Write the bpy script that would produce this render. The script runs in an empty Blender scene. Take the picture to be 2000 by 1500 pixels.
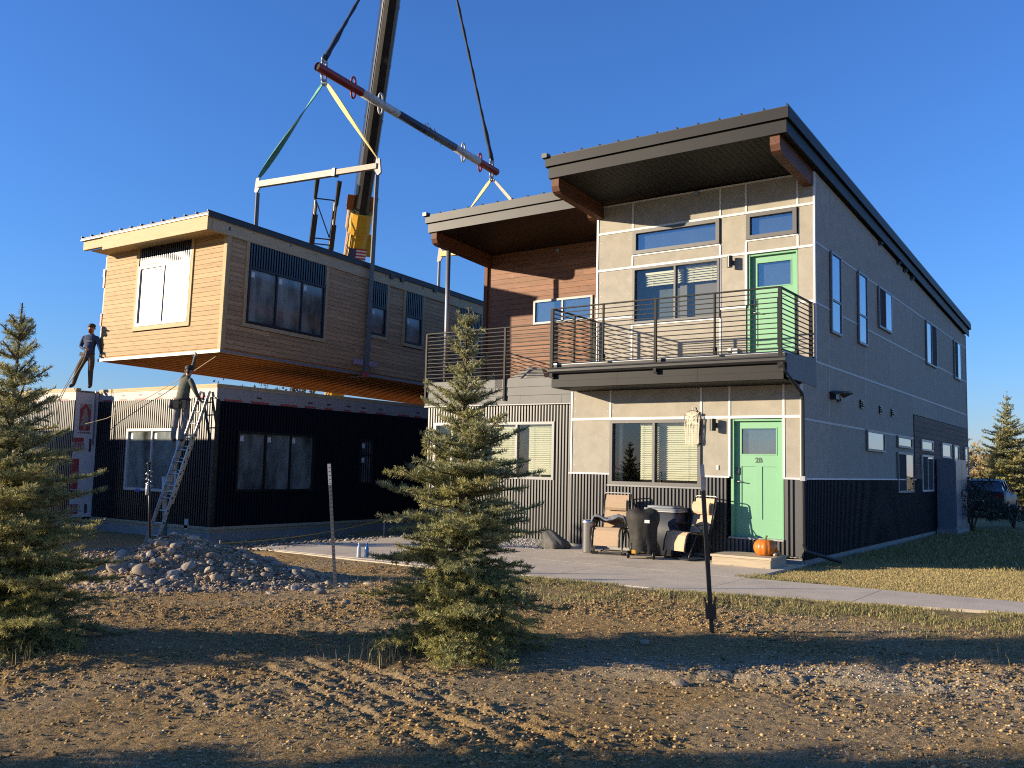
import bpy, bmesh, math, random
import numpy as np
from mathutils import Matrix, Vector, Euler

# ------------------------------------------------------------------ camera, sky, sun, exposure
scene = bpy.context.scene
COL = scene.collection
CAM = Vector((4.907, -15.575, 1.552))
cam_data = bpy.data.cameras.new("camera")
cam = bpy.data.objects.new("camera", cam_data)
COL.objects.link(cam)
cam_data.sensor_fit = 'HORIZONTAL'
cam_data.sensor_width = 36.0
cam_data.lens = 1761.6 / 2000 * 36
cam_data.clip_start = 0.05
cam_data.clip_end = 2000


def cam_matrix(yaw, pitch, roll):
    f = Vector((math.sin(yaw) * math.cos(pitch), math.cos(yaw) * math.cos(pitch), math.sin(pitch)))
    r = Vector((math.cos(yaw), -math.sin(yaw), 0))
    d = f.cross(r)
    r2 = math.cos(roll) * r + math.sin(roll) * d
    d2 = -math.sin(roll) * r + math.cos(roll) * d
    return Matrix(((r2.x, -d2.x, -f.x), (r2.y, -d2.y, -f.y), (r2.z, -d2.z, -f.z))).to_4x4()


cam.matrix_world = Matrix.Translation(CAM) @ cam_matrix(-0.61755, 0.091256, -0.022572)
scene.camera = cam

SUN_DIR = Vector((1.1, 1.0, -0.325)).normalized()          # the way the light travels
ELEV = math.asin(-SUN_DIR.z)
AZ = math.atan2(-SUN_DIR.x, -SUN_DIR.y)
world = bpy.data.worlds.new("World")
scene.world = world
world.use_nodes = True
wn = world.node_tree.nodes
wl = world.node_tree.links
bg = wn["Background"]
sky = wn.new("ShaderNodeTexSky")
sky.sky_type = 'NISHITA'
sky.sun_disc = False
sky.sun_elevation = ELEV
sky.sun_rotation = AZ
sky.altitude = 1900
sky.air_density = 1.65
sky.dust_density = 0.0
sky.ozone_density = 8.4
wb = wn.new("ShaderNodeMix")                      # the camera's white balance, the same over the whole sky
wb.data_type = 'RGBA'
wb.blend_type = 'MULTIPLY'
wb.inputs["Factor"].default_value = 1.0
wb.inputs["B"].default_value = (1.10, 0.93, 1.08, 1)
wl.new(sky.outputs[0], wb.inputs["A"])
wl.new(wb.outputs["Result"], bg.inputs[0])
bg.inputs[1].default_value = 0.108
sun_data = bpy.data.lights.new("sun", 'SUN')
sun_data.energy = 5.0
sun_data.angle = math.radians(0.53)
sun_data.color = (1.0, 0.83, 0.60)
sun = bpy.data.objects.new("sun", sun_data)
COL.objects.link(sun)
sun.rotation_euler = SUN_DIR.to_track_quat('-Z', 'Y').to_euler()
sun.location = (-20, -20, 15)
scene.view_settings.view_transform = 'Standard'
scene.view_settings.look = 'None'
scene.view_settings.exposure = 1.1
scene.view_settings.gamma = 1.0
scene.view_settings.use_curve_mapping = False
scene.render.engine = 'CYCLES'
scene.cycles.use_denoising = False
scene.cycles.filter_width = 1.1
scene.cycles.max_bounces = 6
scene.cycles.transparent_max_bounces = 12

ALB = 0.82
RNG = random.Random(7)
NPR = np.random.default_rng(11)


# ------------------------------------------------------------------ materials
def mat(name, col, rough=0.6, metal=0.0, spec=0.5, var=0.0, vscale=6.0, bump=0.0, bscale=40.0, stretch=(1, 1, 1),
        col2=None, objrand=0.0, coat=0.0, detail=6.0, dirt=None, dscale=2.0):
    col = tuple(c * ALB for c in col)
    col2 = tuple(c * ALB for c in col2) if col2 else None
    dirt = tuple(c * ALB for c in dirt) if dirt else None
    m = bpy.data.materials.new(name)
    m.use_nodes = True
    nt = m.node_tree
    b = nt.nodes["Principled BSDF"]
    b.inputs["Roughness"].default_value = rough
    b.inputs["Metallic"].default_value = metal
    b.inputs["Specular IOR Level"].default_value = spec
    if coat:
        b.inputs["Coat Weight"].default_value = coat
        b.inputs["Coat Roughness"].default_value = 0.05
    c4 = (*col, 1)
    b.inputs["Base Color"].default_value = c4
    m.diffuse_color = c4
    tc = mp = None
    if var or bump or dirt:
        tc = nt.nodes.new("ShaderNodeTexCoord")
        mp = nt.nodes.new("ShaderNodeMapping")
        mp.inputs["Scale"].default_value = stretch
        nt.links.new(tc.outputs["Object"], mp.inputs["Vector"])
    last = None
    if var:
        n = nt.nodes.new("ShaderNodeTexNoise")
        n.inputs["Scale"].default_value = vscale
        n.inputs["Detail"].default_value = detail
        n.inputs["Roughness"].default_value = 0.62
        nt.links.new(mp.outputs[0], n.inputs["Vector"])
        r = nt.nodes.new("ShaderNodeValToRGB")
        lo = tuple(max(0, c * (1 - var)) for c in col)
        hi = tuple(c * (1 + var) for c in col) if col2 is None else col2
        r.color_ramp.elements[0].position = 0.3
        r.color_ramp.elements[1].position = 0.7
        r.color_ramp.elements[0].color = (*lo, 1)
        r.color_ramp.elements[1].color = (*hi, 1)
        nt.links.new(n.outputs["Fac"], r.inputs["Fac"])
        last = r.outputs[0]
    if dirt:
        n = nt.nodes.new("ShaderNodeTexNoise")
        n.inputs["Scale"].default_value = dscale
        n.inputs["Detail"].default_value = 8
        nt.links.new(tc.outputs["Object"], n.inputs["Vector"])
        r = nt.nodes.new("ShaderNodeValToRGB")
        r.color_ramp.elements[0].position = 0.5
        r.color_ramp.elements[1].position = 0.72
        nt.links.new(n.outputs["Fac"], r.inputs["Fac"])
        mx = nt.nodes.new("ShaderNodeMix")
        mx.data_type = 'RGBA'
        nt.links.new(r.outputs[0], mx.inputs["Factor"])
        if last:
            nt.links.new(last, mx.inputs["A"])
        else:
            mx.inputs["A"].default_value = c4
        mx.inputs["B"].default_value = (*dirt, 1)
        last = mx.outputs["Result"]
    if objrand:
        oi = nt.nodes.new("ShaderNodeObjectInfo")
        mr = nt.nodes.new("ShaderNodeMapRange")
        mr.inputs["To Min"].default_value = 1 - objrand
        mr.inputs["To Max"].default_value = 1 + objrand
        nt.links.new(oi.outputs["Random"], mr.inputs["Value"])
        hs = nt.nodes.new("ShaderNodeHueSaturation")
        nt.links.new(mr.outputs[0], hs.inputs["Value"])
        if last:
            nt.links.new(last, hs.inputs["Color"])
        else:
            hs.inputs["Color"].default_value = c4
        last = hs.outputs[0]
    if last:
        nt.links.new(last, b.inputs["Base Color"])
    if bump:
        n = nt.nodes.new("ShaderNodeTexNoise")
        n.inputs["Scale"].default_value = bscale
        n.inputs["Detail"].default_value = 5
        nt.links.new(mp.outputs[0], n.inputs["Vector"])
        bp = nt.nodes.new("ShaderNodeBump")
        bp.inputs["Strength"].default_value = bump
        bp.inputs["Distance"].default_value = 0.02
        nt.links.new(n.outputs["Fac"], bp.inputs["Height"])
        nt.links.new(bp.outputs[0], b.inputs["Normal"])
    return m


def wood(name, light, dark, axis, rough=0.65, knots=0.5, knotcol=(0.07, 0.03, 0.012), rand=0.14, sat=1.0):
    """sawn boards: grain along `axis`, knots, every board a little different"""
    light, dark, knotcol = (tuple(c * ALB for c in q) for q in (light, dark, knotcol))
    m = bpy.data.materials.new(name)
    m.use_nodes = True
    nt = m.node_tree
    b = nt.nodes["Principled BSDF"]
    b.inputs["Roughness"].default_value = rough
    b.inputs["Specular IOR Level"].default_value = 0.3
    tc = nt.nodes.new("ShaderNodeTexCoord")
    oi = nt.nodes.new("ShaderNodeObjectInfo")
    ad = nt.nodes.new("ShaderNodeVectorMath")
    ad.operation = 'MULTIPLY_ADD'
    cx = nt.nodes.new("ShaderNodeCombineXYZ")
    for i in range(3):
        nt.links.new(oi.outputs["Random"], cx.inputs[i])
    ad.inputs[1].default_value = (37, 53, 71)
    nt.links.new(cx.outputs[0], ad.inputs[0])
    nt.links.new(tc.outputs["Object"], ad.inputs[2])
    mp = nt.nodes.new("ShaderNodeMapping")
    s = [22, 22, 22]
    s[axis] = 1.3
    mp.inputs["Scale"].default_value = s
    nt.links.new(ad.outputs[0], mp.inputs["Vector"])
    n = nt.nodes.new("ShaderNodeTexNoise")
    n.inputs["Scale"].default_value = 1.6
    n.inputs["Detail"].default_value = 7
    n.inputs["Distortion"].default_value = 0.6
    nt.links.new(mp.outputs[0], n.inputs["Vector"])
    r = nt.nodes.new("ShaderNodeValToRGB")
    r.color_ramp.elements[0].position = 0.32
    r.color_ramp.elements[1].position = 0.68
    r.color_ramp.elements[0].color = (*dark, 1)
    r.color_ramp.elements[1].color = (*light, 1)
    nt.links.new(n.outputs["Fac"], r.inputs["Fac"])
    mp2 = nt.nodes.new("ShaderNodeMapping")
    s = [7.5, 7.5, 7.5]
    s[axis] = 4.0
    mp2.inputs["Scale"].default_value = s
    nt.links.new(ad.outputs[0], mp2.inputs["Vector"])
    v = nt.nodes.new("ShaderNodeTexVoronoi")
    v.inputs["Scale"].default_value = 1.0
    nt.links.new(mp2.outputs[0], v.inputs["Vector"])
    kr = nt.nodes.new("ShaderNodeValToRGB")
    kr.color_ramp.elements[0].position = 0.07
    kr.color_ramp.elements[1].position = 0.19
    kr.color_ramp.elements[0].color = (knots, knots, knots, 1)
    kr.color_ramp.elements[1].color = (0, 0, 0, 1)
    nt.links.new(v.outputs["Distance"], kr.inputs["Fac"])
    mx = nt.nodes.new("ShaderNodeMix")
    mx.data_type = 'RGBA'
    nt.links.new(kr.outputs[0], mx.inputs["Factor"])
    nt.links.new(r.outputs[0], mx.inputs["A"])
    mx.inputs["B"].default_value = (*knotcol, 1)
    mr = nt.nodes.new("ShaderNodeMapRange")
    mr.inputs["To Min"].default_value = 1 - rand
    mr.inputs["To Max"].default_value = 1 + rand
    nt.links.new(oi.outputs["Random"], mr.inputs["Value"])
    hs = nt.nodes.new("ShaderNodeHueSaturation")
    hs.inputs["Saturation"].default_value = sat
    nt.links.new(mr.outputs[0], hs.inputs["Value"])
    nt.links.new(mx.outputs["Result"], hs.inputs["Color"])
    nt.links.new(hs.outputs[0], b.inputs["Base Color"])
    bp = nt.nodes.new("ShaderNodeBump")
    bp.inputs["Strength"].default_value = 0.25
    bp.inputs["Distance"].default_value = 0.01
    nt.links.new(n.outputs["Fac"], bp.inputs["Height"])
    nt.links.new(bp.outputs[0], b.inputs["Normal"])
    return m


def glass(name, tint=(0.97, 0.98, 0.95), rough=0.01, see=0.85, wavy=0.0, refl=0.07):
    """a window pane: mirrors by Fresnel, otherwise lets light through"""
    m = bpy.data.materials.new(name)
    m.use_nodes = True
    nt = m.node_tree
    out = nt.nodes["Material Output"]
    nt.nodes.remove(nt.nodes["Principled BSDF"])
    g = nt.nodes.new("ShaderNodeBsdfGlossy")
    g.inputs["Roughness"].default_value = rough
    g.inputs["Color"].default_value = (0.95, 0.97, 1, 1)
    t = nt.nodes.new("ShaderNodeBsdfTransparent")
    t.inputs["Color"].default_value = (*(c * see for c in tint), 1)
    lw = nt.nodes.new("ShaderNodeLayerWeight")
    lw.inputs["Blend"].default_value = 0.5
    pw = nt.nodes.new("ShaderNodeMath")
    pw.operation = 'POWER'
    pw.inputs[1].default_value = 4.0
    nt.links.new(lw.outputs["Facing"], pw.inputs[0])
    fr = nt.nodes.new("ShaderNodeMath")
    fr.operation = 'MULTIPLY_ADD'
    fr.inputs[1].default_value = 1 - refl
    fr.inputs[2].default_value = refl
    nt.links.new(pw.outputs[0], fr.inputs[0])
    if wavy:
        tc = nt.nodes.new("ShaderNodeTexCoord")
        n = nt.nodes.new("ShaderNodeTexNoise")
        n.inputs["Scale"].default_value = 2.2
        nt.links.new(tc.outputs["Object"], n.inputs["Vector"])
        bp = nt.nodes.new("ShaderNodeBump")
        bp.inputs["Strength"].default_value = wavy
        bp.inputs["Distance"].default_value = 0.05
        nt.links.new(n.outputs["Fac"], bp.inputs["Height"])
        nt.links.new(bp.outputs[0], g.inputs["Normal"])
    mx = nt.nodes.new("ShaderNodeMixShader")
    nt.links.new(fr.outputs[0], mx.inputs[0])
    nt.links.new(t.outputs[0], mx.inputs[1])
    nt.links.new(g.outputs[0], mx.inputs[2])
    nt.links.new(mx.outputs[0], out.inputs["Surface"])
    m.diffuse_color = (0.5, 0.6, 0.7, 1)
    return m


def attr_mat(name, rough=0.7, spec=0.25, trans=0.0, noise=0.0):
    """colour read from the mesh's own 'tint' attribute (each blade or needle its own hue)"""
    m = bpy.data.materials.new(name)
    m.use_nodes = True
    nt = m.node_tree
    b = nt.nodes["Principled BSDF"]
    b.inputs["Roughness"].default_value = rough
    b.inputs["Specular IOR Level"].default_value = spec
    a = nt.nodes.new("ShaderNodeAttribute")
    a.attribute_name = "tint"
    nt.links.new(a.outputs["Color"], b.inputs["Base Color"])
    if trans:
        out = nt.nodes["Material Output"]
        tr = nt.nodes.new("ShaderNodeBsdfTranslucent")
        nt.links.new(a.outputs["Color"], tr.inputs["Color"])
        mx = nt.nodes.new("ShaderNodeMixShader")
        mx.inputs[0].default_value = trans
        nt.links.new(b.outputs[0], mx.inputs[1])
        nt.links.new(tr.outputs[0], mx.inputs[2])
        nt.links.new(mx.outputs[0], out.inputs["Surface"])
    return m


M = {}
M['panel'] = mat('fibre_cement', (0.345, 0.318, 0.26), 0.75, spec=0.3, var=0.10, vscale=3.5, bump=0.06, bscale=25,
                 objrand=0.05, dirt=(0.385, 0.358, 0.30), dscale=5)
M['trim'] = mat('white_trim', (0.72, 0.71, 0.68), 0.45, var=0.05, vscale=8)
M['charcoal'] = mat('charcoal_metal', (0.03, 0.031, 0.033), 0.5, spec=0.3, var=0.12, vscale=2, bump=0.05, bscale=3)
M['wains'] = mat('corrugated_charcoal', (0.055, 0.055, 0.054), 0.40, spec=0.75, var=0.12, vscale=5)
M['greymetal'] = mat('grey_metal', (0.15, 0.15, 0.145), 0.6, metal=0.0, spec=0.3, var=0.12, vscale=1.5, bump=0.12, bscale=2.5)
M['darkmetal'] = mat('dark_fascia_metal', (0.015, 0.0155, 0.016), 0.55, metal=0.0, spec=0.22, var=0.15, vscale=1.5, bump=0.06, bscale=3)
M['navy'] = mat('corrugated_navy', (0.011, 0.012, 0.016), 0.38, spec=0.7, var=0.1, vscale=4)
M['navyside'] = mat('corrugated_navy_shaded', (0.010, 0.012, 0.018), 0.65, spec=0.12, var=0.1, vscale=4)  # copy of the navy sheet for shaded walls, sheen cut to keep them dark
M['soffit'] = mat('soffit_metal', (0.022, 0.022, 0.02), 0.6, spec=0.2, var=0.1, vscale=4)
M['brownsoffit'] = mat('brown_soffit', (0.030, 0.017, 0.011), 0.6, spec=0.2, var=0.15, vscale=4)
M['beam'] = wood('stained_beam', (0.15, 0.06, 0.03), (0.085, 0.033, 0.017), 1, knots=0.3, rand=0.05)
M['brown'] = wood('brown_siding', (0.27, 0.125, 0.062), (0.17, 0.075, 0.037), 0, rough=0.6, knots=0.5,
                  knotcol=(0.33, 0.17, 0.10), rand=0.13)
M['brownside'] = wood('dark_weathered_siding', (0.13, 0.07, 0.045), (0.05, 0.028, 0.02), 1, rand=0.25)
M['cedar'] = wood('fresh_siding', (0.47, 0.31, 0.135), (0.36, 0.225, 0.088), 0, knots=0.8, knotcol=(0.20, 0.10, 0.04), rand=0.12)
M['cedarside'] = wood('fresh_siding_long', (0.56, 0.335, 0.17), (0.40, 0.235, 0.11), 1, knots=0.7, knotcol=(0.16, 0.09, 0.04), rand=0.16)
M['fir'] = wood('fresh_beam', (0.52, 0.39, 0.20), (0.45, 0.31, 0.145), 0, knots=0.35, knotcol=(0.30, 0.16, 0.06), rand=0.06)
M['firy'] = wood('fresh_beam_long', (0.56, 0.42, 0.25), (0.46, 0.32, 0.17), 1, knots=0.5, knotcol=(0.18, 0.10, 0.05), rand=0.06)
M['firz'] = wood('fresh_trim_up', (0.52, 0.38, 0.19), (0.44, 0.29, 0.13), 2, knots=0.35, rand=0.08)
M['joist'] = wood('orange_joist', (0.58, 0.27, 0.09), (0.44, 0.18, 0.05), 1, knots=0.3, rand=0.14)
M['oldwood'] = wood('step_lumber', (0.50, 0.42, 0.30), (0.36, 0.29, 0.20), 0, knots=0.4, rand=0.1)
M['green'] = mat('green_door_paint', (0.185, 0.42, 0.235), 0.45, var=0.03, vscale=3)
M['darkgreen'] = mat('green_number_paint', (0.03, 0.09, 0.05), 0.5)
M['glass'] = glass('window_glass', see=0.96, refl=0.05)
M['glassd'] = glass('dark_window_glass', tint=(0.75, 0.85, 0.9), see=0.55, wavy=0.03, refl=0.22)
M['glass2'] = glass('pale_window_glass', tint=(0.93, 0.97, 0.98), see=0.9, wavy=0.02, refl=0.16)
M['pane_backing'] = mat('grey_pane_backing', (0.10, 0.125, 0.135), 0.9, var=0.15, vscale=2)  # curtain-like backing; its grey-teal also stands in for hazy sky mirrored in panes
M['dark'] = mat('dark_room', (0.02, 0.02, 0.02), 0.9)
M['room'] = mat('room_wall', (0.35, 0.33, 0.29), 0.9)
M['blind'] = mat('blind_slat', (0.72, 0.72, 0.58), 0.5)
M['frame'] = mat('bronze_window_frame', (0.10, 0.098, 0.095), 0.45, metal=0.2)
M['frame_l'] = mat('grey_window_frame', (0.20, 0.205, 0.21), 0.45, metal=0.2)
M['vinyl'] = mat('white_vinyl_frame', (0.52, 0.51, 0.47), 0.4)
M['film'] = mat('filmed_glass', (0.30, 0.335, 0.32), 0.2, spec=0.4, var=0.38, vscale=2.0, stretch=(3.0, 3.0, 0.25), detail=3)
M['filmd'] = mat('filmed_glass_grey', (0.15, 0.17, 0.16), 0.10, spec=0.6, var=0.85, vscale=1.1, stretch=(1.6, 1.6, 0.8), detail=3)
M['sticker'] = mat('paper_sticker', (0.75, 0.76, 0.75), 0.6)
M['black'] = mat('black_metal', (0.018, 0.018, 0.02), 0.4, metal=0.3)
M['rail'] = mat('black_rail_paint', (0.008, 0.008, 0.0085), 0.55, spec=0.18)
M['steel'] = mat('galvanised_steel', (0.34, 0.345, 0.35), 0.45, metal=0.7, var=0.15, vscale=12)
M['chrome'] = mat('brushed_steel', (0.60, 0.60, 0.60), 0.28, metal=1.0, var=0.06, vscale=10, stretch=(1, 1, 0.1))
M['concrete'] = mat('concrete', (0.62, 0.53, 0.395), 0.85, spec=0.2, var=0.10, vscale=2.2, bump=0.15, bscale=60,
                    dirt=(0.52, 0.44, 0.33), dscale=1.3)
M['foundation'] = mat('foundation_concrete', (0.30, 0.30, 0.29), 0.9, spec=0.2, var=0.15, vscale=2, bump=0.2, bscale=30)
M['wrap'] = mat('house_wrap', (0.38, 0.34, 0.305), 0.55, var=0.06, vscale=5, bump=0.25, bscale=6)
M['wrapred'] = mat('wrap_red_print', (0.42, 0.06, 0.06), 0.55)
M['wrapdark'] = mat('wrap_dark_print', (0.07, 0.05, 0.06), 0.55)
M['ply'] = mat('plywood', (0.45, 0.32, 0.18), 0.8, var=0.15, vscale=6)


# ------------------------------------------------------------------ mesh helpers
class MB:
    def __init__(self):
        self.v = []
        self.f = []
        self.mi = []
        self.cur = 0

    def m(self, i):
        self.cur = i
        return self

    def _add(self, vs, fs):
        o = len(self.v)
        self.v += [tuple(p) for p in vs]
        for q in fs:
            self.f.append(tuple(i + o for i in q))
            self.mi.append(self.cur)
        return self

    def box(self, x0, x1, y0, y1, z0, z1):
        if x0 > x1: x0, x1 = x1, x0
        if y0 > y1: y0, y1 = y1, y0
        if z0 > z1: z0, z1 = z1, z0
        vs = [(x0, y0, z0), (x1, y0, z0), (x1, y1, z0), (x0, y1, z0), (x0, y0, z1), (x1, y0, z1), (x1, y1, z1), (x0, y1, z1)]
        return self._add(vs, [(0, 3, 2, 1), (4, 5, 6, 7), (0, 1, 5, 4), (1, 2, 6, 5), (2, 3, 7, 6), (3, 0, 4, 7)])

    def hexa(self, b4, t4):
        return self._add(list(b4) + list(t4), [(0, 3, 2, 1), (4, 5, 6, 7), (0, 1, 5, 4), (1, 2, 6, 5), (2, 3, 7, 6), (3, 0, 4, 7)])

    def beam(self, p0, p1, w, h, up=(0, 0, 1)):
        p0, p1, up = Vector(p0), Vector(p1), Vector(up)
        d = (p1 - p0).normalized()
        s = d.cross(up)
        if s.length < 1e-4:
            s = d.cross(Vector((1, 0, 0)))
        s.normalize()
        u = s.cross(d).normalized()
        a, b = s * w / 2, u * h / 2
        return self.hexa([p0 - a - b, p0 + a - b, p1 + a - b, p1 - a - b], [p0 - a + b, p0 + a + b, p1 + a + b, p1 - a + b])

    def tube(self, pts, r, n=8, caps=True):
        pts = [Vector(p) for p in pts]
        rs = r if isinstance(r, (list, tuple)) else [r] * len(pts)
        rings = []
        prev = None
        for i, p in enumerate(pts):
            d = (pts[min(i + 1, len(pts) - 1)] - pts[max(i - 1, 0)])
            d = d.normalized() if d.length > 1e-9 else Vector((0, 0, 1))
            if prev is None:
                a = d.cross(Vector((0, 0, 1)))
                if a.length < 1e-3:
                    a = d.cross(Vector((1, 0, 0)))
            else:
                a = prev - d * prev.dot(d)
                if a.length < 1e-4:
                    a = d.cross(Vector((1, 0, 0)))
            a.normalize()
            prev = a
            b = d.cross(a)
            rings.append([p + (a * math.cos(t) + b * math.sin(t)) * rs[i] for t in (2 * math.pi * k / n for k in range(n))])
        vs = [q for ring in rings for q in ring]
        fs = []
        for i in range(len(pts) - 1):
            for k in range(n):
                k2 = (k + 1) % n
                fs.append((i * n + k, i * n + k2, (i + 1) * n + k2, (i + 1) * n + k))
        if caps:
            fs.append(tuple(range(n - 1, -1, -1)))
            fs.append(tuple((len(pts) - 1) * n + k for k in range(n)))
        return self._add(vs, fs)

    def lathe(self, prof, c=(0, 0, 0), n=20):
        cx, cy, cz = c
        vs = []
        for r, z in prof:
            for k in range(n):
                t = 2 * math.pi * k / n
                vs.append((cx + r * math.cos(t), cy + r * math.sin(t), cz + z))
        fs = []
        for i in range(len(prof) - 1):
            for k in range(n):
                k2 = (k + 1) % n
                fs.append((i * n + k, i * n + k2, (i + 1) * n + k2, (i + 1) * n + k))
        fs.append(tuple(range(n - 1, -1, -1)))
        fs.append(tuple((len(prof) - 1) * n + k for k in range(n)))
        return self._add(vs, fs)

    def prism(self, poly, vec):
        n = len(poly)
        vec = Vector(vec)
        a = [Vector(p) for p in poly]
        vs = a + [p + vec for p in a]
        fs = [tuple(range(n - 1, -1, -1)), tuple(range(n, 2 * n))]
        for k in range(n):
            k2 = (k + 1) % n
            fs.append((k, k2, n + k2, n + k))
        return self._add(vs, fs)

    def ball(self, c, r, n=10, sc=(1, 1, 1)):
        prof = []
        vs = []
        for i in range(1, n):
            t = math.pi * i / n
            for k in range(n + 2):
                p = 2 * math.pi * k / (n + 2)
                vs.append((c[0] + r * sc[0] * math.sin(t) * math.cos(p), c[1] + r * sc[1] * math.sin(t) * math.sin(p), c[2] + r * sc[2] * math.cos(t)))
        w = n + 2
        fs = []
        for i in range(n - 2):
            for k in range(w):
                k2 = (k + 1) % w
                fs.append((i * w + k, (i + 1) * w + k, (i + 1) * w + k2, i * w + k2))
        vs.append((c[0], c[1], c[2] + r * sc[2]))
        vs.append((c[0], c[1], c[2] - r * sc[2]))
        t, bm_ = len(vs) - 2, len(vs) - 1
        for k in range(w):
            k2 = (k + 1) % w
            fs.append((t, k, k2))
            fs.append((bm_, (n - 2) * w + k2, (n - 2) * w + k))
        return self._add(vs, fs)

    def mesh(self, name, mats, smooth=False, fix=True):
        me = bpy.data.meshes.new(name)
        me.from_pydata(self.v, [], self.f)
        if not isinstance(mats, (list, tuple)):
            mats = [mats]
        for m_ in mats:
            me.materials.append(m_)
        if len(mats) > 1:
            me.polygons.foreach_set("material_index", self.mi)
        if fix:
            b = bmesh.new()
            b.from_mesh(me)
            bmesh.ops.recalc_face_normals(b, faces=b.faces)
            b.to_mesh(me)
            b.free()
        if smooth:
            me.polygons.foreach_set("use_smooth", [True] * len(me.polygons))
        me.update()
        return me

    def part(self, name, mats, parent=None, smooth=False, world_coords=True, fix=True):
        return link(name, self.mesh(name, mats, smooth, fix), parent, world_coords)


WORLD = {}


def wmat(o):
    return WORLD.get(o.name, Matrix.Identity(4))


def link(name, me, parent=None, world_coords=True):
    """world_coords: the mesh is in world space, whatever the parent's own placing"""
    o = bpy.data.objects.new(name, me)
    COL.objects.link(o)
    if parent is not None:
        o.parent = parent
        pw = wmat(parent)
        if world_coords:
            o.matrix_parent_inverse = pw.inverted()
            WORLD[o.name] = Matrix.Identity(4)
        else:
            WORLD[o.name] = pw
    else:
        WORLD[o.name] = Matrix.Identity(4)
    return o


def tag(o, label=None, cat=None, group=None, kind=None):
    if label: o['label'] = label
    if cat: o['category'] = cat
    if group: o['group'] = group
    if kind: o['kind'] = kind
    return o


def thing(name, label, cat, loc=(0, 0, 0), rot=(0, 0, 0), group=None):
    o = bpy.data.objects.new(name, None)
    COL.objects.link(o)
    o.location = loc
    o.rotation_euler = rot
    o.empty_display_size = 0.2
    WORLD[o.name] = Matrix.LocRotScale(Vector(loc), Euler(rot), Vector((1, 1, 1)))
    return tag(o, label, cat, group)


def copy_tree(o, parent=None):
    c = o.copy()
    COL.objects.link(c)
    if parent is not None:
        c.parent = parent
    for ch in o.children:
        copy_tree(ch, c)
    return c


class Fac:
    """a wall plane: u along it, n out of it, z up.  kind 'front' faces -Y at y=pos, 'side' faces +X at x=pos"""
    def __init__(self, kind, pos):
        self.kind, self.pos = kind, pos

    def p(self, u, n, z):
        return (u, self.pos - n, z) if self.kind == 'front' else (self.pos + n, u, z)

    def box(self, mb, u0, u1, n0, n1, z0, z1):
        a, b = self.p(u0, n0, z0), self.p(u1, n1, z1)
        return mb.box(a[0], b[0], a[1], b[1], a[2], b[2])


WC = True      # world coordinates for the current builder (False inside a rotated thing)


def P(mb, name, mats, parent, smooth=False):
    return mb.part(name, mats, parent, smooth, WC)


def fbox(fac, name, m_, parent, u0, u1, n0, n1, z0, z1):
    return P(fac.box(MB(), u0, u1, n0, n1, z0, z1), name, m_, parent)


def corrugated(fac, name, m_, parent, u0, u1, z0, z1, pitch=0.072, depth=0.036, n0=-0.012, holes=()):
    """a trapezoid-rib sheet; holes (u0,u1,z0,z1) are left out"""
    mb = MB()
    k = max(1, round((u1 - u0) / pitch))
    pt = (u1 - u0) / k
    prof = []
    for i in range(k):
        a = u0 + i * pt
        prof += [(a, 0), (a + pt * 0.40, 0), (a + pt * 0.46, depth), (a + pt * 0.94, depth)]
    prof.append((u1, 0))
    for (a, na), (b, nb) in zip(prof[:-1], prof[1:]):
        mid = (a + b) / 2
        segs = [(z0, z1)]
        for (h0, h1, hz0, hz1) in holes:
            if h0 < mid < h1:
                new = []
                for s0, s1 in segs:
                    if hz1 <= s0 or hz0 >= s1:
                        new.append((s0, s1))
                    else:
                        if hz0 > s0: new.append((s0, hz0))
                        if hz1 < s1: new.append((hz1, s1))
                segs = new
        for s0, s1 in segs:
            mb._add([fac.p(a, n0 + na, s0), fac.p(b, n0 + nb, s0), fac.p(b, n0 + nb, s1), fac.p(a, n0 + na, s1)], [(0, 1, 2, 3)])
    return mb.part(name, m_, parent, False, WC, fix=False)


def planks(fac, parent, m_, u0, u1, z0, z1, pitch, n0=0.0, th=0.02, holes=(), gap=0.006, name='plank', joints=0, topfn=None):
    rows = max(1, round((z1 - z0) / pitch))
    ph = (z1 - z0) / rows
    for r in range(rows):
        a, b = z0 + r * ph, z0 + (r + 1) * ph
        mid = (a + b) / 2
        if topfn is None:
            ivs = [(u0, u1)]
        else:
            ivs = topfn(mid)
        for (h0, h1, hz0, hz1) in holes:
            if hz0 < mid < hz1:
                new = []
                for s0, s1 in ivs:
                    if h1 <= s0 or h0 >= s1:
                        new.append((s0, s1))
                    else:
                        if h0 > s0: new.append((s0, h0))
                        if h1 < s1: new.append((h1, s1))
                ivs = new
        for s0, s1 in ivs:
            cuts = [s0]
            if joints and s1 - s0 > joints:
                c = s0 + RNG.uniform(0.3, 1) * joints
                while c < s1 - 0.4:
                    cuts.append(c)
                    c += joints * RNG.uniform(0.8, 1.1)
            cuts.append(s1)
            for c0, c1 in zip(cuts[:-1], cuts[1:]):
                fbox(fac, name, m_, parent, c0 + 0.0015, c1 - 0.0015, n0, n0 + th + RNG.uniform(-.0015, .0015), a + gap / 2, b - gap / 2)


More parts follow.
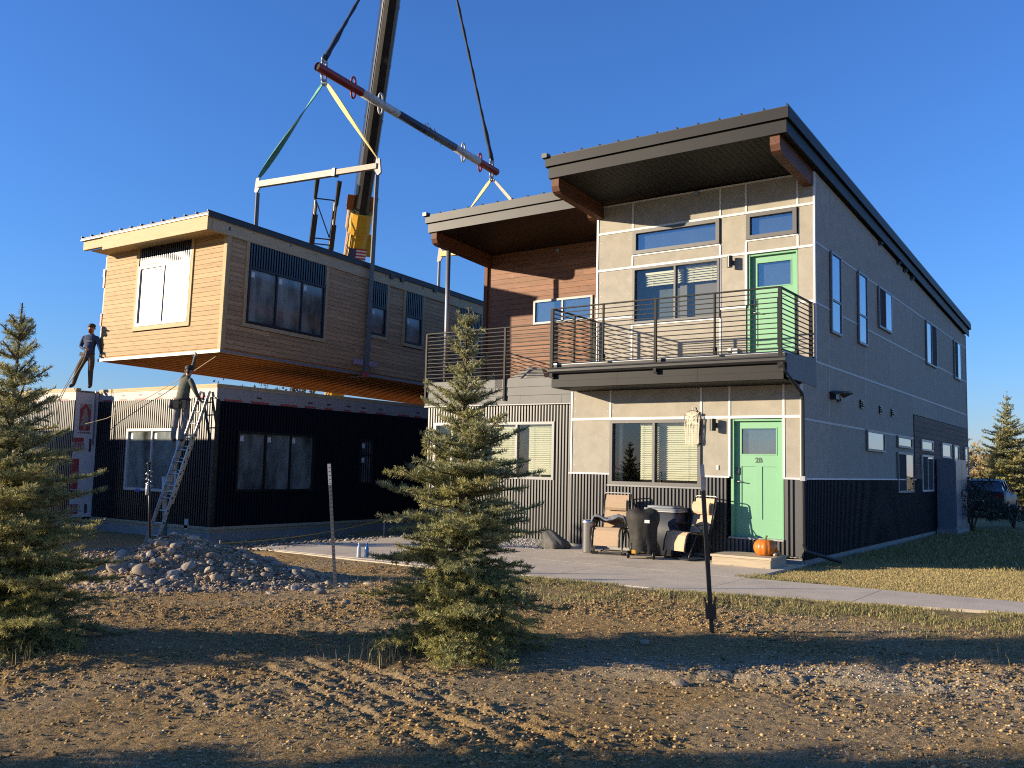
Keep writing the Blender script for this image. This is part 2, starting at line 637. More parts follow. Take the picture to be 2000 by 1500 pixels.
def window(fac, parent, u0, u1, z0, z1, cols=(1,), rows=(1,), fm=None, gm=None, fw=0.05, proud=0.03, deep=0.06, pane_n=-0.02,
           back=None, sticker=False, name='window', label=None):
    """a framed window: the frame is the part, mullions and panes its pieces"""
    fm = fm or M['frame']
    gm = gm or M['glass']
    mb = MB()
    fac.box(mb, u0, u1, -deep, proud, z1 - fw, z1)
    fac.box(mb, u0, u1, -deep, proud, z0, z0 + fw)
    fac.box(mb, u0, u0 + fw, -deep, proud - .001, z0 + fw, z1 - fw)
    fac.box(mb, u1 - fw, u1, -deep, proud - .001, z0 + fw, z1 - fw)
    w = P(mb, name, fm, parent)
    if label: w['label'] = label
    iu0, iu1, iz0, iz1 = u0 + fw, u1 - fw, z0 + fw, z1 - fw
    su, sz = sum(cols), sum(rows)
    ue = [iu0]
    for c in cols: ue.append(ue[-1] + (iu1 - iu0) * c / su)
    ze = [iz0]
    for c in rows: ze.append(ze[-1] + (iz1 - iz0) * c / sz)
    mw = fw * 0.8
    for e in ue[1:-1]:
        fbox(fac, 'mullion', fm, w, e - mw / 2, e + mw / 2, -deep + .004, proud - .004, iz0, iz1)
    for e in ze[1:-1]:
        fbox(fac, 'mullion', fm, w, iu0, iu1, -deep + .006, proud - .006, e - mw / 2, e + mw / 2)
    for i in range(len(cols)):
        for j in range(len(rows)):
            a = ue[i] + (mw / 2 if i else 0)
            b = ue[i + 1] - (mw / 2 if i < len(cols) - 1 else 0)
            c = ze[j] + (mw / 2 if j else 0)
            d = ze[j + 1] - (mw / 2 if j < len(rows) - 1 else 0)
            pn = pane_n + 0.012 * (i % 2)
            g = gm[i % len(gm)] if isinstance(gm, (list, tuple)) else gm
            fbox(fac, 'pane', g, w, a, b, pn - .006, pn, c, d)
            if sticker:
                fbox(fac, 'sticker', M['sticker'], w, a + .05, a + .16, pn + .002, pn + .004, d - .2, d - .06)
    if back is not None:
        fbox(fac, 'backing', back, w, iu0, iu1, -deep - .01, -deep, iz0, iz1)
    return w


def blind(fac, parent, u0, u1, z0, z1, n=-0.12, pitch=0.05, tilt=1.25):
    mb = MB()
    z = z1 - .03
    while z > z0:
        d = 0.36 * pitch
        a = fac.p(u0, n - d, z + d * tilt); b = fac.p(u1, n - d, z + d * tilt)
        c = fac.p(u1, n + d, z - d * tilt); e = fac.p(u0, n + d, z - d * tilt)
        up = Vector((0, 0, .0025))
        mb.hexa([a, b, c, e], [Vector(q) + up for q in (a, b, c, e)])
        z -= pitch
    for u in (u0 + (u1 - u0) * .2, u0 + (u1 - u0) * .8):
        mb.tube([fac.p(u, n + .024, z0), fac.p(u, n + .024, z1)], .0025, 5)
    fac.box(mb, u0, u1, n - .03, n + .03, z1 - .02, z1 + .03)
    o = P(mb, 'blind', M['blind'], parent)
    o['kind'] = 'stuff'
    return o


def text_part(body, size, m_, parent, mtx, name, extrude=0.003, bold=False):
    cu = bpy.data.curves.new(name, 'FONT')
    cu.body = body
    cu.size = size
    cu.extrude = extrude
    cu.align_x = 'CENTER'
    cu.align_y = 'CENTER'
    if bold: cu.offset = size * 0.02
    tmp = bpy.data.objects.new("tmp_text", cu)
    COL.objects.link(tmp)
    dg = bpy.context.evaluated_depsgraph_get()
    me = bpy.data.meshes.new_from_object(tmp.evaluated_get(dg))
    bpy.data.objects.remove(tmp)
    me.transform(mtx)
    me.materials.clear()
    me.materials.append(m_)
    return link(name, me, parent, WC)


FRONT_TXT = Matrix(((1, 0, 0, 0), (0, 0, -1, 0), (0, 1, 0, 0), (0, 0, 0, 1)))   # text facing -Y
SIDE_TXT = Matrix(((0, 0, 1, 0), (1, 0, 0, 0), (0, 1, 0, 0), (0, 0, 0, 1)))     # text facing +X


def np_mesh(name, verts, faces, m_, parent=None, tint=None, smooth=False, world_coords=True):
    """verts (n,3), faces (k,3|4) arrays -> object; tint = per-face colours"""
    me = bpy.data.meshes.new(name)
    nv, nf, w = len(verts), len(faces), faces.shape[1]
    me.vertices.add(nv)
    me.vertices.foreach_set("co", np.asarray(verts, np.float32).ravel())
    me.loops.add(nf * w)
    me.loops.foreach_set("vertex_index", np.asarray(faces, np.int32).ravel())
    me.polygons.add(nf)
    me.polygons.foreach_set("loop_start", np.arange(0, nf * w, w, dtype=np.int32))
    me.update(calc_edges=True)
    me.materials.append(m_)
    if smooth:
        me.polygons.foreach_set("use_smooth", np.ones(nf, bool))
    if tint is not None:
        at = me.attributes.new("tint", 'FLOAT_COLOR', 'FACE')
        c = np.ones((nf, 4), np.float32)
        c[:, :3] = np.asarray(tint) * ALB
        at.data.foreach_set("color", c.ravel())
    me.validate()
    return link(name, me, parent, world_coords)


def vnoise(x, y, seed=0):
    """smooth value noise on arrays"""
    xi, yi = np.floor(x).astype(np.int64), np.floor(y).astype(np.int64)
    xf, yf = x - xi, y - yi
    u, v = xf * xf * (3 - 2 * xf), yf * yf * (3 - 2 * yf)

    def h(a, b):
        n = (a * 374761393 + b * 668265263 + seed * 1442695041) & 0xFFFFFFFF
        n = ((n ^ (n >> 13)) * 1274126177) & 0xFFFFFFFF
        return ((n ^ (n >> 16)) & 0xFFFF) / 65535.0
    return (h(xi, yi) * (1 - u) + h(xi + 1, yi) * u) * (1 - v) + (h(xi, yi + 1) * (1 - u) + h(xi + 1, yi + 1) * u) * v


def fbm(x, y, seed=0, octs=4):
    s, a, t = 0, 1.0, 0
    for k in range(octs):
        s = s + a * vnoise(x * 2 ** k, y * 2 ** k, seed + k)
        t += a
        a *= 0.5
    return s / t


def sstep(a, b, x):
    t = np.clip((x - a) / (b - a), 0, 1)
    return t * t * (3 - 2 * t)

# ------------------------------------------------------------------ ground, concrete, lawn
def path_lo(x):
    x = np.asarray(x, float)
    return np.where(x < 3.7, -4.62 + .32 * np.clip(x, 0, 3.7), -4.62 + .32 * 3.7 + .05 * (x - 3.7))


def gz(x, y):
    x = np.asarray(x, float)
    y = np.asarray(y, float)
    z = -0.035 + 0.05 * (fbm(x * 0.35, y * 0.35, 3, 3) - 0.5)
    fore = sstep(.1, -.9, y - path_lo(x))           # the bare yard in front
    fore = fore * sstep(-13.0, -8.0, x)
    berm = np.exp(-((y - path_lo(x) + .6) / 0.4) ** 2) * sstep(-3.2, -1.5, x)
    z = z + 0.06 * berm + 0.02 * fore
    clod = fbm(x * 4.5, y * 4.5, 21, 4)
    fine = fbm(x * 17, y * 17, 31, 2)
    rough = 0.35 + 0.9 * sstep(0.42, 0.62, fbm(x * 0.8, y * 0.8, 77, 2))
    grit_ = vnoise(x * 42, y * 42, 33)
    z = z + fore * (rough * (0.036 * (clod - 0.5) + 0.026 * (fine - 0.5)) + (.4 + .6 * rough) * 0.022 * (grit_ - .5))
    # caterpillar tracks across the yard: parallel ruts with little cleat marks
    tx, ty = 0.955, -0.295
    along = (x + 0.56) * tx + (y + 10.57) * ty
    across = -(x + 0.56) * ty + (y + 10.57) * tx
    on = sstep(-0.6, 0.1, along) * sstep(4.5, 3.2, along)
    for c in (-0.33, 0.02, 0.30):
        z = z - on * 0.016 * np.exp(-((across - c) / 0.035) ** 2) + on * 0.010 * np.exp(-((across - c - 0.07) / 0.03) ** 2)
    z = z + on * 0.005 * np.sin(along * 70) * ((across > -0.3) & (across < 0.3))
    # a second rut with a broken lip to the right
    d2 = (y + 9.0) - 0.62 * (x - 2.0) - 0.12 * (fbm(x * 3, y * 3, 91, 2) - .5)
    on2 = sstep(1.2, 1.8, x) * sstep(3.6, 2.8, x)
    z = z - on2 * 0.05 * np.exp(-((d2) / 0.05) ** 2) + on2 * 0.03 * np.exp(-((d2 - 0.1) / 0.06) ** 2)
    # the building site lies lower
    site = sstep(-8.6, -10.5, x)
    z = z - 0.42 * site + site * 0.06 * (fbm(x * 1.5, y * 1.5, 55, 3) - .5)
    return z


def axis_pts(fine0, fine1, step, lo, hi, grow=1.22):
    a = list(np.arange(fine0, fine1 + step / 2, step))
    s, v = step, fine1
    while v < hi:
        s *= grow
        v += s
        a.append(min(v, hi))
    s, v = step, fine0
    pre = []
    while v > lo:
        s *= grow
        v -= s
        pre.append(max(v, lo))
    return np.array(pre[::-1] + a)


def soil_material():
    m = bpy.data.materials.new("yard_soil")
    m.use_nodes = True
    nt = m.node_tree
    b = nt.nodes["Principled BSDF"]
    b.inputs["Roughness"].default_value = 0.95
    b.inputs["Specular IOR Level"].default_value = 0.1
    tc = nt.nodes.new("ShaderNodeTexCoord")

    def noise(scale, detail=6, rough=.6):
        n = nt.nodes.new("ShaderNodeTexNoise")
        n.inputs["Scale"].default_value = scale
        n.inputs["Detail"].default_value = detail
        n.inputs["Roughness"].default_value = rough
        nt.links.new(tc.outputs["Object"], n.inputs["Vector"])
        return n

    def ramp(src, p0, c0, p1, c1):
        r = nt.nodes.new("ShaderNodeValToRGB")
        r.color_ramp.elements[0].position = p0
        r.color_ramp.elements[1].position = p1
        k_ = 1.0 if max(c1) == 1 or max(c0) == 1 else ALB
        r.color_ramp.elements[0].color = (*(c * k_ for c in c0), 1)
        r.color_ramp.elements[1].color = (*(c * k_ for c in c1), 1)
        nt.links.new(src, r.inputs["Fac"])
        return r.outputs[0]

    def mix(f, a, bcol):
        mx = nt.nodes.new("ShaderNodeMix")
        mx.data_type = 'RGBA'
        nt.links.new(f, mx.inputs["Factor"])
        nt.links.new(a, mx.inputs["A"])
        if isinstance(bcol, tuple):
            mx.inputs["B"].default_value = (*bcol, 1)
        else:
            nt.links.new(bcol, mx.inputs["B"])
        return mx.outputs["Result"]

    base = ramp(noise(1.1, 7).outputs["Fac"], .32, (0.27, 0.168, 0.066), .70, (0.60, 0.395, 0.155))
    grain = ramp(noise(75, 6, .78).outputs["Fac"], .41, (0.06, 0.036, 0.014), .60, (0.90, 0.63, 0.30))
    m1 = nt.nodes.new("ShaderNodeMix")
    m1.data_type = 'RGBA'
    m1.inputs["Factor"].default_value = 0.6
    nt.links.new(base, m1.inputs["A"])
    nt.links.new(grain, m1.inputs["B"])
    cur = m1.outputs["Result"]
    # pale grit in patches
    v = nt.nodes.new("ShaderNodeTexVoronoi")
    v.inputs["Scale"].default_value = 55
    nt.links.new(tc.outputs["Object"], v.inputs["Vector"])
    grit = ramp(v.outputs["Distance"], .16, (1, 1, 1), .34, (0, 0, 0))
    patch = nt.nodes.new("ShaderNodeAttribute")
    patch.attribute_name = "grit"
    mu = nt.nodes.new("ShaderNodeMath")
    mu.operation = 'MULTIPLY'
    nt.links.new(grit, mu.inputs[0])
    nt.links.new(patch.outputs["Fac"], mu.inputs[1])
    cur = mix(patch.outputs["Fac"], cur, ramp(noise(45, 5, .75).outputs["Fac"], .36, (0.26, 0.20, 0.12), .64, (0.80, 0.68, 0.48)))
    cur = mix(mu.outputs[0], cur, (0.72, 0.64, 0.50))
    # turf soil colour where the lawns are
    lawn = nt.nodes.new("ShaderNodeAttribute")
    lawn.attribute_name = "lawn"
    cur = mix(lawn.outputs["Fac"], cur, ramp(noise(22, 4).outputs["Fac"], .35, (0.24, 0.18, 0.075), .7, (0.52, 0.40, 0.19)))
    nt.links.new(cur, b.inputs["Base Color"])
    n1, n2 = noise(34, 6, .7), noise(120, 4, .7)
    ad = nt.nodes.new("ShaderNodeMath")
    ad.operation = 'MULTIPLY_ADD'
    ad.inputs[1].default_value = 0.5
    nt.links.new(n2.outputs["Fac"], ad.inputs[0])
    nt.links.new(n1.outputs["Fac"], ad.inputs[2])
    bp = nt.nodes.new("ShaderNodeBump")
    bp.inputs["Strength"].default_value = 1.0
    bp.inputs["Distance"].default_value = 0.05
    nt.links.new(ad.outputs[0], bp.inputs["Height"])
    nt.links.new(bp.outputs[0], b.inputs["Normal"])
    return m


def lawn_mask(x, y):
    edge = -2.45 + 0.03 * x
    right = sstep(-0.25, 0.15, x + 0.12 * (fbm(x * 3, y * 3, 8, 2) - .5)) * sstep(edge - .05, edge + .05, y)
    lower = sstep(-1.5, -.9, y - path_lo(x) + 0.7 * (fbm(x * 1.3, y * 1.3, 5, 3) - .5)) * sstep(-2.8, -1.2, x) * (y < path_lo(x))
    return np.clip(right + lower, 0, 1)


def build_ground():
    xs = axis_pts(-6.5, 6.3, 0.022, -900, 900)
    ys = axis_pts(-13.5, -4.8, 0.022, -500, 1500)
    X, Y = np.meshgrid(xs, ys)
    Z = gz(X, Y)
    V = np.stack([X.ravel(), Y.ravel(), Z.ravel()], 1)
    nx, ny = len(xs), len(ys)
    i = np.arange(nx - 1)[None, :] + np.arange(ny - 1)[:, None] * nx
    F_ = np.stack([i, i + 1, i + 1 + nx, i + nx], -1).reshape(-1, 4)
    m = soil_material()
    o = np_mesh('ground', V, F_, m, smooth=True)
    grit = sstep(0.46, 0.62, fbm(X * 0.9, Y * 0.9, 44, 3)) * 0.25
    g2 = 1.3 * np.exp(-(((X - 2.15) * -.5 + (Y + 8.5) * .866) / 0.42) ** 2 - (((X - 2.15) * .866 + (Y + 8.5) * .5) / 1.3) ** 2)
    g2 = g2 + 0.8 * np.exp(-((X - 3.6) / 0.9) ** 2 - ((Y + 7.9) / 0.5) ** 2)
    grit = np.clip(grit + g2 * (0.5 + 0.9 * (fbm(X * 4, Y * 4, 61, 3) - .3)), 0, 1)
    at = o.data.attributes.new("grit", 'FLOAT', 'POINT')
    at.data.foreach_set("value", grit.ravel().astype(np.float32))
    at = o.data.attributes.new("lawn", 'FLOAT', 'POINT')
    far = (np.hypot(X - 4.9, Y + 15.6) > 40).astype(float)
    at.data.foreach_set("value", np.clip(lawn_mask(X, Y) + far, 0, 1).ravel().astype(np.float32))
    tag(o, kind='structure')
    return o


build_ground()

# concrete: slabs of the patio and the walk, each its own piece with tooled joints between
patio = tag(MB().box(-8.3, 0.0, -4.9, -1.0, -0.12, -0.006).part('patio', M['concrete']), kind='structure')
def slab(parent, pts, name='slab', top=0.0):
    cx = sum(p[0] for p in pts) / len(pts)
    cy = sum(p[1] for p in pts) / len(pts)
    inset = [(cx + (p[0] - cx) * (1 - .008 / max(.1, math.hypot(p[0] - cx, p[1] - cy))), cy + (p[1] - cy) * (1 - .008 / max(.1, math.hypot(p[0] - cx, p[1] - cy)))) for p in pts]
    MB().hexa([(p[0], p[1], -.1) for p in inset], [(p[0], p[1], top) for p in inset]).part(name, M['concrete'], parent)
for k, (a, b) in enumerate(((-8.3, -6.5), (-6.5, -4.62), (-4.62, -2.3), (-2.3, 0.0))):
    y1 = -1.15 if b < -4 else 0.35
    slab(patio, [(a, -4.85 + .06 * k, 0), (b, -4.85 + .06 * (k + 1), 0), (b, -2.62, 0), (a, -2.62, 0)])
    slab(patio, [(a, -2.62, 0), (b, -2.62, 0), (b, y1, 0), (a, y1, 0)])
walk = tag(MB().hexa([(0, -4.5, -.12), (3.6, -3.5, -.12), (3.6, -2.42, -.12), (0, -2.57, -.12)],
                     [(0, -4.5, -.03), (3.6, -3.5, -.03), (3.6, -2.42, -.03), (0, -2.57, -.03)]).part('footpath', M['concrete']), kind='structure')
wx = [0.0, 1.85, 3.7, 5.8, 8.2, 11, 14]
for a, b in zip(wx[:-1], wx[1:]):
    lo = lambda x: float(path_lo(x))
    up = lambda x: -2.55 + .6 * x / 14
    slab(walk, [(a, lo(a), 0), (b, lo(b), 0), (b, up(b), 0), (a, up(a), 0)])

# ------------------------------------------------------------------ grey-panelled end house
H1 = thing('panelled_house', 'two-storey grey panel house with green doors and a charcoal shed roof', 'house', (-2.3, 8, 0))
FL, FU, FS = Fac('front', 0.0), Fac('front', 0.8), Fac('side', 0.0)


def roofz(Y):
    return 7.66 - 0.0576 * (Y + 1.1)


def panel(fac, parent, u0, u1, z0, z1, th=0.02, z1b=None):
    g = 0.004
    j = RNG.uniform(-.001, .001)
    if z1b is None:
        o = fbox(fac, 'panel', M['panel'], parent, u0 + g, u1 - g, -th, j, z0 + g, z1 - g)
    else:
        mb = MB()
        mb.hexa([fac.p(u0 + g, j, z0 + g), fac.p(u1 - g, j, z0 + g), fac.p(u1 - g, -th, z0 + g), fac.p(u0 + g, -th, z0 + g)],
                [fac.p(u0 + g, j, z1), fac.p(u1 - g, j, z1b), fac.p(u1 - g, -th, z1b), fac.p(u0 + g, -th, z1)])
        o = P(mb, 'panel', M['panel'], parent)
    return o


def trim(fac, parent, u0, u1, z0, z1, n=0.012, m_=None):
    fbox(fac, 'trim', m_ or M['trim'], parent, u0, u1, -0.018, n, z0, z1)


screws = MB()
def screw_rows(fac, u0, u1, z0, z1):
    k = max(2, round((z1 - z0) / .28))
    for u in (u0 + .07, u1 - .07):
        for i in range(k):
            z = z0 + (i + .5) * (z1 - z0) / k
            fac.box(screws, u - .006, u + .006, -.002, .0035, z - .006, z + .006)


U0 = [-4.64, -3.76, -1.86, -1.31, -0.32, -0.012]
for i in range(5):
    panel(FL, H1, U0[i], U0[i + 1], 2.53, 3.09)
    screw_rows(FL, U0[i], U0[i + 1], 2.55, 3.07)
for i in (0, 2, 4):
    panel(FL, H1, U0[i], U0[i + 1], 1.46, 2.53)
    screw_rows(FL, U0[i], U0[i + 1], 1.5, 2.5)
tw = 0.018
for i, u in enumerate(U0):
    for z0, z1 in (((1.46, 3.09),) if i not in (3, 4) else ((2.555, 3.09), (1.46, 2.505))):
        a, b = (u - tw, u + tw) if 0 < i < 5 else ((u - .03, u + .008) if i == 0 else (u - .02, u + .014))
        if i in (1, 2):
            trim(FL, H1, a, b, 2.555, 3.09)
        elif i == 5:
            trim(FL, H1, a, b, 1.46, 3.09, n=.014)
        else:
            trim(FL, H1, a, b, z0, z1)
trim(FL, H1, -4.67, 0.004, 2.505, 2.553, n=.016)
for a, b in ((-4.69, -3.76), (-1.86, -1.31), (-0.32, 0.006)):
    trim(FL, H1, a, b, 1.44, 1.468, n=.032)
corrugated(FL, 'corrugated_siding', M['wains'], H1, -4.69, -3.76, 0.06, 1.44)
corrugated(FL, 'corrugated_siding', M['wains'], H1, -3.76, -1.86, 0.06, 1.25)
corrugated(FL, 'corrugated_siding', M['wains'], H1, -1.86, -1.36, 0.06, 1.44)
corrugated(FL, 'corrugated_siding', M['wains'], H1, -1.36, -0.32, 0.06, 0.37)
corrugated(FL, 'corrugated_siding', M['wains'], H1, -0.32, -0.002, 0.13, 1.44, pitch=.08)
fbox(FL, 'corner_flashing', M['wains'], H1, -0.09, .024, .023, .027, 0.13, 1.44)
fbox(FL, 'plinth', M['foundation'], H1, -4.64, -0.02, -.3, -.01, -.3, .075)
# lower window with blinds, a fixed and a sliding pane
w = window(FL, H1, -3.76, -1.86, 1.255, 2.5, cols=(1, 1), fw=0.06, proud=0.035, deep=0.10, pane_n=-0.03)
blind(FL, w, -3.15, -2.86, 1.36, 2.42, n=-.11, pitch=.042)
blind(FL, w, -3.05, -1.95, 1.36, 2.42, n=-.14, pitch=.042)
fbox(FL, 'sill', M['frame_l'], w, -3.80, -1.83, -.08, .05, 1.22, 1.253)
fbox(FL, 'plant_stand', M['vinyl'], w, -3.66, -3.60, -.24, -.18, 1.32, 2.44)


def door(fac, parent, u0, u1, z0, z1, number=None):
    rec = -0.10
    g = fbox(fac, 'door_frame', M['green'], parent, u0, u0 + .05, -.16, -.02, z0, z1)
    fbox(fac, 'jamb', M['green'], g, u1 - .03, u1, -.16, -.03, z0, z1)
    fbox(fac, 'head', M['green'], g, u0 + .05, u1 - .03, -.16, -.03, z1 - .04, z1)
    a, b = u0 + .05, u1 - .03
    t = z1 - .04
    st = 0.115
    gz0, gz1 = t - .60, t - .12
    mb = MB()
    fac.box(mb, a, a + st, rec - .045, rec, z0, t)
    fac.box(mb, b - st, b, rec - .045, rec, z0, t)
    fac.box(mb, a + st, b - st, rec - .045, rec - .0005, gz1, t)
    fac.box(mb, a + st, b - st, rec - .045, rec - .0005, gz0 - .21, gz0)
    fac.box(mb, a + st, b - st, rec - .045, rec - .0005, z0, z0 + .32)
    mid = (a + b) / 2
    fac.box(mb, mid - st / 2, mid + st / 2, rec - .045, rec - .001, z0 + .32, gz0 - .21)
    d = P(mb, 'door', M['green'], parent)
    for p0, p1 in ((a + st, mid - st / 2), (mid + st / 2, b - st)):
        fbox(fac, 'door_panel', M['green'], d, p0, p1, rec - .035, rec - .014, z0 + .32, gz0 - .21)
    mb = MB()
    for q in ((a + st - .012, b - st + .012, gz1 - .012, gz1 + .006), (a + st - .012, b - st + .012, gz0 - .006, gz0 + .012)):
        fac.box(mb, q[0], q[1], rec - .03, rec + .008, q[2], q[3])
    for q in ((a + st - .012, a + st + .006), (b - st - .006, b - st + .012)):
        fac.box(mb, q[0], q[1], rec - .03, rec + .0075, gz0 + .012, gz1 - .012)
    P(mb, 'glazing_bead', M['green'], d)
    fbox(fac, 'pane', M['glass2'], d, a + st, b - st, rec - .03, rec - .022, gz0, gz1)
    fbox(fac, 'backing', M['pane_backing'], d, a, b, rec - .09, rec - .08, z0, t)
    hz = z0 + .98
    mb = MB()
    fac.box(mb, a + .03, a + .085, rec, rec + .02, hz + .12, hz + .25)
    q = fac.p(a + .058, rec, hz)
    q2 = fac.p(a + .058, rec + .012, hz)
    mb.tube([q, q2], .033, 12)
    q3 = fac.p(a + .058, rec + .05, hz)
    mb.tube([q2, q3, fac.p(a + .075, rec + .058, hz), fac.p(a + .18, rec + .055, hz - .012)], .010, 8)
    P(mb, 'lever_handle', M['steel'], d, True)
    if number:
        mt = Matrix.Translation(Vector(fac.p(mid, rec + .003, gz0 - .10))) @ FRONT_TXT
        text_part(number, .125, M['darkgreen'], d, mt, 'door_number', bold=True)
    s = fbox(fac, 'threshold', M['steel'], parent, u0 - .02, u1 + .02, -.14, .045, z0 - .03, z0)
    return d


door(FL, H1, -1.29, -0.34, 0.40, 2.50, '2B')


def wall_lamp(fac, parent, u, z, m_=None):
    mb = MB()
    c0, c1 = fac.p(u, .12, z - .11), fac.p(u, .12, z + .11)
    mb.tube([c0, c1], .055, 16)
    fac.box(mb, u - .03, u + .03, -.005, .08, z - .04, z + .04)
    return P(mb, 'wall_lamp', m_ or M['black'], parent, False)


wall_lamp(FL, H1, -1.58, 2.39)
fbox(FL, 'door_bell', M['blind'], H1, -1.55, -1.515, 0, .018, 1.58, 1.66)
# upper front, set back behind the balcony
U1 = [-4.55, -3.73, -1.82, -1.30, -0.31, -0.004]
V1 = [3.56, 4.68, 5.71, 5.95, 6.50]
topz = roofz(0.8) - .46
for i in range(5):
    panel(FU, H1, U1[i], U1[i + 1], 6.50, topz)
    screw_rows(FU, U1[i], U1[i + 1], 6.52, topz - .05)
for i in (0, 2, 4):
    panel(FU, H1, U1[i], U1[i + 1], 5.71, 6.50)
    panel(FU, H1, U1[i], U1[i + 1], 4.68, 5.71)
    panel(FU, H1, U1[i], U1[i + 1], 3.56, 4.68)
    screw_rows(FU, U1[i], U1[i + 1], 3.6, 6.45)
for i in (1, 3):
    panel(FU, H1, U1[i], U1[i + 1], 5.71, 5.95)
panel(FU, H1, U1[1], U1[2], 3.56, 4.50)
for i, u in enumerate(U1):
    a, b = (u - tw, u + tw) if 0 < i < 5 else ((u - .035, u + .008) if i == 0 else (u - .02, u + .012))
    if i in (0, 5):
        trim(FU, H1, a, b, 3.56, topz, n=.014)
    else:
        trim(FU, H1, a, b, 6.52, topz)
        trim(FU, H1, a, b, 5.73, 5.94) if i in (1, 2) else trim(FU, H1, a, b, 5.73, 5.94)
        if i in (1, 2):
            trim(FU, H1, a, b, 3.56, 4.49)
        if i in (2, 3):
            trim(FU, H1, a - .004, b + .004, 4.70, 5.69, n=.010)
trim(FU, H1, -4.55, -.01, 6.478, 6.52, n=.016)
trim(FU, H1, -3.73, -1.82, 5.935, 5.965, n=.016)
trim(FU, H1, -1.30, -.31, 5.935, 5.965, n=.016)
trim(FU, H1, -4.55, -.01, 5.688, 5.73, n=.018)
trim(FU, H1, -4.55, -3.73, 4.66, 4.70, n=.016)
trim(FU, H1, -1.82, -1.30, 4.66, 4.70, n=.016)
trim(FU, H1, -.31, -.01, 4.66, 4.70, n=.016)
trim(FU, H1, -3.73, -1.82, 4.478, 4.512, n=.02)
trim(FU, H1, -4.55, -.01, topz - .02, topz + .01, n=.008)
window(FU, H1, -3.72, -1.83, 5.968, 6.475, fw=.075, proud=.04, deep=.09, pane_n=-.02, gm=M['glass2'], back=M['pane_backing'])
window(FU, H1, -1.29, -.32, 5.968, 6.475, fw=.075, proud=.04, deep=.09, pane_n=-.02, gm=M['glass2'], back=M['pane_backing'])
w = window(FU, H1, -3.72, -1.83, 4.515, 5.685, cols=(1, 1), fw=.05, proud=.03, deep=.10, pane_n=-.03)
fbox(FU, 'pane_backing', M['pane_backing'], w, -3.70, -2.78, -.34, -.33, 4.52, 5.68)  # blue-grey sheet painting the reflection seen in the left pane
fbox(FU, 'roller_shade', mat('roller_shade', (.20, .19, .165), .9), w, -2.78, -1.84, -.26, -.25, 4.52, 5.68)
blind(FU, w, -3.50, -2.66, 5.28, 5.56, n=-.16)
blind(FU, w, -2.60, -1.92, 5.28, 5.60, n=-.16)
door(FU, H1, -1.285, -0.325, 3.58, 5.686)
wall_lamp(FU, H1, -1.58, 5.56)
mb = MB()
FU.box(mb, -1.66, -1.58, 0, .03, 3.82, 3.90)
FU.box(mb, -1.55, -1.45, 0, .07, 3.78, 3.88)
P(mb, 'outlet_cover', M['steel'], H1)
mb = MB().tube([FU.p(-2.31, .0, 7.04), FU.p(-2.31, .05, 7.04)], .05, 14)
P(mb, 'sprinkler_head', M['steel'], H1)
# side wall
YS = [0.012, 1.62, 4.25, 6.53, 8.91, 11.9, 14.56, 17.11]
ZS = [1.46, 2.49, 3.565, 4.655, 5.78]
for i in range(7):
    a, b = YS[i], YS[i + 1]
    for j in range(4):
        if ZS[j] < 3.1 and a > 8.9:
            if j == 1 or ZS[j] > 2.4:
                panel(FS, H1, a, b, 3.10, 3.565)
            continue
        a2 = 0.812 if (i == 0 and ZS[j] > 3.3) else a
        panel(FS, H1, a2, b, ZS[j], ZS[j + 1])
        screw_rows(FS, a2, b, ZS[j], ZS[j + 1])
    a2 = 0.812 if i == 0 else a
    panel(FS, H1, a2, b, 5.78, roofz(a2) - .44, z1b=roofz(b) - .44)
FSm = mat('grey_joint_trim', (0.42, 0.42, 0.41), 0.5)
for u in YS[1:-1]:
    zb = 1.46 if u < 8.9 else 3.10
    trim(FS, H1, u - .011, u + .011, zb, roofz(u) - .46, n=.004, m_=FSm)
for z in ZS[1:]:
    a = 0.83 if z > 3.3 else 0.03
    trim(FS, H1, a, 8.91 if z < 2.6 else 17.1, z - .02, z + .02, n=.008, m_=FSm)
trim(FS, H1, -.01, 9.0, 1.44, 1.468, n=.032)
trim(FS, H1, .79, .83, 3.56, roofz(.8) - .46, n=.011)
fbox(FS, 'corner_board', M['panel'], H1, 17.07, 17.16, -.05, .012, 0.1, 6.2)
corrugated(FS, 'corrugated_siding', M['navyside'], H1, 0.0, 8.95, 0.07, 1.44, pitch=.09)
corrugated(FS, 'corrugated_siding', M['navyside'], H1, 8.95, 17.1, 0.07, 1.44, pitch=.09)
planks(FS, H1, M['brownside'], 8.98, 17.1, 1.46, 3.09, .135, n0=-.02, th=.03, joints=2.2)
fbox(FS, 'plinth', M['foundation'], H1, .1, 17.0, -.2, -.004, -.3, .08)
sidewins = [(1.70, 2.40, 4.22, 5.80, (1,), (0.40, 0.6)), (3.66, 4.38, 4.26, 5.79, (1,), (0.40, 0.6)), (5.39, 6.62, 4.84, 5.78, (1, 1), (1,)),
            (10.58, 12.0, 4.57, 5.77, (1, 1), (1,)), (14.8, 15.95, 4.57, 5.77, (1, 1), (1,)),
            (4.22, 5.75, 2.05, 2.50, (1,), (1,)), (7.02, 8.57, 2.21, 2.49, (1,), (1,)), (7.0, 8.66, 1.14, 2.1, (1, 1), (1,)),
            (9.7, 11.2, 2.21, 2.50, (1,), (1,)), (9.72, 11.16, 1.14, 2.1, (1, 1), (1,)), (12.5, 13.95, 2.08, 2.51, (1,), (1,)),
            (14.4, 15.2, 1.56, 2.5, (1,), (1,)), (16.3, 17.0, 1.56, 2.5, (1,), (1,))]
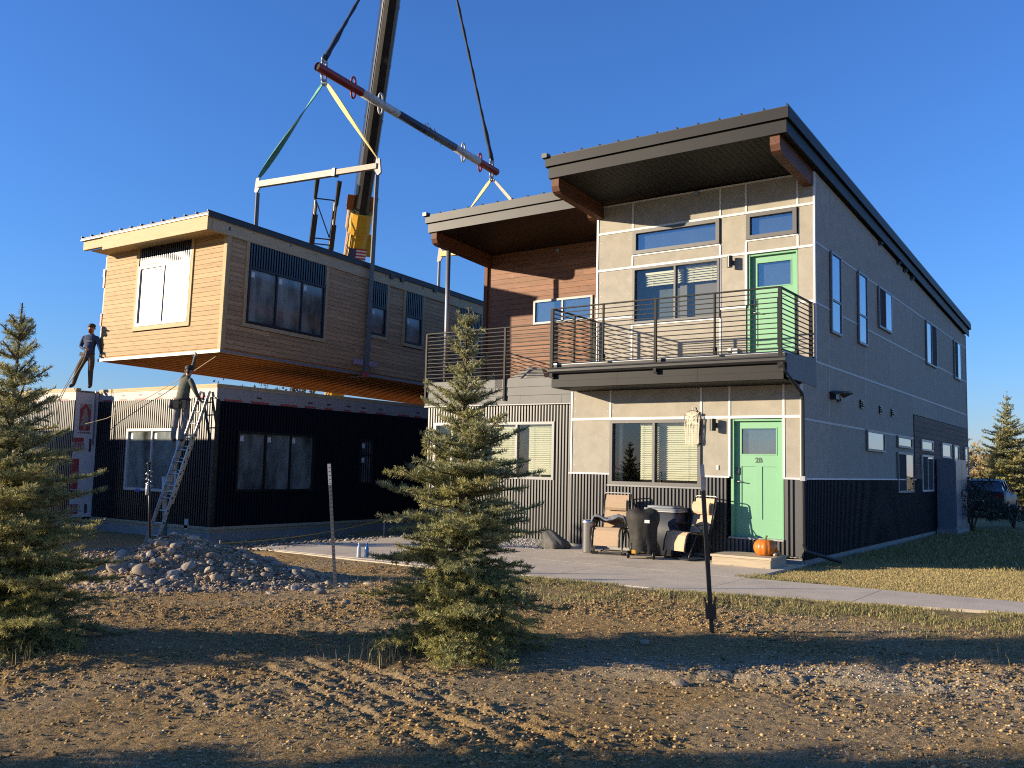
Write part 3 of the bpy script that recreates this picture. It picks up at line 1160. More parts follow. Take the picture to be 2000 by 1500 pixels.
for k, (a, b, c, d, cols, rows) in enumerate(sidewins):
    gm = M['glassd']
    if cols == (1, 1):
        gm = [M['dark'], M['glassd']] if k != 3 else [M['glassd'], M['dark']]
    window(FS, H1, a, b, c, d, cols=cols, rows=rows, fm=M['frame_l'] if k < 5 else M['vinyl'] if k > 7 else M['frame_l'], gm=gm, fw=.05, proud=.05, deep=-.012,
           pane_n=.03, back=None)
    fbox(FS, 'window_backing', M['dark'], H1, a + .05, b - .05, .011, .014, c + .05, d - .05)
for (y, z, w_, h) in ((5.55, 6.75, .18, .16), (7.33, 6.66, .2, .15), (8.03, 6.6, .2, .15), (8.83, 6.55, .2, .14), (2.12, 2.93, .22, .13), (3.76, 2.92, .24, .17), (5.38, 2.9, .2, .18), (6.48, 2.9, .2, .18)):
    mb = MB()
    FS.box(mb, y, y + w_, .0, .03, z, z + h)
    for q in range(3):
        zz = z + h * (.2 + .27 * q)
        FS.box(mb, y + .02, y + w_ - .02, .03, .075 - .012 * q, zz, zz + .02)
    P(mb, 'vent_cap', M['black'], H1)
# dark curved visor lamp on the side wall
mb = MB()
arc = []
for k in range(9):
    t = k / 8
    arc.append((1.60 + 1.15 * t, 3.02 + .10 * math.sin(t * math.pi * .8 + .4), .32 * math.sin(math.pi * min(1, t + .12))))
for (y0, z0, n0), (y1, z1, n1) in zip(arc[:-1], arc[1:]):
    mb.hexa([FS.p(y0, 0, z0), FS.p(y1, 0, z1), FS.p(y1, n1, z1 - .03), FS.p(y0, n0, z0 - .03)],
            [FS.p(y0, 0, z0 + .025), FS.p(y1, 0, z1 + .025), FS.p(y1, n1, z1 - .008), FS.p(y0, n0, z0 - .008)])
FS.box(mb, 1.64, 1.86, 0, .12, 2.95, 3.06)
P(mb, 'visor_lamp', M['black'], H1)
P(screws, 'screw_heads', M['steel'], H1)['kind'] = 'stuff'
# hidden walls, rooms
for args, nm in (((-4.64, -4.56, .03, 17.1, 0, 3.09), 'wall'), ((-4.55, -4.50, .83, 17.1, 3.1, 6.3), 'wall'), ((-4.64, -.02, 17.05, 17.12, 0, 6.2), 'wall')):
    MB().box(*args).part(nm, M['panel'], H1)
MB().box(-4.5, -.03, 4.6, 4.7, .1, 6.6).part('inner_wall', M['room'], H1)
MB().box(-4.5, -.03, 1.1, 17.0, 3.2, 3.5).part('floor_slab', M['room'], H1)
MB().box(-4.5, -.03, .05, 17.0, .1, .3).part('floor_slab', M['room'], H1)
# utility cabinet against the side wall is a thing of its own further on


def shed_roof(parent, x0, x1, y0, y1, z_front, slope, wall_y, boards, fascia_mat, top_mat, soffit_mat, beams, seam=.42, hole=None):
    rz = lambda Y: z_front - slope * (Y - y0)
    mb = MB()
    mb.prism([(x0, y0, rz(y0)), (x0, y1, rz(y1)), (x0, y1, rz(y1) - .06), (x0, y0, rz(y0) - .06)], (x1 - x0, 0, 0))
    r = P(mb, 'roof', top_mat, parent)
    e = 0.05
    fm = fascia_mat
    P(MB().box(x0, x1, y0 - .006, y0 + .03, rz(y0) - .20, rz(y0) - .012), 'drip_edge', fm, r)
    P(MB().box(x0 + e, x1 - e, y0 + e, y0 + e + .03, rz(y0) - .43, rz(y0) - .202), 'fascia', fm, r)
    for xa, xb in ((x0 - .006, x0 + .03), (x1 - .03, x1 + .006)):
        P(MB().prism([(xa, y0 + .03, rz(y0) - .014), (xa, y1, rz(y1) - .014), (xa, y1, rz(y1) - .20), (xa, y0 + .03, rz(y0) - .20)], (xb - xa, 0, 0)), 'drip_edge', fm, r)
    for xa, xb in ((x0 + e, x0 + e + .03), (x1 - e - .03, x1 - e)):
        P(MB().prism([(xa, y0 + e + .03, rz(y0) - .203), (xa, y1 - .05, rz(y1) - .203), (xa, y1 - .05, rz(y1) - .43), (xa, y0 + e + .03, rz(y0) - .43)], (xb - xa, 0, 0)), 'fascia', fm, r)
    P(MB().box(x0, x1, y1 - .03, y1 + .004, rz(y1) - .2, rz(y1) - .015), 'drip_edge', fm, r)
    n = boards
    bw = (x1 - x0 - 2 * e - .06) / n
    for k in range(n):
        a = x0 + e + .03 + k * bw
        ya, yb = y0 + e + .03, wall_y + .05
        P(MB().prism([(a + .003, ya, rz(ya) - .40), (a + .003, yb, rz(yb) - .40), (a + .003, yb, rz(yb) - .385), (a + .003, ya, rz(ya) - .385)], (bw - .008, 0, 0)), 'soffit_board', soffit_mat, r)
    P(MB().prism([(x0 + .1, y0 + .1, rz(y0) - .36), (x0 + .1, y1 - .1, rz(y1) - .36), (x0 + .1, y1 - .1, rz(y1) - .08), (x0 + .1, y0 + .1, rz(y0) - .08)], (x1 - x0 - .2, 0, 0)), 'roof_core', M['dark'], r)
    k = round((x1 - x0) / seam)
    for i in range(k + 1):
        xx = x0 + .02 + (x1 - x0 - .04) * i / k
        P(MB().prism([(xx - .012, y0, rz(y0)), (xx - .012, y1, rz(y1)), (xx - .012, y1, rz(y1) + .035), (xx - .012, y0 - .01, rz(y0) + .035)], (.024, 0, 0)), 'roof_seam', top_mat, r)
    for bx, bw_ in beams:
        ya = y0 + e + .05
        zt = rz(ya) - .41
        yb = wall_y + .02
        prof = [(ya, zt), (ya, zt - .17), (ya + .05, zt - .27), (ya + .13, zt - .31), (yb, zt - .31 - slope * (yb - ya)), (yb, zt - slope * (yb - ya))]
        P(MB().prism([(bx, p_, q_) for p_, q_ in prof], (bw_, 0, 0)), 'beam', M['beam'], parent)
    return r


shed_roof(H1, -4.69, .15, -1.10, 17.30, 7.66, .0576, .8, 40, M['darkmetal'], M['charcoal'], M['soffit'], ((-4.60, .17), (-.20, .17)))
mb = MB().box(-4.74, -4.62, -1.16, -1.02, 7.63, 7.72)
P(mb, 'ridge_cap_end', M['black'], H1)

# balcony
bal = P(MB().box(-4.60, -.012, -.83, .795, 3.36, 3.545), 'balcony_deck', M['charcoal'], H1)
for a, b in ((-4.60, -3.15), (-3.15, -1.55), (-1.55, -.03)):
    for z0, z1 in ((3.10, 3.225), (3.225, 3.355)):
        P(MB().box(a + .002, b - .002, -.865, -.84, z0 + .001, z1 - .001), 'fascia_panel', M['darkmetal'], bal)
mb = MB()
prof = [(-.87, 3.47), (-.99, 3.475), (-1.0, 3.455), (-.985, 3.44), (-.985, 3.40), (-.94, 3.365), (-.87, 3.36)]
mb.prism([(-4.62, p_, q_) for p_, q_ in prof], (4.66, 0, 0))
P(mb, 'gutter', M['charcoal'], bal)
P(MB().box(-4.58, -.03, -.83, -.01, 3.545, 3.575), 'deck_edge', M['steel'], bal)
P(MB().box(-4.58, -.03, -.01, .785, 3.545, 3.565), 'deck_top', M['concrete'], bal)
n = 14
for k in range(n):
    y0_, y1_ = -.835 + k * .0595, -.835 + (k + 1) * .0595
    P(MB().box(-4.595, -.035, y0_ + .003, y1_ - .003, 3.095, 3.108), 'soffit_board', M['soffit'], bal)
mb = MB().hexa([(-.012, -.80, 3.14), (.012, -.80, 3.14), (.012, .80, 3.10), (-.012, .80, 3.10)], [(-.012, -.80, 3.54), (.012, -.80, 3.54), (.012, .80, 3.62), (-.012, .80, 3.62)])
sp = P(mb, 'side_apron', M['greymetal'], bal)
P(MB().box(-4.60, -4.575, -.83, .79, 3.10, 3.545), 'side_apron', M['greymetal'], bal)


def railing(parent, pts, z0, z1, posts, nb=11, bar=.008, sides=None):
    """pts = polyline of the rail; posts = list of (x,y,half width, bottom z)"""
    mb = MB()
    for a, b in zip(pts[:-1], pts[1:]):
        mb.beam((*a, z1), (*b, z1), .05, .022)
    r = P(mb, 'handrail', M['rail'], parent)
    for a, b in zip(pts[:-1], pts[1:]):
        P(MB().beam((*a, z0), (*b, z0), .035, .018), 'bottom_rail', M['rail'], r)
        for k in range(nb):
            z = z0 + (z1 - z0) * (k + 1) / (nb + 1)
            P(MB().beam((*a, z), (*b, z), bar * 2, bar * 2), 'bar', M['rail'], r)
    for x, y, hw, zb in posts:
        P(MB().box(x - hw, x + hw, y - .022, y + .022, zb, z1 - .011), 'post', M['rail'], r)
        P(MB().box(x - hw - .018, x + hw + .018, y - .006, y + .034, zb - .02, zb + .10), 'post_bracket', M['rail'], r)
    return r


railing(H1, [(-4.56, .76), (-4.56, -.93), (-.06, -.93), (-.06, .76)], 3.60, 4.635,
        [(-4.56, -.93, .032, 3.30), (-3.42, -.93, .013, 3.58), (-2.34, -.93, .024, 3.30), (-1.21, -.93, .013, 3.58), (-.06, -.93, .030, 3.30),
         (-4.56, .70, .03, 3.56), (-4.56, -.1, .013, 3.58), (-.06, .72, .03, 3.55), (-.06, -.1, .022, 3.56)])
# downspout from the gutter, down the corner, with a splash leg
mb = MB()
mb.tube([(-.02, -.93, 3.38), (-.02, -.90, 3.25), (.03, -.12, 2.92), (.03, -.07, 2.80), (.03, -.06, .35), (.05, .02, .22), (.42, .75, .03)], .034, 8)
P(mb, 'downspout', M['charcoal'], H1)
P(MB().box(-.01, .075, -.11, -.02, 1.42, 1.50), 'downspout_strap', M['steel'], H1)

M['h2fascia'] = mat('mid_grey_fascia_metal', (0.045, 0.046, 0.046), 0.5, spec=0.28, var=0.15, vscale=1.5, bump=0.1, bscale=2.5)
# ------------------------------------------------------------------ brown-sided middle house
H2 = thing('timber_house', 'brown timber-clad middle house with corrugated ground floor behind the spruce', 'house', (-7, 9, 0))
G1, G2 = Fac('front', 1.0), Fac('front', 3.30)
hole = [(-7.7, -5.69, 1.28, 2.55), (-9.1, -8.0, .15, 2.55)]
corrugated(G1, 'corrugated_siding', M['wains'], H2, -9.33, -4.66, -.02, 2.93, pitch=.078, holes=hole)
w = window(G1, H2, -7.7, -5.69, 1.28, 2.55, cols=(1, 1), fw=.06, proud=.035, deep=.1, pane_n=-.03, fm=M['frame_l'])
blind(G1, w, -7.6, -6.74, 1.38, 2.45, n=-.13, pitch=.042)
blind(G1, w, -6.45, -5.76, 1.38, 2.45, n=-.13, pitch=.042)
window(G1, H2, -9.1, -8.0, .15, 2.55, cols=(1, 1), fw=.06, proud=.035, deep=.1, pane_n=-.03, fm=M['vinyl'])
MB().box(-9.3, -4.67, 1.32, 18, -.2, 3.0).part('wall', M['room'], H2)
MB().box(-9.33, -9.30, 1.02, 18, -.2, 3.4).part('wall', M['navy'], H2)
rows = [(2.95, 3.14), (3.14, 3.33), (3.33, 3.52)]
for r_, (a, b) in enumerate(rows):
    cuts = [-9.40, -8.1 + .5 * r_, -6.6 - .35 * r_, -5.5 + .25 * r_, -4.7]
    for c, d in zip(cuts[:-1], cuts[1:]):
        mb = MB().hexa([(c + .003, .945 - .006 * r_, a + .002), (d - .003, .945 - .006 * r_, a + .002), (d - .003, .99, a + .002), (c + .003, .99, a + .002)],
                       [(c + .003, .955 - .006 * r_, b), (d - .003, .955 - .006 * r_, b), (d - .003, .99, b), (c + .003, .99, b)])
        P(mb, 'fascia_panel', M['greymetal'], H2)
P(MB().box(-9.40, -4.66, .93, .99, 2.925, 2.948), 'drip_edge', M['frame_l'], H2)
P(MB().box(-9.39, -4.66, 1.0, 3.30, 3.0, 3.50), 'terrace_deck', M['charcoal'], H2)
P(MB().box(-9.36, -9.30, 1.0, 3.30, 2.95, 3.52), 'side_apron', M['greymetal'], H2)
planks(G2, H2, M['brown'], -9.33, -4.60, 3.50, 7.15, .142, n0=-.02, th=.025, holes=[(-7.84, -6.14, 5.18, 5.76)], joints=3.2)
window(G2, H2, -7.86, -6.12, 5.16, 5.78, cols=(1, 1), fw=.055, proud=.04, deep=.02, pane_n=.0, fm=M['frame_l'], gm=M['glass2'], back=M['pane_backing'])
P(MB().box(-9.44, -9.33, 3.23, 3.33, 3.5, 7.1), 'corner_board', M['beam'], H2)
MB().box(-9.32, -4.60, 3.33, 18.5, 3.5, 6.7).part('wall', M['brownside'], H2)
wall_lamp(G2, H2, -5.95, 5.55)
mb = MB().tube([G2.p(-7.15, 0, 7.0), G2.p(-7.15, .05, 7.0)], .05, 14)
P(mb, 'sprinkler_head', M['steel'], H2)
shed_roof(H2, -9.50, -4.72, .87, 19.2, 7.66, .0576, 3.30, 40, M['h2fascia'], M['charcoal'], M['brownsoffit'], ((-9.38, .17), (-4.95, .16)))
P(MB().box(-9.54, -9.42, .80, .95, 7.63, 7.72), 'ridge_cap_end', M['black'], H2)
mb = MB().tube([(-9.20, 1.46, 3.5), (-9.22, 1.46, 6.86)], .057, 14)
P(mb, 'roof_post', M['steel'], H2, True)
railing(H2, [(-9.36, 3.2), (-9.36, .92), (-4.72, .92)], 3.62, 4.70,
        [(-9.36, .92, .024, 3.05), (-7.02, .92, .024, 3.05), (-4.76, .92, .024, 3.05), (-9.36, 2.6, .02, 3.5)])
tarp = MB()
tv = [(-7.25, 1.25, 3.52), (-6.55, 1.12, 3.52), (-6.1, 1.2, 3.52), (-6.2, 1.9, 3.52), (-7.15, 1.95, 3.52)]
tt = [(-7.0, 1.45, 3.70), (-6.66, 1.40, 3.84), (-6.35, 1.42, 3.80), (-6.4, 1.7, 3.78), (-6.95, 1.75, 3.72)]
tarp._add(tv + tt, [(0, 1, 6, 5), (1, 2, 7, 6), (2, 3, 8, 7), (3, 4, 9, 8), (4, 0, 5, 9), (5, 6, 7, 8, 9)])
tag(tarp.part('patio_lounge_cover', mat('grey_canvas', (0.22, 0.21, 0.19), .9, var=.2, vscale=8, bump=.4, bscale=7)),
    'grey canvas-covered lounge seat on the terrace behind the railing', 'furniture cover')

# ------------------------------------------------------------------ dark ground-floor module on the building site
LH = thing('ground_floor_module', 'unfinished dark corrugated ground-floor module with bare plates on top, left of the spruce', 'building', (-17, 5, -.4))
A1, A2, AS = Fac('front', -1.58), Fac('front', -2.25), Fac('side', -14.02)
AR = Fac('side', -19.32)
MB().box(-19.35, -14.06, -1.54, 15.5, -.12, 3.30).part('wall', M['dark'], LH)
MB().box(-27.0, -19.36, -2.21, 15.5, -.12, 3.30).part('wall', M['dark'], LH)
corrugated(A1, 'corrugated_siding', M['navy'], LH, -19.29, -14.06, -.08, 3.11, pitch=.094, depth=.045, holes=[(-17.78, -15.46, .70, 2.34)])
corrugated(A2, 'corrugated_siding', M['navy'], LH, -27.0, -19.33, -.08, 3.11, pitch=.094, depth=.045, holes=[(-22.9, -21.1, .7, 2.34)])
corrugated(AS, 'corrugated_siding', M['navyside'], LH, -1.55, 15.5, -.08, 3.02, pitch=.094, depth=.045, holes=[(-.92, 1.68, .76, 2.30)])
P(MB().box(-14.10, -13.985, -1.62, -1.50, -.08, 3.06), 'corner_flashing', M['navy'], LH)
window(A1, LH, -17.78, -15.46, .70, 2.34, cols=(1, 1), fm=M['vinyl'], gm=M['filmd'], fw=.07, proud=.05, deep=.03, pane_n=-.01, sticker=True)
window(A2, LH, -22.9, -21.1, .70, 2.34, cols=(1, 1), fm=M['vinyl'], gm=M['film'], fw=.07, proud=.05, deep=.03, pane_n=-.01)
window(AS, LH, -.92, 1.68, .76, 2.30, cols=(1, 1, .95), fm=M['black'], gm=M['filmd'], fw=.06, proud=.05, deep=.03, pane_n=-.01, sticker=True)
window(AS, LH, 3.40, 3.98, .95, 2.25, rows=(2, 1), fm=M['black'], gm=M['filmd'], fw=.06, proud=.05, deep=-.024, pane_n=.03, sticker=True)
# the returning end wall, still in house wrap
w_ = P(AR.box(MB(), -2.25, -1.60, -.03, .004, -.1, 3.34), 'house_wrap', mat('pale_house_wrap', (.66, .62, .62), .55, var=.05, vscale=5, bump=.2, bscale=6), LH)
P(AR.box(MB(), -1.72, -1.69, .004, .05, 1.9, 3.40), 'steel_strap', M['steel'], w_)
for z0, z1, u0, u1, mm in ((2.28, 3.02, -2.12, -1.80, 'wrapred'), (1.72, 2.08, -2.25, -1.96, 'wrapred'), (1.70, 2.06, -1.80, -1.73, 'wrapdark'), (.66, 1.50, -2.25, -2.05, 'wrapred'), (.46, .64, -2.25, -2.06, 'wrapdark'), (-.02, .25, -2.25, -2.0, 'wrapred'), (0, .25, -1.82, -1.74, 'wrapdark')):
    P(AR.box(MB(), u0, u1, .004, .006, z0, z1), 'printed_block', M[mm], w_)
tree = [(-1.96, 2.94), (-2.03, 2.78), (-2.0, 2.78), (-2.07, 2.60), (-2.03, 2.60), (-2.10, 2.42), (-1.99, 2.42), (-1.99, 2.32), (-1.93, 2.32), (-1.93, 2.42), (-1.82, 2.42), (-1.89, 2.60), (-1.85, 2.60), (-1.92, 2.78), (-1.89, 2.78)]
P(MB().prism([AR.p(u, .0065, z) for u, z in tree], (.002, 0, 0)), 'printed_tree', M['wrap'], w_)
roofmark = MB()
roofmark.prism([AR.p(u, .0065, z) for u, z in ((-2.12, 3.03), (-2.12, 2.86), (-1.97, 3.03))], (.002, 0, 0))
roofmark.prism([AR.p(u, .0065, z) for u, z in ((-1.79, 3.03), (-1.79, 2.80), (-1.94, 3.03))], (.002, 0, 0))
P(roofmark, 'printed_roofline', M['wrap'], w_)
for k in range(7):
    P(AR.box(MB(), -2.14 + k * .055, -2.105 + k * .055, .0062, .008, 2.20, 2.235 + .015 * (k % 2)), 'printed_mark', M['wrapdark'], w_)
for z in (1.86, .12):
    text_part('BER', .25, M['wrap'], w_, Matrix.Translation(Vector(AR.p(-2.11, .0075, z))) @ SIDE_TXT, 'printed_letters', bold=True)
# wrap band and top plates
def wrap_band(fac, u0, u1, z0, z1):
    o = fbox(fac, 'wrap_band', M['wrap'], LH, u0, u1, -.03, .012, z0, z1)
    u = u0 + .2
    while u < u1 - .5:
        L = RNG.uniform(.25, .6)
        fbox(fac, 'printed_block', M['wrapred'], o, u, u + L, .0125, .0145, z0 + .005, z0 + .055)
        if RNG.random() < .6:
            fbox(fac, 'printed_block', M['wrapdark'], o, u + L * .3, u + L * .3 + .16, .0125, .0145, z0 + .13, z0 + .175)
        u += L + RNG.uniform(.2, .55)
    return o
wrap_band(A1, -19.3, -14.0, 3.10, 3.345)
wrap_band(A2, -27, -19.32, 3.10, 3.345)
wrap_band(AS, -1.57, 15.4, 3.02, 3.345)
for x0, x1, y in ((-19.3, -14.0, -1.60), (-27.0, -19.3, -2.27)):
    a = x0
    while a < x1 - .1:
        b = min(x1, a + RNG.uniform(2.2, 3.4))
        for z0 in (3.348, 3.398):
            P(MB().box(a + .002, b - .002, y, y + .14, z0, z0 + .047), 'top_plate', M['fir'], LH)
        a = b
for y0, y1 in ((-1.45, 3.0), (3.0, 7.4), (7.4, 11.8), (11.8, 15.4)):
    for z0 in (3.348, 3.398):
        P(MB().box(-14.14, -14.0, y0 + .002, y1 - .002, z0, z0 + .047), 'top_plate', M['firy'], LH)
for y in range(8):
    yy = -1.4 + y * 2.1
    P(MB().box(-19.2, -14.15, yy, yy + 2.09, 3.36, 3.40), 'subfloor_sheet', M['ply'], LH)
    P(MB().box(-26.9, -19.45, yy - .6, yy + 1.49, 3.36, 3.40), 'subfloor_sheet', M['ply'], LH)
# ledger boards, foundation
for z0, pr in ((-.165, .06), (-.24, .035)):
    P(A1.box(MB(), -19.30, -13.97, -.02, pr, z0, z0 + .07), 'ledger_board', M['oldwood'], LH)
    P(AS.box(MB(), -1.60, 15.4, -.02, pr, z0, z0 + .07), 'ledger_board', M['oldwood'], LH)
    P(A2.box(MB(), -27, -19.26, -.02, pr, z0, z0 + .07), 'ledger_board', M['oldwood'], LH)
P(MB().box(-19.4, -13.99, -1.61, 15.5, -1.2, -.165), 'foundation', M['foundation'], LH)
P(MB().box(-27.0, -19.27, -2.28, 15.5, -1.2, -.165), 'foundation', M['foundation'], LH)
P(MB().box(-14.98, -14.84, -1.64, -1.60, -.20, .06), 'outlet_box', M['vinyl'], LH)
P(MB().box(-17.2, -17.0, -1.64, -1.60, .66, .74), 'blue_tape', mat('blue_tape', (.06, .10, .45), .5), LH)

# ------------------------------------------------------------------ the hoisted upper module
BX = thing('hoisted_module', 'fresh timber-clad upper-storey module hanging from the crane above the dark module', 'building',
           (-13.95, -1.60, 4.245), (math.radians(-1.0), 0, math.radians(1.6)))
WC = False
BF, BS = Fac('front', 0.0), Fac('side', 0.0)
BL = 17.2
P(MB().box(-5.18, -.04, .05, BL, .25, 2.9), 'wall', M['dark'], BX)
fw0, fw1 = -3.62, -1.40
# front cladding
planks(BF, BX, M['cedar'], -5.23, -.10, .10, 3.05, .123, n0=-.02, th=.022, holes=[(fw0 - .10, fw1 + .10, .74, 3.2)], gap=.008, joints=0)
corrugated(BF, 'corrugated_siding', M['navy'], BX, fw0, fw1, 2.52, 3.08, pitch=.088, depth=.036)
P(BF.box(MB(), -.10, .02, -.03, .026, .06, 3.06), 'corner_trim', M['firz'], BX)
for u0, u1 in ((fw0 - .11, fw0 - .01), (fw1 + .01, fw1 + .11)):
    P(BF.box(MB(), u0, u1, -.02, .034, .74, 3.06), 'window_trim', M['firz'], BX)
P(BF.box(MB(), fw0 - .01, fw1 + .01, -.02, .034, .74, .85), 'window_trim', M['fir'], BX)
window(BF, BX, fw0, fw1, .86, 2.52, cols=(1, 1), fm=M['vinyl'], gm=M['film'], fw=.075, proud=.04, deep=.03, pane_n=-.005)
P(BF.box(MB(), -5.25, .02, -.03, .03, -.02, .055), 'bottom_flashing', M['vinyl'], BX)
P(MB().box(-5.30, -5.24, .02, .55, .3, 3.0), 'house_wrap_edge', M['wrap'], BX)
P(MB().box(-5.305, -5.235, -.02, .02, 2.1, 2.4), 'orange_tape', mat('orange_wrap_tape', (.62, .16, .05), .5), BX)
P(MB().box(-5.305, -5.235, -.02, .02, 1.0, 1.35), 'red_tape', M['wrapred'], BX)
P(MB().box(-5.32, -5.235, -.03, .03, 2.42, 2.62), 'loose_wrap', M['vinyl'], BX)
# side cladding with three narrow windows and one big one
wins = [(.70, 3.42, .84, 2.32, (1, 1, .9)), (5.30, 6.02, 1.27, 2.15, (1,)), (6.92, 7.74, 1.23, 2.12, (1,)), (9.72, 11.0, 1.2, 2.1, (1, 1))]
holes = [(a - .10, b + .10, c - .10, 3.2) for a, b, c, d, _ in wins]
planks(BS, BX, M['cedarside'], .10, BL, .10, 2.96, .123, n0=-.02, th=.022, holes=holes, gap=.008, joints=3.6)
P(BS.box(MB(), -.02, .10, -.03, .028, .06, 2.95), 'corner_trim', M['firz'], BX)
for k, (a, b, c, d, cols) in enumerate(wins):
    corrugated(BS, 'corrugated_siding', M['navy'], BX, a, b, d, 2.95, pitch=.088, depth=.036)
    window(BS, BX, a, b, c, d, cols=cols, fm=M['black'], gm=M['filmd'], fw=.06, proud=.045, deep=.03, pane_n=-.005, sticker=True)
    for u0, u1 in ((a - .11, a - .01), (b + .01, b + .11)):
        P(BS.box(MB(), u0, u1, -.02, .034, c - .11, 2.95), 'window_trim', M['firz'], BX)
    P(BS.box(MB(), a - .01, b + .01, -.02, .034, c - .11, c - .01), 'window_trim', M['firy'], BX)
P(BS.box(MB(), -.02, BL, -.03, .03, -.02, .055), 'bottom_flashing', M['steel'], BX)
# roof: bare fascia beams under a dark standing-seam roof
rz2 = lambda y: 3.36 - .012 * (y + .65)
for name_, x0, x1 in (('fascia_beam', -5.42, -4.42),):
    P(MB().box(x0, x1, -.62, -.52, 3.06, 3.31), name_, M['fir'], BX)
P(MB().box(-4.42, .03, -.66, -.52, 2.95, 3.31), 'fascia_beam', M['fir'], BX)
P(MB().box(-5.46, .06, -.69, -.60, 3.312, 3.345), 'drip_board', M['vinyl'], BX)
for y0, y1 in ((-.52, 2.6), (2.6, 7.0), (7.0, 11.5), (11.5, BL + .2)):
    P(MB().hexa([(-.03, y0 + .002, 2.96 + rz2(y0) - 3.36), (.045, y0 + .002, 2.96 + rz2(y0) - 3.36), (.045, y1 - .002, 2.96 + rz2(y1) - 3.36), (-.03, y1 - .002, 2.96 + rz2(y1) - 3.36)],
                [(-.03, y0 + .002, rz2(y0) - .05), (.045, y0 + .002, rz2(y0) - .05), (.045, y1 - .002, rz2(y1) - .05), (-.03, y1 - .002, rz2(y1) - .05)]), 'fascia_beam', M['firy'], BX)
    for k in range(7):
        yy = y0 + RNG.uniform(.2, y1 - y0 - .2)
        P(MB().box(.045, .048, yy, yy + .05, 3.05 + RNG.uniform(0, .15), 3.12 + RNG.uniform(0, .1)), 'fixing', M['black'], BX) if k < 3 else None
for yy in (6.05, 6.55, 8.2):
    P(MB().box(.045, .10, yy, yy + .16, 3.10, 3.26), 'roof_vent', M['black'], BX)
P(MB().hexa([(-5.46, -.68, rz2(-.68)), (.08, -.68, rz2(-.68)), (.08, BL + .3, rz2(BL)), (-5.46, BL + .3, rz2(BL))],
            [(-5.46, -.68, rz2(-.68) + .03), (.08, -.68, rz2(-.68) + .03), (.08, BL + .3, rz2(BL) + .03), (-5.46, BL + .3, rz2(BL) + .03)]), 'roof', M['charcoal'], BX)
P(MB().hexa([(.08, -.69, rz2(-.69) - .09), (.09, -.69, rz2(-.69) - .09), (.09, BL + .3, rz2(BL) - .09), (.08, BL + .3, rz2(BL) - .09)],
            [(.08, -.69, rz2(-.69) + .04), (.09, -.69, rz2(-.69) + .04), (.09, BL + .3, rz2(BL) + .04), (.08, BL + .3, rz2(BL) + .04)]), 'roof_edge', M['charcoal'], BX)
for k in range(13):
    xx = -5.40 + k * .455
    P(MB().hexa([(xx, -.72, rz2(-.7) + .03), (xx + .03, -.72, rz2(-.7) + .03), (xx + .03, BL, rz2(BL) + .03), (xx, BL, rz2(BL) + .03)],
                [(xx, -.72, rz2(-.7) + .07), (xx + .03, -.72, rz2(-.7) + .07), (xx + .03, BL, rz2(BL) + .07), (xx, BL, rz2(BL) + .07)]), 'roof_seam', M['charcoal'], BX)
n = 24
for k in range(n):
    a = -5.2 + k * 5.2 / n
    P(MB().box(a + .004, a + 5.2 / n - .004, -.52, .02, 3.03, 3.05), 'soffit_board', M['firy'], BX)
# open floor: joists under sheets
P(MB().box(-5.20, -.03, .02, BL, .20, .24), 'subfloor', M['ply'], BX)
n = 15
for k in range(n):
    xx = -5.17 + k * (5.10 / (n - 1))
    P(MB().box(xx - .045, xx + .045, .06, BL - .05, -.015, .20), 'joist', M['joist'], BX)
for k in range(26):
    yy = .25 + k * .66
    P(MB().box(-5.15, -.06, yy, yy + .10, .10, .199), 'floor_strapping', M['joist'], BX)
P(MB().box(-5.18, -.03, .02, .06, -.015, .2), 'rim_board', M['joist'], BX)
P(MB().box(-.055, -.032, .06, BL, -.012, .2), 'rim_board', M['joist'], BX)
WC = True

# ------------------------------------------------------------------ rigging
M['pipered'] = mat('red_pipe_paint', (.30, .022, .02), .45, var=.3, vscale=6, dirt=(.12, .03, .03), dscale=9)
M['pipewhite'] = mat('white_pipe_paint', (.62, .60, .56), .5, var=.12, vscale=6, dirt=(.25, .22, .2), dscale=9)
M['pipeblue'] = mat('blue_pipe_paint', (.03, .05, .09), .45, var=.3, vscale=6, dirt=(.10, .13, .15), dscale=12)
M['slingyellow'] = mat('yellow_webbing', (.62, .50, .20), .75, var=.15, vscale=20)
M['slingpale'] = mat('pale_webbing', (.46, .41, .33), .75, var=.15, vscale=20)
M['slinggreen'] = mat('green_webbing', (.05, .26, .22), .75, var=.2, vscale=14, col2=(.16, .42, .33))
M['slinggrey'] = mat('grey_webbing', (.15, .15, .145), .7, var=.2, vscale=14)
M['rope'] = mat('blue_black_rope', (.02, .028, .05), .7, var=.4, vscale=30)
M['galv'] = mat('worn_galvanised', (.24, .235, .22), .6, metal=.25, var=.2, vscale=7)

pipe_p0, pipe_p1 = Vector((-16.5, 3.40, 14.18)), Vector((-16.5, 13.15, 13.48))
pd = (pipe_p1 - pipe_p0)
sb = thing('spreader_pipe', 'long red white and blue spreader pipe hanging under the crane hook', 'lifting beam', pipe_p0)
segs = [(0, .205, 'pipered'), (.205, .39, 'pipewhite'), (.39, .72, 'pipeblue'), (.72, .875, 'pipewhite'), (.875, 1, 'pipered')]
R_ = .145
for a, b, mm in segs:
    mb = MB().tube([pipe_p0 + pd * a, pipe_p0 + pd * b], R_, 20, caps=(b < .99 and a > .01))
    if a == 0 or b == 1:
        q0, q1 = (pipe_p0, pipe_p0 + pd * .03) if a == 0 else (pipe_p1, pipe_p1 - pd * .03)
        mb.tube([q0, q1], R_ * .86, 20, caps=False)
    P(mb, 'pipe_section', M[mm], sb, True)
P(MB().tube([pipe_p0 + pd * .004, pipe_p0 + pd * .006], R_ * .87, 20), 'bore_shade_disc', M['dark'], sb)  # dark discs paint the shade inside the open pipe ends
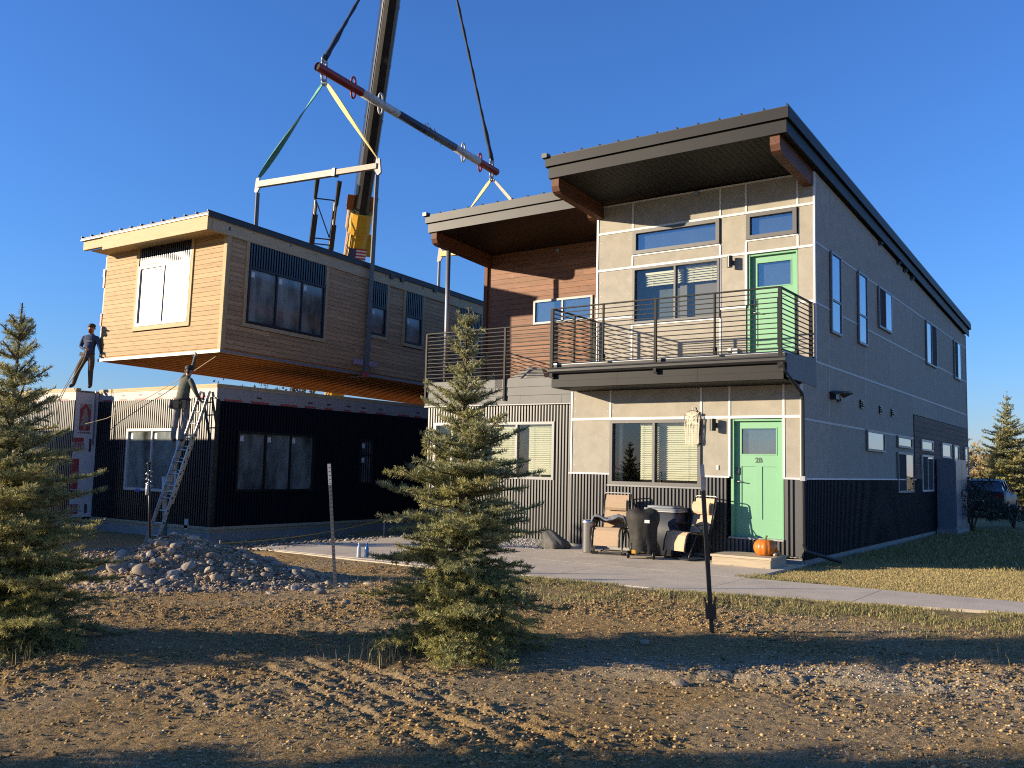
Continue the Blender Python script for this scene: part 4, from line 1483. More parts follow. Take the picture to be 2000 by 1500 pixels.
P(MB().tube([pipe_p1 - pd * .006, pipe_p1 - pd * .004], R_ * .87, 20), 'bore_shade_disc', M['dark'], sb)
for t, mm in ((.03, 'steel'), (.165, 'pipered'), (.30, 'pipewhite'), (.775, 'pipewhite'), (.885, 'pipered'), (.965, 'steel')):
    c = pipe_p0 + pd * t
    for s in (-1, 1):
        mb = MB()
        pts = []
        for k in range(9):
            ang = math.pi * k / 8
            pts.append(c + Vector((0, .10 * math.cos(ang), s * (R_ + .02 + .20 * math.sin(ang)))))
        mb.tube(pts, .035, 8)
        P(mb, 'lifting_lug', M[mm], sb, True)
mb = MB()
for k in range(14):
    a = pipe_p0 + pd * (.555 + RNG.uniform(-.03, .03))
    mb.tube([a + Vector((RNG.uniform(-.1, .15), 0, RNG.uniform(-.15, .2))), a + Vector((.15, RNG.uniform(-.2, .4), RNG.uniform(-.28, .25))), a + Vector((.12, RNG.uniform(-.3, .6), RNG.uniform(-.4, .1)))], .008, 5)
P(mb, 'tied_twine', M['slinggrey'], sb)


def strap(name, label, cat, p0, p1, w, th, m_, twist=.0, side=(1, 0, 0), group=None, n=14, sag=0.0, shackle=True):
    """flat webbing from p0 to p1, twisting on its way, a shackle on its upper end"""
    p0, p1 = Vector(p0), Vector(p1)
    d = (p1 - p0).normalized()
    s0 = Vector(side) - d * d.dot(Vector(side))
    s0.normalize()
    mb = MB()
    rows = []
    for i in range(n + 1):
        t = i / n
        p = p0.lerp(p1, t) + Vector((0, 0, -sag * 4 * t * (1 - t)))
        ang = twist * t
        ww = w * (.35 + .65 * math.sin(math.pi * min(1, max(0, t))) ** .5)
        s = s0 * math.cos(ang) + d.cross(s0) * math.sin(ang)
        q = d.cross(s)
        rows.append([p - s * ww / 2 - q * th / 2, p + s * ww / 2 - q * th / 2, p + s * ww / 2 + q * th / 2, p - s * ww / 2 + q * th / 2])
    vs = [v for r in rows for v in r]
    fs = [(0, 1, 2, 3), tuple(4 * n + k for k in (3, 2, 1, 0))]
    for i in range(n):
        for k in range(4):
            k2 = (k + 1) % 4
            fs.append((4 * i + k, 4 * i + k2, 4 * i + 4 + k2, 4 * i + 4 + k))
    mb._add(vs, fs)
    t = thing(name, label, cat, p1, group=group)
    P(mb, 'webbing', m_, t)
    if shackle:
        sh = MB()
        c = p0
        sh.tube([c + Vector((0, .07, .10)), c + Vector((0, .08, -.02)), c + Vector((0, .04, -.10)), c + Vector((0, -.04, -.10)), c + Vector((0, -.08, -.02)), c + Vector((0, -.07, .10))], .026, 8)
        sh.tube([c + Vector((0, -.11, .09)), c + Vector((0, .11, .09))], .024, 8)
        P(sh, 'shackle', M['steel'], t, True)
    return t


nearlug, farlug = pipe_p0 + pd * .03 + Vector((0, 0, -R_ - .26)), pipe_p0 + pd * .965 + Vector((0, 0, -R_ - .26))
bL, bR = Vector((-19.17, 3.42, 10.74)), Vector((-13.82, 3.55, 10.46))
strap('lifting_sling', 'green webbing sling from the spreader pipe down to the left end of the short beam', 'sling', nearlug, bL + Vector((0, 0, .22)), .22, .03, M['slinggreen'], twist=2.2)
strap('lifting_sling', 'yellow webbing sling from the spreader pipe to the right end of the short beam', 'sling', nearlug + Vector((.06, .05, 0)), bR + Vector((0, 0, .22)), .20, .03, M['slingyellow'], twist=1.2, shackle=False)
# short spreader beam across the module, in two telescoped lengths
be = thing('spreader_beam', 'short pale galvanised spreader beam above the front of the hoisted module', 'lifting beam', bL)
mid = bL.lerp(bR, .67)
P(MB().beam(bL, mid, .15, .20), 'beam_section', M['galv'], be)
P(MB().beam(mid - (bR - bL) * .03, bR, .125, .165), 'beam_section', M['slingpale'], be)
P(MB().beam(mid - (bR - bL) * .012, mid + (bR - bL) * .012, .19, .25), 'clamp', M['black'], be)
for e, s in ((bL, -1), (bR, 1)):
    P(MB().prism([e + Vector((s * -.05, -.02, .26)), e + Vector((s * .10, -.02, .22)), e + Vector((s * .16, -.02, -.22)), e + Vector((s * .04, -.02, -.30)), e + Vector((s * -.10, -.02, -.12))], (0, .05, 0)), 'end_plate', M['galv'], be)
# straps that pass under the module
def under_strap(label, top, side_x, zbot, group=None, m_=None, w=.19):
    t = thing('lifting_strap', label, 'strap', (side_x, top.y, zbot))
    mb = MB()
    mb.hexa([(side_x - .02, top.y - w / 2, zbot), (side_x + .02, top.y - w / 2, zbot), (side_x + .02, top.y + w / 2, zbot), (side_x - .02, top.y + w / 2, zbot)],
            [(top.x - .02, top.y - w * .36, top.z), (top.x + .02, top.y - w * .36, top.z), (top.x + .02, top.y + w * .36, top.z), (top.x - .02, top.y + w * .36, top.z)])
    P(mb, 'webbing', m_ or M['slinggrey'], t)
    sgn = 1 if side_x > -16 else -1
    P(MB().box(side_x - sgn * .7, side_x + sgn * .02, top.y - w / 2, top.y + w / 2, zbot - .035, zbot), 'under_pass', m_ or M['slinggrey'], t)
    return t, mb
st, _ = under_strap('grey lifting strap running down the module side to two pink pads', bR + Vector((0, 0, -.28)), -13.97, 4.12)
M['pink'] = mat('pink_foam', (.42, .27, .36), .9)
for a, b in ((3.02, 3.36), (3.62, 3.96)):
    P(MB().box(-13.99, -13.92, a, b, 4.42, 4.58), 'edge_pad', M['pink'], st)
P(MB().box(-13.99, -13.90, 3.40, 3.58, 4.08, 4.24), 'strap_hook', M['wrapred'], st)
under_strap('grey lifting strap hanging from the left end of the short beam', bL + Vector((0, 0, -.28)), -19.22, 4.2)
# rear rig, mostly hidden by the middle house
rL, rR = Vector((-19.15, 12.95, 10.36)), Vector((-13.9, 12.95, 10.10))
strap('lifting_sling', 'yellow webbing sling left of the pair at the far end of the spreader pipe', 'sling', farlug, rL + Vector((0, 0, .2)), .24, .03, M['slingyellow'], twist=2.0)
strap('lifting_sling', 'pale webbing sling right of the pair at the far end of the spreader pipe', 'sling', farlug + Vector((.05, .05, 0)), rR + Vector((0, 0, .2)), .16, .03, M['slingpale'], twist=1.0, shackle=False)
re_ = thing('spreader_beam', 'short yellowish spreader beam half hidden by the brown roof overhang', 'lifting beam', rL)
P(MB().beam(rL, rR, .14, .22), 'beam_section', M['slingyellow'], re_)
P(MB().prism([rL + Vector((.05, -.02, .35)), rL + Vector((-.12, -.02, .3)), rL + Vector((-.2, -.02, -.3)), rL + Vector((-.05, -.02, -.35)), rL + Vector((.1, -.02, -.1))], (0, .05, 0)), 'end_plate', M['slingpale'], re_)
under_strap('pale lifting strap below the half-hidden rear beam', rL + Vector((-.08, 0, -.3)), -19.25, 4.0, m_=M['slingpale'])
under_strap('lifting strap at the rear right of the hoisted module', rR + Vector((0, 0, -.3)), -14.3, 4.0)
hook = Vector((-16.5, 8.5, 23.6))
for lab, a in (('dark hoist rope running from the hook to the near end of the spreader pipe', pipe_p0 + pd * .03 + Vector((0, 0, R_ + .22))), ('dark hoist rope running from the hook to the far end of the spreader pipe', pipe_p0 + pd * .965 + Vector((0, 0, R_ + .22)))):
    t = thing('hoist_rope', lab, 'rope', a)
    mb = MB()
    n = 40
    pts, rs = [], []
    for k in range(n + 1):
        pts.append(Vector(a).lerp(hook, k / n))
        rs.append(.055 + .012 * math.sin(k * 2.1) + (.03 if k < 6 else 0))
    mb.tube(pts, rs, 7)
    P(mb, 'rope', M['rope'], t, True)
    sh = MB()
    sh.tube([a + Vector((0, .08, -.12)), a + Vector((0, .10, .02)), a + Vector((0, .04, .16)), a + Vector((0, -.04, .16)), a + Vector((0, -.10, .02)), a + Vector((0, -.08, -.12))], .03, 8)
    sh.tube([a + Vector((0, -.13, -.1)), a + Vector((0, .13, -.1))], .028, 8)
    P(sh, 'shackle', M['steel'], t, True)
tagline = MB()
tagline.tube([(-14.1, -1.62, 4.12), (-15.0, -1.66, 3.75), (-16.6, -1.72, 3.2), (-18.4, -1.85, 2.62), (-20.2, -2.4, 2.2), (-21.0, -2.6, 1.95)], .009, 6)
tag(tagline.part('tag_line', mat('tan_rope', (.45, .36, .22), .8)), 'thin tan tag line tied under the hoisted module corner', 'rope')

# ------------------------------------------------------------------ crane behind the module
CR = thing('mobile_crane', 'mobile crane with black telescopic boom and yellow base section behind the module', 'crane', (-33.5, 20.5, 0))
M['craneyellow'] = mat('crane_yellow', (.62, .33, .015), .42, var=.08, vscale=2, coat=.2)
M['craneblack'] = mat('crane_black', (.012, .012, .012), .35, var=.3, vscale=3, coat=.2)
base, tip = Vector((-33.1, 20.0, 1.7)), Vector((-16.5, 8.5, 31.5))
bd = (tip - base).normalized()
bs = bd.cross(Vector((0, 0, 1))).normalized()
bu = bs.cross(bd).normalized()


def boom_sec(a, b, w, h, m_, name):
    p0, p1 = base.lerp(tip, a), base.lerp(tip, b)
    prof = [(-.5, .5), (.5, .5), (.5, -.05), (.36, -.36), (.14, -.5), (-.14, -.5), (-.36, -.36), (-.5, -.05)]
    prof = [(-.42, .5), (.42, .5), (.5, .42), (.5, -.10), (.40, -.34), (.2, -.5), (-.2, -.5), (-.40, -.34), (-.5, -.10), (-.5, .42)]
    v0 = [p0 + bs * (x * w) + bu * (y * h) for x, y in prof]
    return P(MB().prism(v0, p1 - p0), name, m_, CR)


boom_sec(.0, .40, .98, 1.15, M['craneyellow'], 'base_boom')
boom_sec(.40, .72, .80, .95, M['craneblack'], 'boom_section')
boom_sec(.72, 1.0, .70, .82, M['craneblack'], 'boom_section')
boom_sec(.378, .407, 1.16, 1.32, M['craneyellow'], 'boom_collar')
boom_sec(.715, .727, .86, 1.0, M['craneblack'], 'boom_collar')
for a, s in ((.408, -1), (.408, 1)):
    p = base.lerp(tip, a)
    P(MB().beam(p + bs * (s * .56), p + bs * (s * .58) + bd * .75, .08, .35, up=bs), 'wear_guide', mat('crane_orange', (.45, .13, .03), .5), CR)
for k in range(3):
    p = base.lerp(tip, .255 + .045 * k)
    q = base.lerp(tip, .285 + .045 * k)
    P(MB().beam(p - bs * .56 - bu * .2, q - bs * .56 + bu * .05, .10, .42, up=bs), 'jib_bracket', M['craneyellow'], CR)
# the flag on the boom's near flank
ff = -1 if (bu.cross(bd)).dot(CAM - base) < 0 else 1
def flag_quad(mb, u0, u1, v0, v1):
    c = base.lerp(tip, .345) - bs * 0.0 - bu * (.5 * 1.15 + .012)
    vs = [c + bs * u + bd * v for u, v in ((u0, v0), (u1, v0), (u1, v1), (u0, v1))]
    mb._add(vs, [(0, 1, 2, 3)])
fl = MB()
for k in range(13):
    fl.m(0 if k % 2 == 0 else 1)
    flag_quad(fl, -.44, .44, -.52 + k * .08, -.52 + (k + 1) * .08)
fo = fl.part('flag_decal', [mat('flag_red', (.45, .05, .06), .5), mat('flag_white', (.75, .74, .72), .5)], CR, fix=False)
fl = MB()
c = base.lerp(tip, .345) - bu * (.5 * 1.15 + .016)
fl._add([c + bs * u + bd * v for u, v in ((.06, .04), (.44, .04), (.44, .52), (.06, .52))], [(0, 1, 2, 3)])
fl.part('flag_canton', mat('flag_blue', (.05, .07, .15), .5), fo, fix=False)
# stowed lattice jib beside the boom
jo = bs * 1.75 * (-1 if bs.dot(Vector((.815, .579, 0))) > 0 else 1)
chord = []
for (x, y) in ((-.55, -.5), (.55, -.5), (-.55, .45), (.55, .45)):
    p0 = base.lerp(tip, .02) + jo + bs * x + bu * y
    p1 = base.lerp(tip, .415) + jo + bs * x * .85 + bu * y * .8
    chord.append((p0, p1))
    P(MB().tube([p0, p1], .055, 6), 'jib_chord', M['craneblack'], CR)
for a, b in ((0, 1), (2, 3), (0, 2), (1, 3)):
    for k in range(7):
        t0, t1 = k / 7, (k + 1) / 7
        if k == 6 and (a, b) == (0, 1):
            continue
        P(MB().tube([chord[a][0].lerp(chord[a][1], t0), chord[b][0].lerp(chord[b][1], t1)], .032, 5), 'jib_lacing', M['craneblack'], CR)
        P(MB().tube([chord[a][0].lerp(chord[a][1], t1), chord[b][0].lerp(chord[b][1], t1)], .036, 5), 'jib_lacing', M['craneblack'], CR)
for c_ in (0, 3):
    P(MB().tube([chord[c_][1], chord[c_][1] + bd * 1.2], [.09, .13], 8), 'jib_pin', M['craneblack'], CR)
P(MB().beam(chord[0][0].lerp(chord[0][1], .84), chord[0][0].lerp(chord[0][1], .93), .16, .22, up=bs), 'jib_sheave_box', M['craneblack'], CR)
P(MB().beam(chord[1][0].lerp(chord[1][1], .72), chord[1][0].lerp(chord[1][1], .96), .14, .24, up=bs), 'jib_sheave_box', M['craneblack'], CR)
for q_ in (.06, .5):
    P(MB().tube([base.lerp(tip, q_) + bs * .42 - bu * .5, base.lerp(tip, q_ + .33) + bs * .38 - bu * .46], .03, 6), 'hydraulic_hose', M['black'], CR)
for q_ in (.46, .53, .60, .67, .78, .86):
    boom_sec(q_, q_ + .004, .83 if q_ < .72 else .73, .98 if q_ < .72 else .85, M['craneblack'], 'boom_rib')
# carrier, out of sight behind the buildings
P(MB().box(-39, -29.5, 19.6, 22.3, .7, 1.6), 'carrier', M['craneyellow'], CR)
P(MB().box(-36.5, -33.2, 19.9, 22.0, 1.6, 3.0), 'turntable_body', M['craneyellow'], CR)
P(MB().box(-33.2, -31.9, 19.5, 20.6, 1.6, 3.2), 'operator_cab', M['glassd'], CR)
for x in (-38, -36.4, -32.6, -31):
    for y in (19.5, 22.0):
        P(MB().tube([(x, y, .6), (x, y + .4, .6)], .6, 20), 'wheel', M['black'], CR)
P(MB().tube([base + bd * 4 - bu * .9, base + Vector((1.2, -1, -.2))], .2, 12), 'lift_ram', M['steel'], CR)
for k in (-.2, .2):
    P(MB().tube([tip + bs * k + Vector((.2, 0, -.4)), hook + Vector((k, 0, .8))], .02, 5), 'hoist_line', M['black'], CR)
P(MB().box(-16.8, -16.2, 8.3, 8.7, 23.6, 24.6), 'hook_block', M['craneyellow'], CR)
P(MB().tube([hook + Vector((0, 0, .1)), hook + Vector((0, 0, -.3)), hook + Vector((.15, 0, -.45)), hook + Vector((.3, 0, -.3))], .07, 8), 'hook', M['steel'], CR)

# ------------------------------------------------------------------ spruces
M['needle'] = attr_mat('spruce_needle', .6, .3, trans=.25)
M['bark'] = mat('spruce_bark', (.11, .075, .05), .9, var=.4, vscale=20, bump=.5, bscale=50)


def spruce(name, label, loc, H, R, seed, dens=330, nl=.030, nw=.006, nwh=14, bare=.05, group=None, grow=1.0, hue=0.0, fill=1.0, sub=True):
    rng = np.random.default_rng(seed)
    t = thing(name, label, 'tree', loc, group=group)
    segs = []      # p0, p1, radius scale, tint class
    wood_ = MB()
    lean = rng.uniform(-.02, .02, 2)

    def axis(z):
        return np.array([lean[0] * z + .015 * np.sin(z * 2.1 + seed), lean[1] * z + .015 * np.cos(z * 1.7), z])
    tr = MB()
    zz = np.linspace(-.05, H * .985, 14)
    tr.tube([Vector(axis(z)) for z in zz], [max(.006, .034 * (H / 2.9) * (1 - z / H) ** .9 + .005) for z in zz], 8)
    # leader shoots carry needles too
    for a, b in zip(np.linspace(H * .78, H * .98, 8)[:-1], np.linspace(H * .78, H * .98, 8)[1:]):
        segs.append((axis(a), axis(b), 1.15, rng.uniform(.5, 1)))

    def shoot(p, d, L, depth, tone, up):
        """a needled twig, with side twigs in its own flat spray"""
        n = max(2, int(L / .05))
        q = p.copy()
        dd = d.copy()
        pts = [q.copy()]
        for i in range(n):
            dd = dd + np.array([0, 0, up * .05]) + rng.normal(0, .045, 3)
            dd /= np.linalg.norm(dd)
            q2 = q + dd * (L / n)
            segs.append((q.copy(), q2.copy(), 1.0 if depth else .9, tone))
            q = q2
            pts.append(q.copy())
        if depth > 0 and L > .07:
            side = np.cross(dd, [0, 0, 1.0])
            side /= max(1e-6, np.linalg.norm(side))
            st = .055 if sub else .11
            k = st
            s = 1
            while k < L * .95:
                f = k / L
                base = pts[min(n, int(f * n))]
                ln = (.40 * (L - k) + .035) * rng.uniform(.7, 1.2)
                ln = min(ln, .30 * grow)
                ang = math.radians(rng.uniform(38, 58))
                d2 = dd * math.cos(ang) + side * s * math.sin(ang) + np.array([0, 0, rng.uniform(-.15, .22)])
                d2 /= np.linalg.norm(d2)
                shoot(base, d2, ln, depth - 1, tone * rng.uniform(.85, 1.15), up * .6)
                s = -s
                k += st * rng.uniform(.7, 1.25)

    z = bare * H
    while z < H * .93:
        f = z / H
        spacing = (.060 + .085 * f) * H / 2.9
        nb = int(round(rng.uniform(7.0, 9.5) * (1 if f < .72 else .72)))
        a0 = rng.uniform(0, 6.28)
        for b in range(nb):
            az = a0 + b * 6.283 / nb + rng.normal(0, .22)
            L = (R * (1 - f) ** .66 * (0.62 + .38 * min(1, (f + .06) / .18)) * rng.uniform(.62, 1.16) * (1 - .42 * float(sstep(.45, .9, f))) + .05) * (1.0 if rng.random() > .12 else .6)
            el = math.radians(-12 + 58 * f ** 1.2 + rng.normal(0, 7))
            d = np.array([math.cos(az) * math.cos(el), math.sin(az) * math.cos(el), math.sin(el)])
            p = axis(z + rng.uniform(-.03, .03))
            tone = rng.uniform(0, 1)
            n = max(3, int(L / .07))
            q = p.copy()
            pts = [q.copy()]
            for i in range(n):
                g = i / n
                d = d + np.array([0, 0, -.055 * (1 - f) * (1 - g) + .075 * g]) + rng.normal(0, .03, 3)
                d /= np.linalg.norm(d)
                q2 = q + d * L / n
                if g > .12:
                    segs.append((q.copy(), q2.copy(), 1.0, tone))
                q = q2
                pts.append(q.copy())
            wood_.tube([Vector(x) for x in pts], [.009 * (H / 2.9) * (1 - .8 * i / n) + .0015 for i in range(n + 1)], 5, caps=False)
            side = np.cross(d, [0, 0, 1.0])
            side /= max(1e-6, np.linalg.norm(side))
            st = (.052 if sub else .10) * max(1, H / 4)
            k = L * .14
            s = 1 if rng.random() > .5 else -1
            while k < L:
                base = pts[min(n, int(k / L * n))]
                ln = (.42 * (L - k) + .05) * rng.uniform(.65, 1.2)
                ang = math.radians(rng.uniform(42, 62))
                dl = pts[min(n, int(k / L * n) + 1)] - pts[max(0, int(k / L * n) - 1)]
                dl = dl / max(1e-6, np.linalg.norm(dl))
                d2 = dl * math.cos(ang) + side * s * math.sin(ang) + np.array([0, 0, rng.uniform(-.25, .25)])
                d2 /= np.linalg.norm(d2)
                shoot(base, d2, ln, 1, tone * rng.uniform(.8, 1.2), .8)
                s = -s
                k += st * rng.uniform(.7, 1.25)
        z += spacing * rng.uniform(.8, 1.2)
    A = np.array([s[0] for s in segs])
    B = np.array([s[1] for s in segs])
    tone = np.array([s[3] for s in segs])
    Ls = np.linalg.norm(B - A, axis=1)
    cnt = np.maximum(1, (Ls * dens * fill + rng.random(len(segs))).astype(int))
    idx = np.repeat(np.arange(len(segs)), cnt)
    N = len(idx)
    u = rng.random(N)[:, None]
    base = A[idx] + (B[idx] - A[idx]) * u
    d = (B[idx] - A[idx]) / np.maximum(1e-9, Ls[idx])[:, None]
    rnd = rng.normal(0, 1, (N, 3))
    rnd[:, 2] += .45
    perp = rnd - d * (rnd * d).sum(1)[:, None]
    perp /= np.maximum(1e-6, np.linalg.norm(perp, axis=1))[:, None]
    fwd = rng.uniform(.35, .9, N)[:, None]
    nd = perp + d * fwd
    nd /= np.linalg.norm(nd, axis=1)[:, None]
    ln = (nl * rng.uniform(.75, 1.25, N))[:, None]
    side = np.cross(nd, rng.normal(0, 1, (N, 3)))
    side /= np.maximum(1e-6, np.linalg.norm(side, axis=1))[:, None]
    w = nw * .5
    V = np.empty((N, 4, 3))
    V[:, 0] = base - side * w
    V[:, 1] = base + side * w
    V[:, 2] = base + nd * ln + side * w * .35
    V[:, 3] = base + nd * ln - side * w * .35
    F_ = np.arange(N * 4).reshape(N, 4)
    c1, c2, c3 = np.array([.30, .31, .135]), np.array([.50, .44, .13]), np.array([.36, .385, .235])
    tn = np.clip(tone[idx], 0, 1)[:, None]
    hz = np.clip(base[:, 2:3] / H, 0, 1)
    col = c1 * (1 - tn) + c2 * tn
    col = col * (1 - .45 * hz) + c3 * .45 * hz
    col = col * rng.uniform(.72, 1.25, (N, 1))
    brown = rng.random((N, 1)) < .02
    col = np.where(brown, np.array([.20, .11, .04]), col) + hue * np.array([.06, .02, -.01])
    np_mesh('crown', V.reshape(-1, 3), F_, M['needle'], t, tint=col, world_coords=False)
    P_ = tr.part('trunk', M['bark'], t, True, False)
    wood_.part('branches', M['bark'], t, True, False)
    return t


tz = lambda x, y: float(gz(np.array([x]), np.array([y]))[0])
spruce('spruce_tree', 'young spruce standing in front of the middle house, centre of the yard', (.05, -9.48, tz(.05, -9.48) - .02), 3.02, .95, 5, bare=.045)
spruce('spruce_tree', 'young spruce cut off by the left edge of the picture', (-2.92, -11.80, tz(-2.9, -11.8) - .02), 2.92, 1.05, 9, bare=.03, hue=.15)
# unseen spruces out of frame to the left, placed for the shadows they cast
spruce('spruce_tree', 'spruce beyond the left edge, nearest the camera, shading the bottom of the yard', (-3.1, -16.45, 0), 2.9, .95, 21, dens=150, nl=.04, nw=.018, sub=False)
spruce('spruce_tree', 'unseen spruce added beyond the left edge to shade the stone heap', (-9.5, -11.6, -.1), 2.6, .9, 22, dens=150, nl=.04, nw=.018, sub=False)
spruce('spruce_tree', 'tall spruce beyond the left edge, shading the grey house front', (-15.2, -9.9, -.3), 4.3, 1.0, 23, dens=110, nl=.05, nw=.024, sub=False)
# trees beyond the end of the house
for x, y, H_, R_, sd, lab, hu in ((-2.35, 47, 7.0, 2.6, 31, 'tall dark spruce behind the parked car', .35), (-4.9, 44.5, 6.6, 1.7, 32, 'narrow reddish spruce half hidden by the house end', 1.3), (-.1, 49, 6.4, 2.6, 33, 'broad spruce cut off by the right edge of the picture', .35)):
    spruce('background_spruce', lab, (x, y, 0), H_, R_, sd, dens=36, nl=.11, nw=.035, sub=False, group=None, hue=hu * .4, bare=.06)


def leafy(name, label, loc, size, n, seed, cols, leaf=.05, cat='shrub', stems=7, kindtree=False):
    rng = np.random.default_rng(seed)
    t = thing(name, label, cat, loc)
    st = MB()
    ends = []
    for k in range(stems):
        a = rng.uniform(0, 6.28)
        r = rng.uniform(.2, 1) * size[0] * .7
        p1 = Vector((math.cos(a) * r, math.sin(a) * r * size[1] / size[0], size[2] * rng.uniform(.6, 1)))
        m_ = Vector((p1.x * .4, p1.y * .4, p1.z * .55))
        st.tube([(0, 0, -.05), m_, p1], [.02, .012, .004], 5)
        ends += [m_, p1]
    P(st, 'stems' if not kindtree else 'trunk', M['bark'], t) if False else st.part('stem', M['bark'], t, False, False)
    ph, ct = rng.uniform(0, 6.28, n), rng.uniform(-.4, 1, n)
    rr = rng.uniform(.35, 1, n) ** .5
    sn = np.sqrt(1 - np.clip(ct, -1, 1) ** 2)
    c = np.stack([np.cos(ph) * sn * rr * size[0], np.sin(ph) * sn * rr * size[1], size[2] * .5 + ct * rr * size[2] * .5], 1)
    c *= (0.75 + .4 * vnoise(ph * 2.5, ct * 5, seed))[:, None]
    c[:, 2] = np.maximum(c[:, 2], .02)
    a = rng.normal(0, 1, (n, 3)); a /= np.linalg.norm(a, axis=1)[:, None]
    b = np.cross(a, rng.normal(0, 1, (n, 3))); b /= np.linalg.norm(b, axis=1)[:, None]
    L = (leaf * rng.uniform(.6, 1.3, n))[:, None]
    V = np.stack([c, c + a * L * .5 + b * L * .28, c + a * L, c + a * L * .5 - b * L * .28], 1)
    cc = np.array(cols)[rng.integers(0, len(cols), n)] * rng.uniform(.7, 1.3, (n, 1))
    np_mesh('foliage', V.reshape(-1, 3), np.arange(4 * n).reshape(n, 4), M['needle'], t, tint=cc, world_coords=False)
    return t


leafy('shrub', 'dark leafy shrub against the far end of the grey house', (.55, 13.9, -.03), (.75, 1.5, 1.55), 2600, 41, [(.03, .04, .03), (.05, .05, .03), (.10, .09, .07)], leaf=.085)
leafy('shrub', 'low dark shrub in front of the parked car', (1.25, 17.3, -.03), (.9, 1.3, .75), 1600, 42, [(.03, .04, .03), (.05, .05, .03)], leaf=.08)
for k in range(7):
    x = -46 - k * 3.1 + RNG.uniform(-1, 1)
    leafy('distant_tree', 'distant bare-topped tree in the gap below the hoisted module, number %s from the left' % ('first', 'second', 'third', 'fourth', 'fifth', 'sixth', 'seventh')[6 - k], (x - 34, 60 + RNG.uniform(-2, 2), 0), (2.4, 2.4, 11.6 + RNG.uniform(-.8, .6)), 900, 60 + k, [(.09, .08, .06), (.13, .12, .09)], leaf=.5, cat='tree', stems=9, kindtree=True)
for k, (x, y) in enumerate(((-3.0, 60), (-6.0, 62), (1.5, 61), (5, 63))):
    leafy('autumn_tree', ('tan autumn tree behind the spruces beyond the car', 'tan autumn tree far behind the house end', 'straw-coloured tree at the right edge beyond the car', 'straw-coloured tree past the right edge')[k], (x, y, 0), (3, 3, 3.6), 1500, 80 + k, [(.30, .20, .09), (.22, .16, .08), (.36, .27, .13)], leaf=.4, cat='tree', kindtree=True)


# ------------------------------------------------------------------ grass, straw, clods, pebbles (uncountable)
def blades(name, label, cat, pts, h, w, cols, seed, lean=.5, jit=.4):
    rng = np.random.default_rng(seed)
    n = len(pts)
    hh = (h * rng.uniform(1 - jit, 1 + jit, n))[:, None]
    a = rng.uniform(0, 6.283, n)
    sd = np.stack([np.cos(a), np.sin(a), np.zeros(n)], 1)
    b = rng.uniform(0, 6.283, n)
    ld = np.stack([np.cos(b), np.sin(b), np.zeros(n)], 1) * (rng.uniform(0, lean, n))[:, None]
    up = np.array([0, 0, 1.0])
    p = np.asarray(pts)
    tip = p + (up + ld) / np.linalg.norm(up + ld, axis=1)[:, None] * hh
    mid = p + (up + ld * .4) * hh * .5
    V = np.stack([p - sd * w, p + sd * w, mid + sd * w * .8, mid - sd * w * .8, mid - sd * w * .8, mid + sd * w * .8, tip + sd * w * .15, tip - sd * w * .15], 1)
    F_ = np.arange(8 * n).reshape(n * 2, 4)
    cc = np.array(cols)[rng.integers(0, len(cols), n)] * rng.uniform(.7, 1.3, (n, 1))
    o = np_mesh(name, V.reshape(-1, 3), F_, M['grassblade'], tint=np.repeat(cc, 2, axis=0))
    return tag(o, label, cat, kind='stuff')


M['grassblade'] = attr_mat('grass_blade', .7, .2, trans=.25)


def scatter(n, x0, x1, y0, y1, mask, seed):
    rng = np.random.default_rng(seed)
    x, y = rng.uniform(x0, x1, n), rng.uniform(y0, y1, n)
    k = rng.random(n) < mask(x, y)
    x, y = x[k], y[k]
    return np.stack([x, y, gz(x, y)], 1)


dry = [(.52, .40, .19), (.45, .33, .15), (.38, .30, .13), (.30, .27, .10)]
grn = [(.20, .22, .075), (.29, .28, .10), (.42, .35, .14), (.56, .45, .22)]
edge_y = lambda x: -2.45 + .043 * x
blades('lawn_grass', 'short dry yellow lawn beside the grey house and the footpath', 'grass',
       scatter(150000, -.3, 6.5, -2.5, 2.2, lambda x, y: np.clip(lawn_mask(x, y), 0, 1) * (y > edge_y(x)) * np.clip(1.1 - (y + 2.4) * .10, .3, 1), 1), .030, .0030, [(.68, .52, .26), (.58, .43, .20), (.48, .38, .17), (.38, .33, .13), (.30, .29, .11)], 2, lean=1.4)
blades('shaded_lawn_grass', 'lawn running back along the shaded side wall of the grey house', 'grass',
       scatter(26000, .08, 7, 2.0, 15, lambda x, y: np.ones_like(x) * .9, 7), .06, .010, dry[1:] + grn, 8, lean=.9)
blades('lawn_edge_grass', 'green tufts along the lawn edge by the wooden step', 'grass',
       scatter(6000, -.25, .9, -2.6, -1.9, lambda x, y: np.exp(-((y + 2.38) / .12) ** 2) + np.exp(-((x - .0) / .12) ** 2), 4), .06, .0035, grn, 5, lean=.9)
def strip(x, y):
    lo = sstep(-2.3, -.5, y - path_lo(x) + 1.3 * (fbm(x * 1.3, y * 1.3, 5, 3) - .5))
    path = y < path_lo(x) + .03
    left = y < -4.86
    return lo * np.where(x > 0, path, left) * sstep(-3.4, -1.6, x) * sstep(.30, .62, fbm(x * 1.9, y * 1.9, 12, 3))
blades('verge_grass', 'patchy green and straw-coloured grass verge below the footpath', 'grass',
       scatter(170000, -3.4, 6.8, -7.0, -3.0, strip, 3), .042, .0030, grn + grn + [(.13, .15, .05), (.36, .28, .14), (.27, .20, .10)], 6, lean=1.6)
def sparse(x, y):
    return (.20 + .8 * sstep(.5, .7, fbm(x * 1.1, y * 1.1, 19, 3))) * (y < path_lo(x) - .4)
st_pts = scatter(90000, -6, 6.5, -13.4, -4.9, sparse, 9)


